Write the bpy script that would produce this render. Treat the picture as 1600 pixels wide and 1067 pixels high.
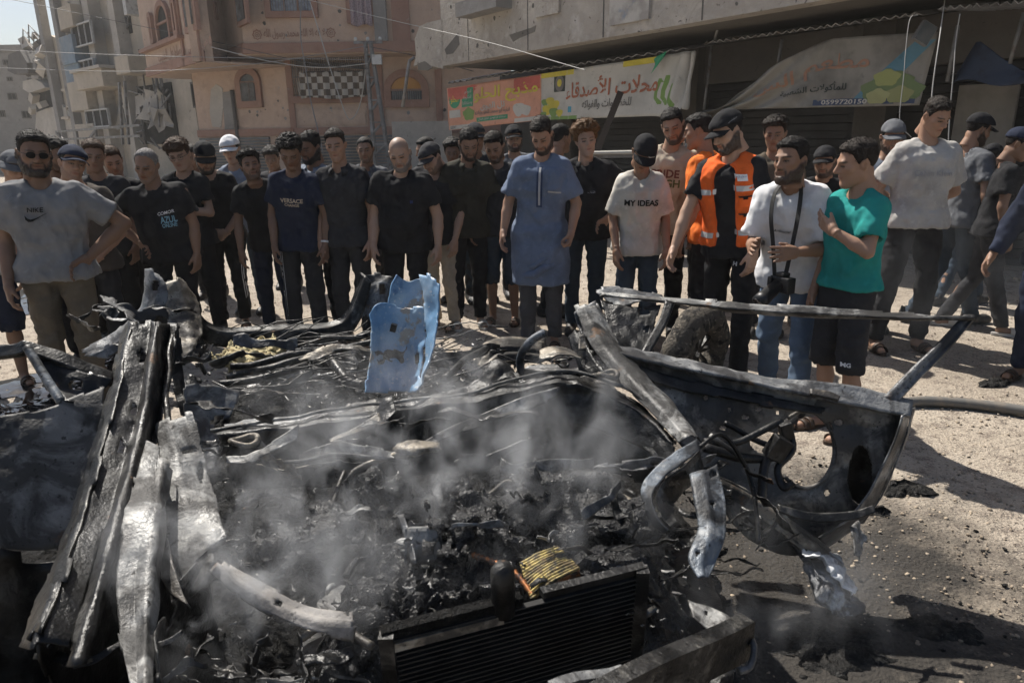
import bpy, bmesh, math, random
import numpy as np
from mathutils import Vector, Matrix, Quaternion
from mathutils.bvhtree import BVHTree
from math import sin, cos, pi, radians

for _o in list(bpy.data.objects):
    bpy.data.objects.remove(_o)
SC = bpy.context.scene
COL = SC.collection
rnd = random.Random(11)
nrs = np.random.RandomState(7)

# ------------------------------------------------------------------ camera
CAM_H, PITCH, ROLL, FPX = 1.68, radians(16.2), radians(0.9), 1090.0
_F = Vector((0, cos(PITCH), -sin(PITCH)))
_U0 = Vector((0, sin(PITCH), cos(PITCH)))
_R0 = Vector((1, 0, 0))
_R = _R0 * cos(ROLL) - _U0 * sin(ROLL)
_U = _U0 * cos(ROLL) + _R0 * sin(ROLL)
CAM = Vector((0, 0, CAM_H))
cam_data = bpy.data.cameras.new('camera')
cam_data.sensor_width = 36.0
cam_data.lens = FPX / 1600 * 36.0
cam_data.clip_start = 0.05
cam_data.clip_end = 2000
cam_data.dof.use_dof = True
cam_data.dof.focus_distance = 4.8
cam_data.dof.aperture_fstop = 7.0
cam = bpy.data.objects.new('camera', cam_data)
cam.matrix_world = Matrix(((_R.x, _U.x, -_F.x, 0), (_R.y, _U.y, -_F.y, 0), (_R.z, _U.z, -_F.z, CAM_H), (0, 0, 0, 1)))
COL.objects.link(cam)
SC.camera = cam

def ray(px, py):
    return _F * FPX + _R * (px - 800.0) - _U * (py - 533.5)
def at(px, py, Y):                    # the point of the place seen there at forward distance Y
    d = ray(px, py)
    return CAM + d * (Y / d.y)
def atz(px, py, z):                   # ... at height z
    d = ray(px, py)
    return CAM + d * ((z - CAM_H) / d.z)

# ------------------------------------------------------------------ sky, sun, exposure
SUN_EL = radians(53)
SUN_DIR = Vector((-0.60, 0.80, 0)).normalized() * cos(SUN_EL) + Vector((0, 0, sin(SUN_EL)))
world = bpy.data.worlds.new('World')
SC.world = world
world.use_nodes = True
_nt = world.node_tree
_sky = _nt.nodes.new('ShaderNodeTexSky')
_sky.sky_type = 'NISHITA'
_sky.sun_disc = False
_sky.sun_elevation = SUN_EL
_sky.sun_rotation = math.atan2(SUN_DIR.x, SUN_DIR.y)
_sky.air_density = 1.0
_sky.dust_density = 2.0
_sky.ozone_density = 1.0
_nt.links.new(_sky.outputs['Color'], _nt.nodes['Background'].inputs['Color'])
_nt.nodes['Background'].inputs['Strength'].default_value = 0.068
sun_data = bpy.data.lights.new('sun', 'SUN')
sun_data.energy = 5.0
sun_data.angle = radians(0.55)
sun_data.color = (1.0, 0.95, 0.87)
sun = bpy.data.objects.new('sun', sun_data)
sun.rotation_mode = 'QUATERNION'
sun.rotation_quaternion = SUN_DIR.to_track_quat('Z', 'Y')
sun.location = SUN_DIR * 60
COL.objects.link(sun)
SC.view_settings.view_transform = 'Standard'
SC.view_settings.look = 'None'
SC.view_settings.gamma = 1.0
SC.view_settings.use_curve_mapping = False
SC.view_settings.exposure = 0.6
SC.render.engine = 'CYCLES'
SC.cycles.use_denoising = True
SC.cycles.volume_step_rate = 3.0
SC.cycles.volume_max_steps = 48
SC.cycles.max_bounces = 4
SC.cycles.diffuse_bounces = 2
SC.cycles.glossy_bounces = 3
SC.cycles.use_adaptive_sampling = True
SC.cycles.adaptive_threshold = 0.03
SC.cycles.volume_bounces = 0
SC.cycles.transparent_max_bounces = 16

# ------------------------------------------------------------------ materials
MATS = {}
def _mix(nt, fac, a, b, blend='MIX'):
    n = nt.nodes.new('ShaderNodeMix'); n.data_type = 'RGBA'; n.blend_type = blend
    for sock, v in ((n.inputs[0], fac), (n.inputs[6], a), (n.inputs[7], b)):
        if hasattr(v, 'is_linked') or isinstance(v, bpy.types.NodeSocket):
            nt.links.new(v, sock)
        elif isinstance(v, (int, float)):
            sock.default_value = v
        else:
            sock.default_value = (v[0], v[1], v[2], 1)
    return n.outputs[2]
def _noise(nt, vec, scale, detail=4, rough=0.55, dist=0.0):
    n = nt.nodes.new('ShaderNodeTexNoise')
    n.inputs['Scale'].default_value = scale; n.inputs['Detail'].default_value = detail
    n.inputs['Roughness'].default_value = rough; n.inputs['Distortion'].default_value = dist
    nt.links.new(vec, n.inputs['Vector'])
    return n.outputs[0]
def _ramp(nt, fac, a, b, ca=(0, 0, 0), cb=(1, 1, 1)):
    n = nt.nodes.new('ShaderNodeValToRGB')
    n.color_ramp.elements[0].position = a; n.color_ramp.elements[1].position = b
    n.color_ramp.elements[0].color = (*ca, 1); n.color_ramp.elements[1].color = (*cb, 1)
    nt.links.new(fac, n.inputs[0])
    return n.outputs[0]
def _coords(nt, kind='Object', scale=None):
    n = nt.nodes.new('ShaderNodeTexCoord'); out = n.outputs[kind]
    if scale is not None:
        m = nt.nodes.new('ShaderNodeMapping'); m.inputs['Scale'].default_value = scale
        nt.links.new(out, m.inputs['Vector']); out = m.outputs[0]
    return out
def _bump(nt, height, strength, dist, prev=None):
    n = nt.nodes.new('ShaderNodeBump'); n.inputs['Strength'].default_value = strength
    n.inputs['Distance'].default_value = dist
    nt.links.new(height, n.inputs['Height'])
    if prev is not None: nt.links.new(prev, n.inputs['Normal'])
    return n.outputs[0]
def mat(name, layers, rough=0.8, metal=0.0, bumps=(), spec=0.5, rough_noise=None, coords='Object', stretch=None, attr=None, emit=None):
    """layers: [base colour, (colour, noise scale, lo, hi, detail), ...]; bumps: (scale, strength, distance[, detail])"""
    if name in MATS: return MATS[name]
    m = bpy.data.materials.new(name); m.use_nodes = True
    nt = m.node_tree; b = nt.nodes['Principled BSDF']
    vec = _coords(nt, coords, stretch)
    c = layers[0]
    if attr:
        a = nt.nodes.new('ShaderNodeAttribute'); a.attribute_name = attr; c = a.outputs['Color']
    for L in layers[1:]:
        f = _ramp(nt, _noise(nt, vec, L[1], min(L[4], 5) if len(L) > 4 else 4, 0.6, L[5] if len(L) > 5 else 0.0), L[2], L[3])
        c = _mix(nt, f, c, L[0])
    if isinstance(c, tuple): b.inputs['Base Color'].default_value = (*c, 1)
    else: nt.links.new(c, b.inputs['Base Color'])
    b.inputs['Roughness'].default_value = rough; b.inputs['Metallic'].default_value = metal
    b.inputs['Specular IOR Level'].default_value = spec
    if rough_noise:
        sc_, lo, hi = rough_noise
        r = nt.nodes.new('ShaderNodeMapRange'); r.inputs[1].default_value = 0.35; r.inputs[2].default_value = 0.65
        r.inputs[3].default_value = lo; r.inputs[4].default_value = hi
        nt.links.new(_noise(nt, vec, sc_, 4), r.inputs[0]); nt.links.new(r.outputs[0], b.inputs['Roughness'])
    prev = None
    for B in bumps:
        prev = _bump(nt, _noise(nt, vec, B[0], min(B[3], 4) if len(B) > 3 else 3, 0.6), B[1], B[2], prev)
    if prev is not None: nt.links.new(prev, b.inputs['Normal'])
    if emit:
        b.inputs['Emission Color'].default_value = (*emit[0], 1); b.inputs['Emission Strength'].default_value = emit[1]
    MATS[name] = m
    return m
def sh(c, k):
    return tuple(max(0.0, min(1.0, x * k)) for x in c)

# ------------------------------------------------------------------ objects
def tag(o, label=None, cat=None, group=None, kind=None):
    if label: o['label'] = label
    if cat: o['category'] = cat
    if group: o['group'] = group
    if kind: o['kind'] = kind
    return o
def empty(name, loc=(0, 0, 0), rz=0.0):
    o = bpy.data.objects.new(name, None); o.empty_display_size = 0.1
    o.location = loc; o.rotation_euler = (0, 0, rz); COL.objects.link(o)
    return o
def link(name, me, m=None, parent=None):
    o = bpy.data.objects.new(name, me); COL.objects.link(o)
    if m is not None:
        for q in (m if isinstance(m, (list, tuple)) else [m]): me.materials.append(q)
    if parent is not None: o.parent = parent
    return o
def npmesh(name, V, F, smooth=True, mi=None):
    """V (n,3) array, F list/array of quads or tris (or a list of such arrays)"""
    me = bpy.data.meshes.new(name)
    V = np.asarray(V, dtype=np.float32)
    Fs = F if isinstance(F, list) and len(F) and isinstance(F[0], np.ndarray) else [np.asarray(F, dtype=np.int32)]
    Fs = [f for f in Fs if len(f)]
    me.vertices.add(len(V)); me.vertices.foreach_set('co', V.ravel())
    nl = sum(f.size for f in Fs); nf = sum(len(f) for f in Fs)
    me.loops.add(nl); me.polygons.add(nf)
    me.loops.foreach_set('vertex_index', np.concatenate([f.ravel() for f in Fs]).astype(np.int32))
    tot = np.concatenate([np.full(len(f), f.shape[1], dtype=np.int32) for f in Fs])
    st = np.concatenate([[0], np.cumsum(tot)[:-1]]).astype(np.int32)
    me.polygons.foreach_set('loop_start', st)
    if smooth: me.polygons.foreach_set('use_smooth', np.ones(nf, dtype=bool))
    if mi is not None: me.polygons.foreach_set('material_index', np.asarray(mi, dtype=np.int32))
    me.update(); me.validate()
    return me
class MB:
    """collects boxes, bars, tubes and patches; build() links them as one mesh object"""
    def __init__(s): s.v = []; s.f = []; s.sm = []
    def add(s, V, F, smooth=False):
        n = len(s.v); s.v += [tuple(p) for p in V]; s.f += [tuple(i + n for i in q) for q in F]; s.sm += [smooth] * len(F)
        return s
    def box(s, lo, hi, mtx=None):
        x0, y0, z0 = lo; x1, y1, z1 = hi
        V = [Vector(p) for p in ((x0, y0, z0), (x1, y0, z0), (x1, y1, z0), (x0, y1, z0), (x0, y0, z1), (x1, y0, z1), (x1, y1, z1), (x0, y1, z1))]
        if mtx is not None: V = [mtx @ p for p in V]
        return s.add(V, [(0, 3, 2, 1), (4, 5, 6, 7), (0, 1, 5, 4), (1, 2, 6, 5), (2, 3, 7, 6), (3, 0, 4, 7)])
    def bar(s, a, b, w, t=None, up=(0, 0, 1)):
        a = Vector(a); b = Vector(b); t = w if t is None else t
        d = (b - a).normalized(); u = Vector(up)
        if abs(d.dot(u)) > 0.98: u = Vector((0, 1, 0))
        r = d.cross(u).normalized(); u = r.cross(d)
        V = [p + r * (i * w / 2) + u * (j * t / 2) for p in (a, b) for i, j in ((-1, -1), (1, -1), (1, 1), (-1, 1))]
        return s.add(V, [(0, 3, 2, 1), (4, 5, 6, 7), (0, 1, 5, 4), (1, 2, 6, 5), (2, 3, 7, 6), (3, 0, 4, 7)])
    def tube(s, pts, r, n=8, cap=True, flat=1.0):
        pts = [Vector(p) for p in pts]; m = len(pts)
        rs = r if isinstance(r, (list, tuple)) else [r] * m
        V = []; F = []
        up = Vector((0.13, 0.27, 0.95)).normalized()
        for i, p in enumerate(pts):
            d = (pts[min(i + 1, m - 1)] - pts[max(i - 1, 0)])
            d = d.normalized() if d.length > 1e-9 else Vector((0, 0, 1))
            if abs(d.dot(up)) > 0.97: up = Vector((0.9, 0.3, 0.1)).normalized()
            a = d.cross(up).normalized(); b = a.cross(d)
            up = b
            for k in range(n):
                t = 2 * pi * k / n
                V.append(p + a * cos(t) * rs[i] + b * sin(t) * rs[i] * flat)
        for i in range(m - 1):
            for k in range(n):
                F.append((i * n + k, i * n + (k + 1) % n, (i + 1) * n + (k + 1) % n, (i + 1) * n + k))
        if cap:
            F.append(tuple(range(n - 1, -1, -1))); F.append(tuple((m - 1) * n + k for k in range(n)))
        return s.add(V, F, True)
    def build(s, name, m, parent=None, bevel=0.0):
        me = bpy.data.meshes.new(name)
        me.from_pydata([tuple(p) for p in s.v], [], s.f)
        me.polygons.foreach_set('use_smooth', s.sm)
        me.update()
        o = link(name, me, m, parent)
        if bevel:
            b = o.modifiers.new('bevel', 'BEVEL'); b.width = bevel; b.segments = 2; b.limit_method = 'ANGLE'
        return o
def spline(pts, n):
    """Catmull-Rom through the points"""
    P = [Vector(p) for p in pts]; out = []
    Q = [P[0] * 2 - P[1]] + P + [P[-1] * 2 - P[-2]]
    m = len(P) - 1
    for k in range(n):
        t = k / (n - 1) * m; i = min(int(t), m - 1); u = t - i
        a, b, c, d = Q[i:i + 4]
        out.append(0.5 * ((2 * b) + (c - a) * u + (2 * a - 5 * b + 4 * c - d) * u * u + (3 * b - a - 3 * c + d) * u ** 3))
    return out

# ------------------------------------------------------------------ noise and implicit surfaces
def vnoise(P, freq, seed=0):
    """smooth value noise in -1..1 at the points P (n,3)"""
    Q = np.asarray(P, dtype=np.float64) * np.asarray(freq, dtype=np.float64) + seed * 17.31 + 100.0
    I = np.floor(Q).astype(np.int64); f = Q - I; f = f * f * (3 - 2 * f)
    def h(x, y, z):
        n = (x * 374761393 + y * 668265263 + z * 2147483647 + seed * 144665) & 0x7fffffff
        n = ((n ^ (n >> 13)) * 1274126177) & 0x7fffffff
        n = (n ^ (n >> 16)) & 0xffff
        return n / 32767.5 - 1.0
    r = 0
    for dx in (0, 1):
        for dy in (0, 1):
            for dz in (0, 1):
                w = (f[:, 0] if dx else 1 - f[:, 0]) * (f[:, 1] if dy else 1 - f[:, 1]) * (f[:, 2] if dz else 1 - f[:, 2])
                r = r + w * h(I[:, 0] + dx, I[:, 1] + dy, I[:, 2] + dz)
    return r
def fbm(P, freq, oct=4, seed=0):
    r = 0; a = 1.0; t = 0; fr = np.asarray(freq, dtype=np.float64)
    for o in range(oct):
        r = r + a * vnoise(P, fr, seed + o); t += a; a *= 0.5; fr = fr * 2.03
    return r / t

class Field:
    def __init__(s, lo, hi, res):
        s.lo = np.array(lo, dtype=np.float64); s.res = res
        s.n = np.maximum(4, np.ceil((np.array(hi) - s.lo) / res).astype(int) + 1)
        s.v = np.full(tuple(s.n), 0.3, dtype=np.float32)
    def _block(s, lo, hi):
        a = np.clip(np.floor((np.array(lo) - s.lo) / s.res).astype(int), 0, s.n - 1)
        b = np.clip(np.ceil((np.array(hi) - s.lo) / s.res).astype(int) + 1, 1, s.n)
        if np.any(b - a < 1): return None
        ax = [np.arange(a[i], b[i]) * s.res + s.lo[i] for i in range(3)]
        X, Y, Z = np.meshgrid(*ax, indexing='ij')
        return (slice(a[0], b[0]), slice(a[1], b[1]), slice(a[2], b[2])), X, Y, Z
    def _apply(s, sl, d, k, op):
        v = s.v[sl]
        if op == 'add':
            if k > 0:
                h = np.clip(0.5 + 0.5 * (v - d) / k, 0, 1); s.v[sl] = v * (1 - h) + d * h - k * h * (1 - h)
            else: s.v[sl] = np.minimum(v, d)
        else:
            e = -d
            if k > 0:
                h = np.clip(0.5 - 0.5 * (v - e) / k, 0, 1); s.v[sl] = v * (1 - h) + e * h + k * h * (1 - h)
            else: s.v[sl] = np.maximum(v, e)
    def cone(s, a, b, ra, rb, k=0.02, op='add', cut_a=None, cut_b=None, sq=None):
        """round cone a-b; cut_a/cut_b: flat ends; sq: y scale of the cross-section (<1 = thinner front to back)"""
        a = np.array(a, dtype=np.float64); b = np.array(b, dtype=np.float64)
        m = max(ra, rb) + k + 2.5 * s.res
        r = s._block(np.minimum(a, b) - m, np.maximum(a, b) + m)
        if r is None: return
        sl, X, Y, Z = r
        ab = b - a; L2 = max(float(ab @ ab), 1e-12)
        dx, dy, dz = X - a[0], Y - a[1], Z - a[2]
        tt = (dx * ab[0] + dy * ab[1] + dz * ab[2]) / L2
        t = np.clip(tt, 0, 1)
        qx, qy, qz = dx - t * ab[0], dy - t * ab[1], dz - t * ab[2]
        if sq: qy = qy / sq
        d = np.sqrt(qx * qx + qy * qy + qz * qz) - (ra + (rb - ra) * t)
        if sq: d = d * (0.5 + 0.5 * sq)
        L = math.sqrt(L2)
        if cut_b is not None: d = np.maximum(d, (tt - cut_b) * L)
        if cut_a is not None: d = np.maximum(d, (cut_a - tt) * L)
        s._apply(sl, d, k, op)
    def ell(s, c, r, k=0.02, op='add', rot=None):
        c = np.array(c, dtype=np.float64); r = np.array(r, dtype=np.float64)
        m = r.max() + k + 2.5 * s.res
        q = s._block(c - m, c + m)
        if q is None: return
        sl, X, Y, Z = q
        x, y, z = X - c[0], Y - c[1], Z - c[2]
        if rot is not None:
            R = np.array(rot); x, y, z = (R[0][0] * x + R[1][0] * y + R[2][0] * z, R[0][1] * x + R[1][1] * y + R[2][1] * z, R[0][2] * x + R[1][2] * y + R[2][2] * z)
        k0 = np.sqrt((x / r[0]) ** 2 + (y / r[1]) ** 2 + (z / r[2]) ** 2)
        k1 = np.sqrt((x / r[0] ** 2) ** 2 + (y / r[1] ** 2) ** 2 + (z / r[2] ** 2) ** 2) + 1e-9
        s._apply(sl, np.where(k0 < 1e-6, -r.min(), k0 * (k0 - 1) / k1), k, op)
    def plane(s, n, c, k=0.0):
        """keep the side where n.(p-c) < 0"""
        n = np.array(n, dtype=np.float64); n = n / np.linalg.norm(n)
        ax = [np.arange(s.n[i]) * s.res + s.lo[i] - c[i] for i in range(3)]
        d = n[0] * ax[0][:, None, None] + n[1] * ax[1][None, :, None] + n[2] * ax[2][None, None, :]
        s.v = np.maximum(s.v, d.astype(np.float32))
    def points(s):
        ax = [np.arange(s.n[i]) * s.res + s.lo[i] for i in range(3)]
        X, Y, Z = np.meshgrid(*ax, indexing='ij')
        return np.stack([X.ravel(), Y.ravel(), Z.ravel()], 1)
    def mesh(s):
        v = s.v
        v[0], v[-1] = np.maximum(v[0], .01), np.maximum(v[-1], .01)
        v[:, 0], v[:, -1] = np.maximum(v[:, 0], .01), np.maximum(v[:, -1], .01)
        v[:, :, 0], v[:, :, -1] = np.maximum(v[:, :, 0], .01), np.maximum(v[:, :, -1], .01)
        S = v < 0
        c = np.zeros(tuple(np.array(v.shape) - 1), dtype=np.int8)
        for i in (0, 1):
            for j in (0, 1):
                for k in (0, 1):
                    c += S[i:i + c.shape[0], j:j + c.shape[1], k:k + c.shape[2]]
        act = np.argwhere((c > 0) & (c < 8))
        idx = np.full(c.shape, -1, dtype=np.int32); idx[act[:, 0], act[:, 1], act[:, 2]] = np.arange(len(act))
        C = {}
        for i in (0, 1):
            for j in (0, 1):
                for k in (0, 1):
                    C[(i, j, k)] = v[act[:, 0] + i, act[:, 1] + j, act[:, 2] + k].astype(np.float64)
        acc = np.zeros((len(act), 3)); cnt = np.zeros(len(act))
        for p in C:
            for ax in range(3):
                if p[ax] == 0:
                    q = list(p); q[ax] = 1; q = tuple(q)
                    a, b = C[p], C[q]; on = (a < 0) != (b < 0)
                    t = np.where(on, a / np.where(on, a - b, 1), 0)
                    e = np.zeros((len(act), 3)); e += np.array(p); e[:, ax] += t
                    acc += e * on[:, None]; cnt += on
        V = (act + acc / np.maximum(cnt, 1)[:, None]) * s.res + s.lo
        F = []
        for ax in range(3):
            sl0 = [slice(None)] * 3; sl1 = [slice(None)] * 3
            sl0[ax] = slice(0, -1); sl1[ax] = slice(1, None)
            A, B = S[tuple(sl0)], S[tuple(sl1)]
            E = np.argwhere(A != B)
            if not len(E): continue
            o1, o2 = (ax + 1) % 3, (ax + 2) % 3
            ok = (E[:, o1] > 0) & (E[:, o2] > 0) & (E[:, o1] < c.shape[o1]) & (E[:, o2] < c.shape[o2])
            E = E[ok]
            fl = A[E[:, 0], E[:, 1], E[:, 2]]
            def g(d1, d2):
                q = E.copy(); q[:, o1] -= d1; q[:, o2] -= d2
                return idx[q[:, 0], q[:, 1], q[:, 2]]
            Q = np.stack([g(1, 1), g(0, 1), g(0, 0), g(1, 0)], 1)
            Q[~fl] = Q[~fl][:, ::-1]
            F.append(Q[(Q >= 0).all(1)])
        return V, np.concatenate(F).astype(np.int32)

def vnormals(V, F):
    n = np.zeros_like(V)
    a, b, c = V[F[:, 0]], V[F[:, 1]], V[F[:, 2]]
    fn = np.cross(b - a, c - a)
    for i in range(F.shape[1]): np.add.at(n, F[:, i], fn)
    return n / (np.linalg.norm(n, axis=1, keepdims=True) + 1e-12)
def euler_mat(rx, ry, rz):
    return np.array((Matrix.Rotation(rz, 3, 'Z') @ Matrix.Rotation(ry, 3, 'Y') @ Matrix.Rotation(rx, 3, 'X')))
# ------------------------------------------------------------------ people: shared heads, hair, hands, shoes
def make_head(res, wide=1.0):
    f = Field((-.11, -.14, -.16), (.11, .13, .14), res)
    f.ell((0, .012, .035), (.075, .095, .085), 0)
    f.ell((0, -.03, -.03), (.061, .066, .088), .03)
    for s in (-1, 1):
        f.cone((s * .046, 0, -.05), (s * .018, -.066, -.096), .022, .02, .03)
        f.ell((s * .043, -.056, -.012), (.024, .022, .02), .02)
    f.ell((0, -.076, -.1), (.024, .018, .018), .025)
    f.cone((-.034, -.08, .027), (.034, -.08, .027), .011, .011, .018)
    for s in (-1, 1):
        f.ell((s * .031, -.1, .006), (.019, .02, .0125), .012, 'cut')
        f.ell((s * .031, -.074, .006), (.0145, .0145, .0135), .004)
    f.cone((0, -.086, .024), (0, -.112, -.02), .0075, .012, .012)
    for s in (-1, 1): f.ell((s * .012, -.099, -.025), (.009, .011, .008), .008)
    f.cone((-.018, -.09, -.051), (.018, -.09, -.051), .0065, .0065, .008)
    f.cone((-.015, -.089, -.063), (.015, -.089, -.063), .0075, .0075, .006)
    f.cone((-.022, -.0985, -.057), (.022, -.0985, -.057), .002, .002, .004, 'cut')
    for s in (-1, 1):
        f.ell((s * .079, .012, -.004), (.009, .019, .032), .006, rot=euler_mat(0, s * .25, s * -.35))
        f.ell((s * .088, .006, -.002), (.008, .01, .018), .006, 'cut')
    f.cone((0, .02, -.06), (0, .04, -.17), .055, .056, .03)
    return f.mesh()
HEADS = {'fine': make_head(.0052), 'mid': make_head(.0068), 'far': make_head(.0095)}
def hairline(x, y):
    l = np.interp(y, [-.1, -.075, -.045, -.03, -.012, .0, .03, .06, .1], [.082, .08, .066, .034, -.008, .004, .024, -.04, -.06])
    return l - .014 * (np.abs(x) < .03) * (y < -.05) * 0
def make_hair(style, res):
    top, side, nf, na, quiff = {'short': (.015, .006, 60, .005, .006), 'curly': (.03, .01, 40, .014, .012), 'fade': (.017, .003, 60, .005, .011), 'mop': (.048, .022, 30, .024, .016),
                                'buzz': (.007, .005, 90, .002, 0), 'medium': (.03, .016, 34, .012, .016), 'recede': (.009, .008, 70, .003, 0)}[style]
    f = Field((-.13, -.16, -.09), (.13, .15, .19), res)
    P = f.points(); x, y, z = P[:, 0], P[:, 1], P[:, 2]
    def e(c, r):
        k0 = np.sqrt(((x - c[0]) / r[0]) ** 2 + ((y - c[1]) / r[1]) ** 2 + ((z - c[2]) / r[2]) ** 2)
        k1 = np.sqrt(((x - c[0]) / r[0] ** 2) ** 2 + ((y - c[1]) / r[1] ** 2) ** 2 + ((z - c[2]) / r[2] ** 2) ** 2) + 1e-9
        return k0 * (k0 - 1) / k1
    d = np.minimum(e((0, .012, .035), (.075, .095, .085)), e((0, -.03, -.03), (.061, .066, .088)) + .004)
    hl = hairline(x, y)
    if style == 'recede': hl = hl + .03 * (y < -.02)
    if style == 'medium': hl = hl - .028 * (y < -.05)
    jag = vnoise(P, (95, 95, 40), 9) * .007 + vnoise(P, (45, 45, 25), 11) * .006
    m = np.clip((z - hl + jag) / np.where(y < -.03, .03, .02), 0, 1)
    up = np.clip((z - .045) / .05, 0, 1); up = up * up * (3 - 2 * up)
    t = side + (top - side) * up + quiff * up * np.clip((-.02 - y) / .06, 0, 1)
    r1 = 1 - 2 * np.abs(vnoise(P + .012 * np.stack([vnoise(P, (30, 30, 30), 21), vnoise(P, (30, 30, 30), 22), vnoise(P, (30, 30, 30), 23)], 1), (nf, nf, nf * .7), 3))
    nz = r1 * .6 + vnoise(P, (nf * 2.3, nf * 2.3, nf * 1.5), 5) * .5
    d = d - (t * np.sqrt(m) + nz * na * (.35 + .65 * up) * np.minimum(1, m * 1.5)) + (m <= 0) * .02 + (m < .15) * .003
    f.v = d.reshape(tuple(f.n)).astype(np.float32)
    return f.mesh()
HAIR = {}
def hair(style, fine):
    k = (style, fine)
    if k not in HAIR: HAIR[k] = make_hair(style, {'fine': .0058, 'mid': .0074, 'far': .011}[fine])
    return HAIR[k]
def make_hand(curl, spread, res=.0055):
    f = Field((-.04, -.08, -.06), (.22, .1, .1), res)
    f.cone((-.03, 0, 0), (.02, 0, 0), .024, .023, 0, sq=1.15)
    ys = (.031, .011, -.01, -.03); L = (.074, .083, .076, .059)
    for i in range(4):
        kn = np.array((.094 - .004 * abs(i - 1), ys[i], .0))
        f.cone((.012, ys[i] * .55, 0), kn, .019, .0125, .014)
        p = kn; a = 0.0
        for j, (c, fr) in enumerate(zip(curl, (.45, .31, .24))):
            a += radians(c * (1 + .12 * (i - 1)))
            q = p + L[i] * fr * np.array((cos(a), spread * (1.5 - i) * .22 * cos(a), sin(a)))
            f.cone(p, q, .0098 - .0011 * j, .0092 - .0012 * j, .004)
            p = q
    f.cone((.012, .016, .006), (.05, .046, .016), .017, .0125, .012)
    f.cone((.05, .046, .016), (.082, .056, .026 + curl[0] * .0003), .0112, .0085, .004)
    return f.mesh()
HANDS = {'relaxed': make_hand((22, 28, 18), .25), 'fist': make_hand((55, 75, 45), .05), 'flat': make_hand((8, 12, 8), .45)}
HANDS_FAR = make_hand((22, 28, 18), .25, .0085)
def make_shoe():
    f = Field((-.08, -.24, -.03), (.08, .12, .16), .012)
    f.cone((0, .05, .03), (0, -.13, .03), .042, .045, 0)
    f.cone((0, .05, .07), (0, -.03, .06), .045, .04, .03)
    f.cone((0, .05, .08), (0, .05, .12), .043, .045, .02)
    f.cone((0, -.13, .03), (0, -.17, .025), .043, .036, .02)
    f.plane((0, 0, -1), (0, 0, 0.002))
    f.cone((0, .055, .1), (0, .055, .2), .036, .04, 0, 'cut')
    return f.mesh()
SHOE = make_shoe()

SKIN = mat('skin', [(.4, .24, .16)], rough=.55, spec=.4, attr='Col', bumps=[(140, .15, .002), (35, .12, .004)])
def cloth(name, c, wear=.5):
    d = sh(c, .72); l = tuple(min(1, x * 1.25 + .012 * wear) for x in c)
    return mat('cloth_' + name, [c, (d, 5, .45, .75), (l, 23, .55, .8), (l, 2.2, .5, .75)], rough=.92, spec=.2, bumps=[(12, .35, .05, 1), (420, .12, .001, 2)])
def hairmat(name, c):
    return mat('hair_' + name, [c, (sh(c, 2.0), 60, .5, .75)], rough=.7, spec=.2, bumps=[(240, .5, .006, 3), (70, .4, .01)])
HB = hairmat('black', (.014, .012, .011)); HBR = hairmat('brown', (.055, .032, .02)); HGO = hairmat('golden', (.11, .06, .028)); HG = hairmat('grey', (.16, .15, .145)); HDK = hairmat('dark', (.022, .017, .014))
LEATHER = mat('sandal_leather', [(.06, .035, .022), (.03, .018, .012), ] if False else [(.06, .035, .022), ((.03, .018, .012), 30, .4, .7)], rough=.6, bumps=[(80, .3, .004)])
SHOEM = mat('shoe_black', [(.015, .015, .016), ((.12, .1, .08), 14, .5, .8)], rough=.6, bumps=[(60, .3, .004)])
SLIDEM = mat('slide_grey', [(.45, .44, .42), ((.25, .22, .19), 12, .5, .75)], rough=.7)

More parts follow.
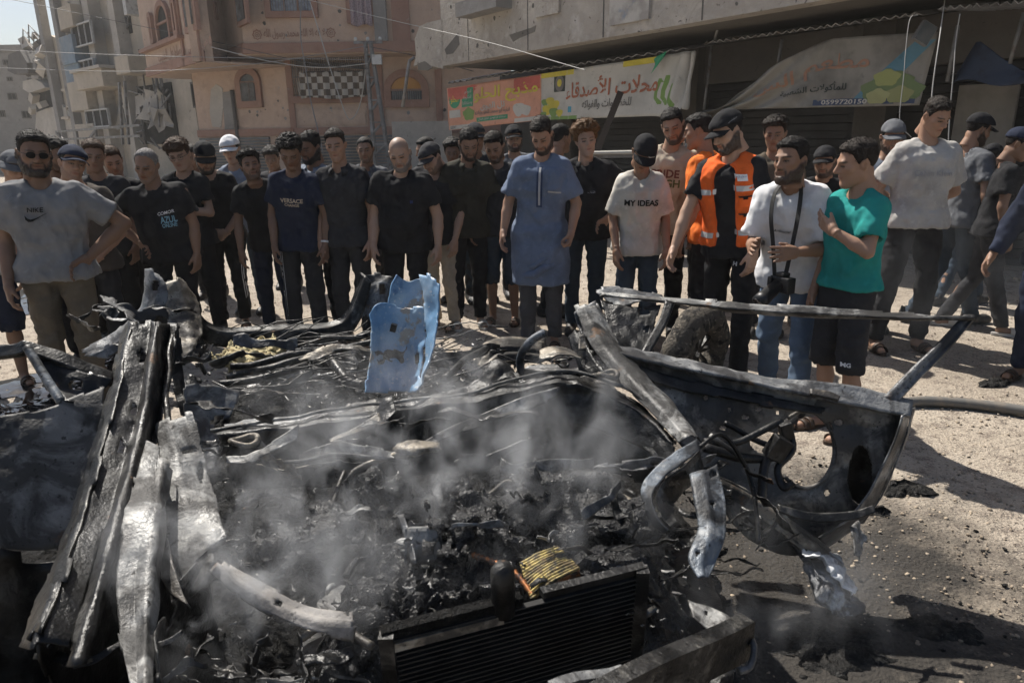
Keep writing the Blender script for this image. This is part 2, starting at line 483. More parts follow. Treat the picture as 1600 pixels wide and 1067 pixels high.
def face_colors(V, skin, hcol, beard, fine, bald, seed, open_eyes=1.0):
    x, y, z = V[:, 0], V[:, 1], V[:, 2]; ax = np.abs(x)
    c = np.tile(np.array(skin), (len(V), 1))
    n = fbm(V, (22, 22, 22), 3, seed)[:, None]
    c *= 1 + .10 * n
    def blend(m, col, a=1.0):
        m = (np.clip(m, 0, 1) * a)[:, None]
        c[:] = c * (1 - m) + np.array(col) * m
    hc = np.array(hcol)
    front = np.clip((-y - .05) / .02, 0, 1)
    blend(np.clip(1 - np.hypot((ax - .045) / .026, (z + .02) / .024), 0, 1) * front, (skin[0] * 1.08, skin[1] * .88, skin[2] * .84), .35)
    blend(np.clip(1.2 - np.hypot(x / .016, (z + .02) / .02), 0, 1) * np.clip((-y - .098) / .008, 0, 1), (skin[0] * 1.08, skin[1] * .9, skin[2] * .86), .35)
    # sockets, lids and eyes
    blend(np.clip(1.5 - np.hypot((ax - .031) / .021, (z - .008) / .015), 0, 1) * front, sh(skin, .6), .5)
    e = np.hypot((ax - .031) / .0155, (z - .0065) / .0052)
    blend(np.clip((1.25 - e) * 4, 0, 1) * front, (.03, .02, .018), .9)
    if open_eyes > 0:
        blend(np.clip((.95 - np.hypot((ax - .031) / .0125, (z - .0055) / .0042)) * 5, 0, 1) * front, (.42, .38, .35), .8 * open_eyes)
        blend(np.clip((1.1 - np.hypot((ax - .031) / .0055, (z - .0055) / .0055)) * 5, 0, 1) * front, (.015, .01, .008), 1)
    bz = .0265 + .004 * np.sin(np.clip((ax - .012) / .04, 0, 1) * pi)
    blend(np.clip(1.5 - np.abs(z - bz) / .0042, 0, 1) * np.clip((ax - .009) / .006, 0, 1) * np.clip((.056 - ax) / .008, 0, 1) * np.clip((-y - .05) / .015, 0, 1), sh(hc, 1.0), .92)
    # lips
    blend(np.clip(1.4 - np.hypot(x / .024, (z + .057) / .0105), 0, 1) * np.clip((-y - .08) / .008, 0, 1), (skin[0] * .82, skin[1] * .5, skin[2] * .5), .75)
    blend(np.clip(1.5 - np.hypot(x / .02, (z + .0572) / .0022), 0, 1) * np.clip((-y - .085) / .004, 0, 1), (.04, .016, .014), .8)
    # beard: jaw, chin, moustache
    edge = fbm(V, (70, 70, 70), 2, seed + 3) * .006
    line = np.interp(y, [-.12, -.085, -.07, -.05, -.02, .01, .03], [-.078, -.073, -.05, -.043, -.02, .004, .0]) + edge
    jaw = np.clip((line - z) / .008, 0, 1) * np.clip((.026 - y) / .01, 0, 1) * np.clip((z + .135) / .02, 0, 1)
    must = np.clip(1.3 - np.hypot(x / .029, (z + .0385 + edge * .5) / .0078), 0, 1) * np.clip((-y - .07) / .01, 0, 1)
    gote = np.clip(1.25 - np.abs(ax - .029) / .007, 0, 1) * np.clip((-.04 - z) / .01, 0, 1) * np.clip((z + .1) / .02, 0, 1) * np.clip((-y - .06) / .01, 0, 1)
    B = np.clip(np.maximum(np.maximum(jaw, must), gote), 0, 1)
    if beard > 0: blend(B, hc * 1.15, min(1, beard))
    sc = np.clip((z - hairline(x, y)) / .012, 0, 1)
    if bald > 0: blend(sc, hc * .9 + np.array(skin) * .1, bald)
    return c, B
def bury_tris(V, F): return F

def person(label, hx, top, D, rz=0, head=(0, 12, 0), lean=None, leanx=None, arms=('hang', 'hang'), shirt=None, pants=None, shoes='shoe', hairs='short', hcol=HB,
           cap=None, beard=0.0, skin=(.33, .19, .125), build=.95, q='mid', glasses=None, legs='stand', collar=False, bald=0.0, hem=.85, sleeve=.64, trouser=.08,
           loose=.022, capcol=None, body_up=0.0, eyes=.6, hscale=1.0, group='people in the crowd around the wreck', height=None, extra=None, x_at=None, tank=False, plt=None):
    vr = random.Random(int(hx * 13 + top))
    if lean is None: lean = vr.uniform(3, 12)
    if leanx is None: leanx = vr.uniform(-4, 4)
    head = (head[0] + vr.uniform(-7, 7), head[1] + vr.uniform(3, 11), head[2] + vr.uniform(-6, 6))
    rz = rz + vr.uniform(-8, 8)
    rzr = radians(rz); ln = radians(lean); lx = radians(leanx)
    hp = at(hx, top + 22, D); ztop = at(hx, top, D).z - (.012 if cap else (.02 if hairs in ('curly', 'medium', 'mop') else .008 if hairs != 'bald' else 0))
    s = ztop / (.93 + .82 * cos(ln) * cos(lx) - .02 * abs(sin(radians(head[1])))) if height is None else height / 1.75
    yaw = Matrix.Rotation(rzr, 3, 'Z')
    off = yaw @ Vector((sin(lx) * .8 * s, -sin(ln) * .7 * s, 0))
    scl = 1.0
    root = empty('person', (hp.x - off.x, D - off.y, 0), rzr)
    tag(root, label, 'person', group)
    RL = euler_mat(ln, lx, 0)
    pel = np.array((0, 0, .93))
    def T(p):                                   # a point of the upright torso, leaned and scaled
        return (RL @ (np.array(p, dtype=float) - pel) + pel) * s
    W = build
    sho = {sd: T((sd * .172 * W ** .8, .015, 1.395)) for sd in (-1, 1)}
    arm = {}
    for sd, a in zip((-1, 1), arms):
        S = sho[sd]
        if isinstance(a, dict):
            el = np.array(a['el']) * s if 'el' in a else S + np.array(a['eo']) * s
            wr = np.array(a['wr']) * s if 'wr' in a else el + np.array(a['wo']) * s
            hd = np.array(a.get('hd', wr - el)); th = np.array(a.get('th', (0, -1, .2))); hpose = a.get('pose', 'relaxed')
        elif a == 'hang':
            jj = random.Random(int(hx) * 3 + sd); el = S + np.array((sd * (.05 + jj.uniform(-.015, .03)), .03, -.275)) * s; wr = el + np.array((sd * jj.uniform(-.03, .02), -.05 - jj.uniform(0, .08), -.235)) * s
            hd = np.array((0, -.25, -1)); th = np.array((-sd * .45, -1, 0)); hpose = 'relaxed'
        elif a == 'hip':
            el = S + np.array((sd * .2, .07, -.19)) * s; wr = T((sd * (.185 + .05 * (W - 1)), -.06, 1.02))
            hd = np.array((-sd * .75, -.5, -.5)); th = np.array((0, .6, -1)); hpose = 'relaxed'
        elif a == 'clasp':
            el = S + np.array((sd * .07, .0, -.28)) * s; wr = T((sd * .06, -.2, .98))
            hd = np.array((-sd * 1, -.15, -.35)); th = np.array((0, -.3, 1)); hpose = 'fist'
        elif a == 'fold':
            el = S + np.array((sd * .05, -.06, -.26)) * s; wr = T((-sd * .09, -.2 + .02 * sd, 1.19 + .025 * sd))
            hd = np.array((-sd * 1, .25, .1)); th = np.array((0, -.3, 1)); hpose = 'relaxed'
        elif a == 'behind':
            el = S + np.array((sd * .1, .08, -.26)) * s; wr = T((sd * .05, .17, 1.0))
            hd = np.array((-sd, 0, -.3)); th = np.array((0, 0, 1)); hpose = 'relaxed'
        arm[sd] = (S, el, wr, hd / np.linalg.norm(hd), th, hpose)
    leg = {}
    for sd in (-1, 1):
        st = {'stand': (.0, .0, 0, 0), 'wide': (.05, .0, 0, 0), 'walk': (.0, .0, .22 * sd, .1 * sd), 'step': (.03, 0, -.16 * sd, -.1 * sd)}[legs]
        hip_ = np.array((sd * .088 * W, 0, .9)) * s
        knee = np.array((sd * (.1 + st[0] * .6), -.02 + st[3] * .5, .49)) * s
        ank = np.array((sd * (.105 + st[0]), .03 + st[2], .085)) * s
        leg[sd] = (hip_, knee, ank)
    # --- body: one continuous skin surface
    res = {'fine': .015, 'mid': .018, 'far': .025}[q]
    allp = [p for a in arm.values() for p in a[:3]] + [p for l in leg.values() for p in l] + [T((0, 0, 1.5))]
    lo = np.min(allp, 0) - .2; hi = np.max(allp, 0) + .2; lo[2] = -.02
    hc_ = T((0, -.02, 1.49)); hrot = euler_mat(radians(head[1]), radians(head[2]), radians(head[0])) @ np.eye(3)
    hcen = hc_ + (RL @ np.array((0, .02 - .03 * sin(radians(head[1])), .14)) * s) + np.array((0, 0, body_up))
    f = Field(lo, np.maximum(hi, hcen - .02), res)
    def torso(f, g, kk=.035):
        for z, xw, r in ((.94, .07, .1), (1.04, .06, .098), (1.14, .06, .098), (1.24, .075, .102), (1.325, .09, .092)):
            f.cone(T((-xw * W, 0.01, z)), T((xw * W, 0.01, z)), (r * (.55 + .45 * W) + g) * s, (r * (.55 + .45 * W) + g) * s, kk)
        if W > 1.1 and g > 0: f.ell(T((0, -.03, 1.1)), (np.array((.13, .1, .14)) * W + g) * s, .05)
    torso(f, -.01)
    for sd in (-1, 1): f.cone(T((sd * .03, .03, 1.43)), T((sd * .14 * (.5 + .5 * W), .02, 1.385)), .047 * s, .044 * s, .03)
    f.cone(T((0, .03, 1.4)), hcen + hrot @ np.array((0, .03, -.05)), .062 * s, .054 * s, .03)
    for sd in (-1, 1):
        S, el, wr = arm[sd][:3]; m = (.45 + .55 * W)
        f.cone(S, el, .046 * s * m, .04 * s * m, .02)
        f.cone(el, el + (wr - el) * .35, .04 * s * m, .041 * s * m, .012)
        f.cone(el + (wr - el) * .35, wr, .041 * s * m, .027 * s, .012)
        h_, k_, a_ = leg[sd]
        f.cone(h_, k_, .066 * s * m, .045 * s, .03)
        f.cone(k_, k_ + (a_ - k_) * .35 + np.array((0, .015, 0)), .046 * s, .05 * s, .015)
        f.cone(k_ + (a_ - k_) * .35 + np.array((0, .015, 0)), a_, .05 * s, .034 * s, .015)
        f.cone(a_ + np.array((0, .02, -.045)) * s, a_ + np.array((sd * .02, -.16, -.06)) * s, .034 * s, .03 * s, .02)
    f.plane((0, 0, -1), (0, 0, .012))
    V, F = f.mesh()
    C = np.tile(np.array(skin), (len(V), 1)) * (1 + .12 * fbm(V, (9, 9, 9), 3, int(hx))[:, None])
    hv, hf = HEADS[q]
    seed = int(hx) % 89
    jit = random.Random(int(hx * 7 + top))
    wsc = jit.uniform(.95, 1.05); jw = jit.uniform(-.06, .08); ns = jit.uniform(.85, 1.25)
    hcolv = hcol.node_tree.nodes['Principled BSDF'] and HCOL[hcol.name]
    fc, B = face_colors(hv, skin, hcolv, beard, q, bald, seed, eyes)
    hV = hv.copy()
    if beard > .6: hV = hV + vnormals(hv, hf) * (B * (.004 + .007 * (beard - .6) / .4) * (1 + .5 * vnoise(hv, (130, 130, 130), 4)))[:, None]
    hV[:, 0] *= wsc * (1 + jw * np.clip(-hV[:, 2] / .1, 0, 1))
    nm = np.clip(1 - np.hypot(hV[:, 0] / .02, (hV[:, 2] + .01) / .04), 0, 1) * np.clip((-hV[:, 1] - .088) / .01, 0, 1)
    hV[:, 1] -= nm * .008 * (ns - 1) * 3
    HS = .98 * s ** .35 * hscale
    def H(v): return (v * HS) @ hrot.T + hcen
    parts = [(V, F, C), (H(hV), hf, fc)]
    for sd in (-1, 1):
        S, el, wr, hd, th, hpose = arm[sd]
        mv, mf = HANDS_FAR if q == 'far' else HANDS[hpose]
        xx = hd; yy = th - xx * (th @ xx); yy = yy / np.linalg.norm(yy); zz = np.cross(xx, yy) * sd
        M3 = np.stack([xx, yy, zz], 1)
        hv2 = (mv * s * 1.02) @ M3.T + wr
        parts.append((hv2, mf if sd > 0 else mf[:, ::-1], np.tile(np.array(skin) * .92, (len(mv), 1)) * (1 + .1 * vnoise(hv2, (40, 40, 40), 2)[:, None])))
    VV = np.concatenate([p[0] for p in parts]); FF = []; n = 0
    for p in parts: FF.append(p[1] + n); n += len(p[0])
    me = npmesh('body', VV, [np.concatenate(FF)])
    ca = me.color_attributes.new('Col', 'FLOAT_COLOR', 'POINT')
    cc = np.ones((len(VV), 4), dtype=np.float32); cc[:, :3] = np.clip(np.concatenate([p[2] for p in parts]), 0, 1)
    ca.data.foreach_set('color', cc.ravel())
    link('body', me, SKIN, root)
    # --- hair, cap, glasses
    if hairs != 'bald':
        v2, f2 = hair(hairs, q)
        v2 = v2.copy(); v2[:, 0] *= wsc
        if cap: v2 = v2[:]; v2[:, 2] = np.minimum(v2[:, 2], .085); 
        if q != 'far':                                   # loose tufts that break the outline
            rs = np.random.RandomState(seed); nb = {'buzz': 0, 'recede': 250, 'short': 900, 'fade': 800, 'curly': 800, 'mop': 900, 'medium': 900}[hairs]
            nn = vnormals(v2, f2); ok = np.nonzero((v2[:, 2] > (.02 if not cap else .3)) & ((nn * (v2 - np.array((0, .01, .03)))).sum(1) > 0))[0]
            if nb and len(ok):
                pk_ = rs.choice(ok, nb); d_ = nn[pk_] + rs.normal(0, .55, (nb, 3)) + np.array((0, -.25, -.1)); d_ /= np.linalg.norm(d_, axis=1, keepdims=True)
                L_ = rs.uniform(.006, .017, (nb, 1)) * (1.3 if hairs in ('curly', 'mop', 'medium') else .8); w_ = np.cross(d_, rs.normal(0, 1, (nb, 3))); w_ /= np.linalg.norm(w_, axis=1, keepdims=True)
                b0 = v2[pk_] - nn[pk_] * .004; tv = np.concatenate([b0 + w_ * .0022, b0 - w_ * .0022, b0 + d_ * (L_ + .004)]); i0 = len(v2) + np.arange(nb)
                v2 = np.concatenate([v2, tv]); f2 = [f2, np.stack([i0, i0 + nb, i0 + 2 * nb], 1).astype(np.int32)]
        link('hair', npmesh('hair', H(v2), f2 if isinstance(f2, list) else [f2]), hcol, root)
    if cap:
        cf = Field((-.13, -.16, 0), (.13, .16, .19), .008 if q != 'far' else .012)
        cf.ell((0, .014, .05), (.092, .112, .093), 0); cf.ell((0, -.06, .055), (.075, .045, .05), .03)
        cf.plane((0, -.18, -1), (0, 0, .048)); cf.ell((0, .014, .04), (.082, .1, .078), 0, 'cut')
        if cap != 'bucket':
            cf.ell((0, .014, .142), (.01, .01, .006), .004)
        cv, cfa = cf.mesh()
        cmat = capcol
        co = link('cap', npmesh('cap', H(cv), [cfa]), cmat, root)
        bv = []; bf = []
        nu, nv_ = 17, 6
        turn = {'front': 0, 'bucket': 0, 'back': pi}.get(cap, 0)
        for j in range(nv_):
            for i in range(nu):
                if cap == 'bucket':
                    t = 2 * pi * i / (nu - 1); r = 1 + .42 * j / (nv_ - 1)
                    bv.append((sin(t) * .092 * r, .014 - cos(t) * .112 * r, .056 - .04 * j / (nv_ - 1)))
                else:
                    t = (i / (nu - 1) - .5) * 2.3; r = j / (nv_ - 1)
                    xx_ = sin(t) * .092 * (1 - .05 * r); yy_ = .014 - cos(t) * .112
                    yy_ -= r * .075 * cos(t * .78) ** .8
                    zz_ = .052 - .03 * (xx_ / .09) ** 2 - r * .016
                    if turn: yy_ = .03 - yy_
                    bv.append((xx_, yy_, zz_))
        for j in range(nv_ - 1):
            for i in range(nu - 1):
                a0 = j * nu + i; bf.append((a0, a0 + 1, a0 + nu + 1, a0 + nu))
        bo = link('brim', npmesh('brim', H(np.array(bv)), [np.array(bf)]), plt or cmat, co)
        sm = bo.modifiers.new('thickness', 'SOLIDIFY'); sm.thickness = .005
    if glasses:
        mb = MB()
        for sd in (-1, 1):
            pts = [H(np.array((sd * .031 + .024 * cos(t), -.101 + .004 * abs(cos(t)), .005 + .018 * sin(t)))) for t in np.linspace(0, 2 * pi, 15)]
            mb.tube(pts, .0016, 5, cap=False)
            mb.tube([H(np.array((sd * .055, -.097, .011))), H(np.array((sd * .078, -.05, .012))), H(np.array((sd * .082, .015, .012)))], .0018, 5)
        mb.tube([H(np.array((-.008, -.104, .009))), H(np.array((.008, -.104, .009)))], .0018, 5)
        go = mb.build('glasses', mat('glasses_frame', [(.01, .01, .01)], rough=.3), root)
        if glasses == 'sun':
            for sd in (-1, 1):
                lv = [H(np.array((sd * .031, -.104, .005)))] + [H(np.array((sd * .031 + .024 * cos(t), -.101, .005 + .018 * sin(t)))) for t in np.linspace(0, 2 * pi, 17)[:-1]]
                lb = MB().add([Vector(p) for p in lv], [(0, 1 + i, 1 + (i + 1) % 16) for i in range(16)]); lb.build('lens', mat('dark_lens', [(.004, .004, .005)], rough=.35, spec=.15), go)
    # --- shirt
    so = None
    cres = {'fine': .0125, 'mid': .016, 'far': .023}[q]
    def garment(name, V, F, m, amp, fr, sd_):
        n = vnormals(V, F)
        w = vnoise(V, fr, sd_) * .6 + vnoise(V, np.array(fr) * 2.3, sd_ + 1) * .4
        w2 = 1 - np.abs(vnoise(V + .06 * np.stack([w, w, w], 1), np.array(fr) * 1.3 + 1.7, sd_ + 2)) * 2.4
        V = V + n * ((w * .55 + w2 * .45) * amp * s)[:, None]
        return link(name, npmesh(name, V, [F]), m, root), V, F
    def make_top(name, m_, loose, hem, sleeve, tank, amp, opening=0.0):
        f = Field(np.array(lo) - .05, np.array((hi[0] + .05, hi[1] + .05, max(hi[2], T((0, 0, 1.53))[2] + .08))), cres)
        torso(f, loose, .03)
        hemw = .074 if hem > .7 else .086
        for z in np.arange(max(hem - .03, .12), .96, .07):
            t = (0.96 - z) / .4 * (1 if hem > .7 else -.1); rr = (.1 * (.55 + .45 * W) + loose + .016 + .03 * t) * s
            up = T if z > .8 else (lambda p: np.array(p) * s)
            f.cone(up((-hemw * W, .005, z)), up((hemw * W, .005, z)), rr, rr, .03)
        for sd in (-1, 1): f.cone(T((sd * .03, .03, 1.44)), T((sd * .15 * (.5 + .5 * W), .02, 1.392)), (.05 + loose * .45) * s, (.05 + loose * .5) * s, .03)
        m = (.45 + .55 * W)
        for sd in (-1, 1):
            S, el, wr = arm[sd][:3]
            S2 = S + (sho[-sd] - S) * .06
            if tank:
                f.ell(sho[sd] + RL @ np.array((sd * .05, 0, -.05)) * s, np.array((.062, .2, .13)) * s, .02, 'cut')
            elif sleeve <= 1:
                f.cone(S2, el, (.054 + loose * .7) * s * m, (.05 + loose * 1.4) * s * m, .03, cut_b=sleeve)
                e1 = S2 + (el - S2) * sleeve; e0 = S2 + (el - S2) * (sleeve - .14)
                f.cone(e0, e1 + (e1 - e0) * .4, (.04 + loose * .45) * s * m, (.043 + loose * .7) * s * m, 0, 'cut')
            else:
                f.cone(S2, el, (.056 + loose) * s * m, (.05 + loose) * s * m, .03)
                f.cone(el, wr, (.05 + loose) * s * m, (.036 + loose * .7) * s * m, .02, cut_b=.93)
        nk = T((0, .005, 1.485)); f.ell(nk + RL @ np.array((0, -.022, .0)), np.array((.068, .078, .05)) * s, .012, 'cut')
        f.cone(T((0, .03, 1.43)), hcen, .06 * s, .066 * s, .0, 'cut')
        if opening: f.cone(T((0, -.16, hem - .1)), T((0, -.1, 1.6)), opening, opening, 0, 'cut')
        f.plane(RL @ np.array((0, 0, -1)) if hem > .7 else np.array((0, .0, -1)), T((0, 0, hem)) if hem > .7 else (0, 0, hem * s))
        V, F = f.mesh()
        return garment(name, V, F, m_, amp, (11, 11, 6), seed)
    if shirt is not None:
        so, sV, sF = make_top('shirt' if hem > .7 else 'robe', shirt, loose, hem, sleeve, tank, .015)
        if collar:
            mb = MB(); ring = []
            for t in np.linspace(radians(28), radians(332), 22):
                r = .07
                ring.append((T((sin(t) * .072, .012 - cos(t) * .075, 1.445 + .02 * (1 - cos(t - pi) * -1) * .5)), t))
            vs = []
            for p, t in ring:
                o_ = RL @ np.array((sin(t), -cos(t), 0)) * s; u_ = RL @ np.array((0, 0, 1)) * s
                dr = .5 + .5 * abs(cos(t / 2))
                vs += [p + o_ * .0 - u_ * .012, p - o_ * .004 + u_ * .022, p + o_ * .02 - u_ * .0 , p + o_ * .034 - u_ * (.02 + .02 * dr)]
            fs = [(i * 4 + j, i * 4 + j + 1, i * 4 + 5 + j, i * 4 + 4 + j) for i in range(len(ring) - 1) for j in range(3)]
            cl = mb.add([Vector(v) for v in vs], fs, True).build('collar', collar if not isinstance(collar, bool) else shirt, so)
            sm = cl.modifiers.new('thickness', 'SOLIDIFY'); sm.thickness = .004
    if pants is not None:
        f = Field((lo[0], lo[1], 0), (hi[0], hi[1], 1.12 * s), .015 if q == 'fine' else cres)
        pl_ = .02 if trouser < .3 else .034
        f.cone(np.array((-.075 * W, 0.005, .96)) * s, np.array((.075 * W, 0.005, .96)) * s, (.104 * (.55 + .45 * W)) * s, (.104 * (.55 + .45 * W)) * s, .02)
        f.cone(np.array((-.066 * W, 0.005, 1.02)) * s, np.array((.066 * W, 0.005, 1.02)) * s, (.101 * (.55 + .45 * W)) * s, (.101 * (.55 + .45 * W)) * s, .02)
        for sd in (-1, 1):
            h_, k_, a_ = leg[sd]
            f.cone(h_ + np.array((0, 0, .03)), k_, (.084 * (.5 + .5 * W) + pl_ * .6) * s, (.05 + pl_ * .8) * s, .025)
            f.cone(k_, a_ + np.array((0, 0.005, -.02)), (.05 + pl_ * .8) * s, (.04 + pl_ * .7) * s, .02)
        f.plane((0, 0, -1), (0, 0, trouser * s))
        for sd in (-1, 1):
            h_, k_, a_ = leg[sd]
            c0 = a_ if trouser < .3 else k_ + (h_ - k_) * .0
            if trouser >= .3: f.cone(np.array((k_[0], k_[1], trouser * s - .05)), np.array((k_[0], k_[1], trouser * s + .03)), .06 * s, .054 * s, 0, 'cut')
        f.plane((0, 0, 1), (0, 0, max(1.0, min(1.06, hem + .09)) * s))
        V, F = f.mesh()
        po, pV, pF = garment('trousers' if trouser < .3 else 'shorts', V, F, pants, .017, (9, 9, 9), seed + 9)
    for sd in (-1, 1):
        a_ = leg[sd][2]
        if shoes == 'shoe':
            link('shoe', npmesh('shoe', SHOE[0] * np.array((1, 1.02, 1)) * s + np.array((a_[0] + sd * .005, a_[1], 0)), [SHOE[1]]), SHOEM, root)
        elif shoes:
            mb = MB(); base = Vector((a_[0] + sd * .012, a_[1], 0))
            out = [(.036 * s * math.sin(t) * (1.1 if math.cos(t) > 0 else 1), (-.06 - .14 * math.cos(t)) * s) for t in np.linspace(0, 2 * pi, 18)[:-1]]
            n_ = len(out)
            vs = [base + Vector((x * 1.15, y, z)) for z in (.0, .022) for x, y in out]
            mb.add(vs, [tuple(range(n_ - 1, -1, -1)), tuple(range(n_, 2 * n_))] + [(i, (i + 1) % n_, n_ + (i + 1) % n_, n_ + i) for i in range(n_)])
            sole = mb.build('sandal', LEATHER if shoes == 'sandal' else SLIDEM, root)
            for yy_ in ((-.1, -.14) if shoes == 'sandal' else (-.11,)):
                w_ = .016 if shoes == 'sandal' else .05
                sv = []; 
                for yb in (-w_, w_):
                    for t in np.linspace(0, pi, 11): sv.append(base + Vector((cos(t) * .047 * s, (yy_ + yb) * s + .0, .015 + sin(t) * .058 * s * (1.0 if yy_ > -.12 else .85))))
                st = MB().add(sv, [(i, i + 1, 12 + i, 11 + i) for i in range(10)], True).build('strap', LEATHER if shoes == 'sandal' else SLIDEM, sole)
                q_ = st.modifiers.new('thickness', 'SOLIDIFY'); q_.thickness = .006; q_.offset = 1
    info = dict(root=root, T=T, s=s, arm=arm, leg=leg, H=H, shirt=so, sV=sV if so else None, sF=sF if so else None, hcen=hcen, RL=RL, make_top=make_top)
    if pants is not None: info.update(trousers=po, pV=pV, pF=pF)
    return info
HCOL = {HB.name: (.014, .012, .011), HBR.name: (.05, .03, .02), HGO.name: (.06, .035, .02), HG.name: (.12, .115, .11), HDK.name: (.022, .017, .014)}

# ------------------------------------------------------------------ flat print: text as thin mesh laid on a surface
_AR = {}
for _b, _forms in ((0x0627, 'FE8D FE8E'), (0x0623, 'FE83 FE84'), (0x0628, 'FE8F FE90 FE91 FE92'), (0x062A, 'FE95 FE96 FE97 FE98'), (0x0629, 'FE93 FE94'), (0x062B, 'FE99 FE9A FE9B FE9C'),
                   (0x062C, 'FE9D FE9E FE9F FEA0'), (0x062D, 'FEA1 FEA2 FEA3 FEA4'), (0x062E, 'FEA5 FEA6 FEA7 FEA8'), (0x062F, 'FEA9 FEAA'), (0x0630, 'FEAB FEAC'), (0x0631, 'FEAD FEAE'),
                   (0x0633, 'FEB1 FEB2 FEB3 FEB4'), (0x0634, 'FEB5 FEB6 FEB7 FEB8'), (0x0635, 'FEB9 FEBA FEBB FEBC'), (0x0636, 'FEBD FEBE FEBF FEC0'), (0x0637, 'FEC1 FEC2 FEC3 FEC4'), (0x0639, 'FEC9 FECA FECB FECC'),
                   (0x0641, 'FED1 FED2 FED3 FED4'), (0x0642, 'FED5 FED6 FED7 FED8'), (0x0643, 'FED9 FEDA FEDB FEDC'), (0x0644, 'FEDD FEDE FEDF FEE0'), (0x0645, 'FEE1 FEE2 FEE3 FEE4'), (0x0646, 'FEE5 FEE6 FEE7 FEE8'),
                   (0x0647, 'FEE9 FEEA FEEB FEEC'), (0x0648, 'FEED FEEE'), (0x0649, 'FEEF FEF0'), (0x064A, 'FEF1 FEF2 FEF3 FEF4'), (0x0621, 'FE80'), (0x06, '')):
    if _forms: _AR[chr(_b)] = [chr(int(x, 16)) for x in _forms.split()]
def arabic(t):
    """shape and reverse a line of Arabic so that it reads right to left"""
    t = t.replace('\u0644\u0627', '\ue001').replace('\u0644\u0623', '\ue002')
    A = dict(_AR); A['\ue001'] = ['\ufefb', '\ufefc']; A['\ue002'] = ['\ufef7', '\ufef8']
    out = []
    for i, ch in enumerate(t):
        fm = A.get(ch)
        if not fm: out.append(ch); continue
        pv = A.get(t[i - 1]) if i else None; nx = A.get(t[i + 1]) if i + 1 < len(t) else None
        jp = bool(pv) and len(pv) == 4 and len(fm) > 1
        jn = bool(nx) and len(nx) > 1 and len(fm) == 4
        out.append(fm[3] if jp and jn else fm[1] if jp else fm[2] if jn else fm[0])
    return ''.join(reversed(out))
_DG = None
def text_mesh(s, w=None, h=None, bold=0.0, shear=0.0):
    """(V,F) of the text in the XZ plane, centred, fitted to width w or height h"""
    c = bpy.data.curves.new('text', 'FONT'); c.body = s; c.size = 1; c.offset = bold; c.shear = shear; c.resolution_u = 3
    o = bpy.data.objects.new('text', c); COL.objects.link(o)
    dg = bpy.context.evaluated_depsgraph_get()
    me = bpy.data.meshes.new_from_object(o.evaluated_get(dg), depsgraph=dg)
    bm = bmesh.new(); bm.from_mesh(me)
    V = np.array([v.co[:] for v in bm.verts]); F = [[v.index for v in f.verts] for f in bm.faces]
    lab = -np.ones(len(V), dtype=int); k = 0
    bm.verts.ensure_lookup_table()
    for v in bm.verts:
        if lab[v.index] >= 0: continue
        stk = [v]; lab[v.index] = k
        while stk:
            a = stk.pop()
            for e in a.link_edges:
                b = e.other_vert(a)
                if lab[b.index] < 0: lab[b.index] = k; stk.append(b)
        k += 1
    bm.free(); bpy.data.objects.remove(o); bpy.data.curves.remove(c); bpy.data.meshes.remove(me)
    lo, hi = V.min(0), V.max(0); V = V - (lo + hi) / 2
    sc_ = (w / (hi[0] - lo[0])) if w else (h / (hi[1] - lo[1]))
    V = V * sc_
    if w and h: V[:, 1] *= h / ((hi[1] - lo[1]) * sc_)
    out = np.stack([V[:, 0], -(lab % 4) * .0004, V[:, 1]], 1)
    return out, F
def decal(info, V, F, cx, cz, m, name='print', on='s', tilt=0.0, off=.007, face=0.0):
    """lay a flat XZ mesh on the front of a garment (upright torso coordinates cx, cz); face: turn round the body"""
    T = info['T']; s = info['s']
    sv, sf = (info['sV'], info['sF']) if on == 's' else (info['pV'], info['pF'])
    bvh = BVHTree.FromPolygons([Vector(p) for p in sv], [tuple(q) for q in sf])
    ct, st_ = cos(tilt), sin(tilt); out = []
    R3 = np.array(Matrix.Rotation(face, 3, 'Z'))
    dirn = Vector(R3 @ (info['RL'] @ np.array((0, 1, 0)))) if on == 's' else Vector(R3 @ np.array((0, 1, 0)))
    last = None
    for p in V:
        u = p[0] * ct - p[2] * st_; w = p[0] * st_ + p[2] * ct
        if on == 's': q = Vector(T((0, 0, 0)) * 0) + Vector(T(tuple(R3 @ np.array((cx + u / s, -.45, 0)) + np.array((0, 0, cz + w / s)))))
        else: q = Vector(R3 @ np.array((cx * s + u, -.45, 0))) + Vector((0, 0, cz * s + w))
        h = bvh.ray_cast(q, dirn)
        if h[0] is None: h = (last if last is not None else q + dirn * .3,)
        last = h[0]
        out.append(h[0] - dirn * (off - p[1]))
    me = bpy.data.meshes.new(name); me.from_pydata([tuple(p) for p in out], [], [tuple(f) for f in F]); me.update()
    return link(name, me, m, info['shirt'] if on == 's' else info['trousers'])
def ink(name, c): return mat('ink_' + name, [c, (sh(c, .7), 40, .5, .8)], rough=.8, spec=.2)
def grid2d(w, h, nx, nz, shape=None):
    V = []; F = []
    for j in range(nz + 1):
        for i in range(nx + 1):
            u, v = i / nx - .5, j / nz - .5
            V.append((u * w, 0, v * h) if shape is None else shape(u, v))
    for j in range(nz):
        for i in range(nx):
            a = j * (nx + 1) + i; F.append((a, a + 1, a + nx + 2, a + nx + 1))
    return np.array(V), F
def swoosh(w):
    up = [(0, .16), (.1, .02), (.22, -.03), (.4, .01), (.6, .1), (.8, .2), (1, .3)]
    dn = [(0, .16), (.02, -.04), (.12, -.14), (.28, -.13), (.5, -.0), (.75, .15), (1, .3)]
    V = [(x * w - w / 2, 0, y * w) for x, y in up] + [(x * w - w / 2, 0, y * w) for x, y in dn]
    return np.array(V), [(i, i + 7, i + 8, i + 1) for i in range(6)]
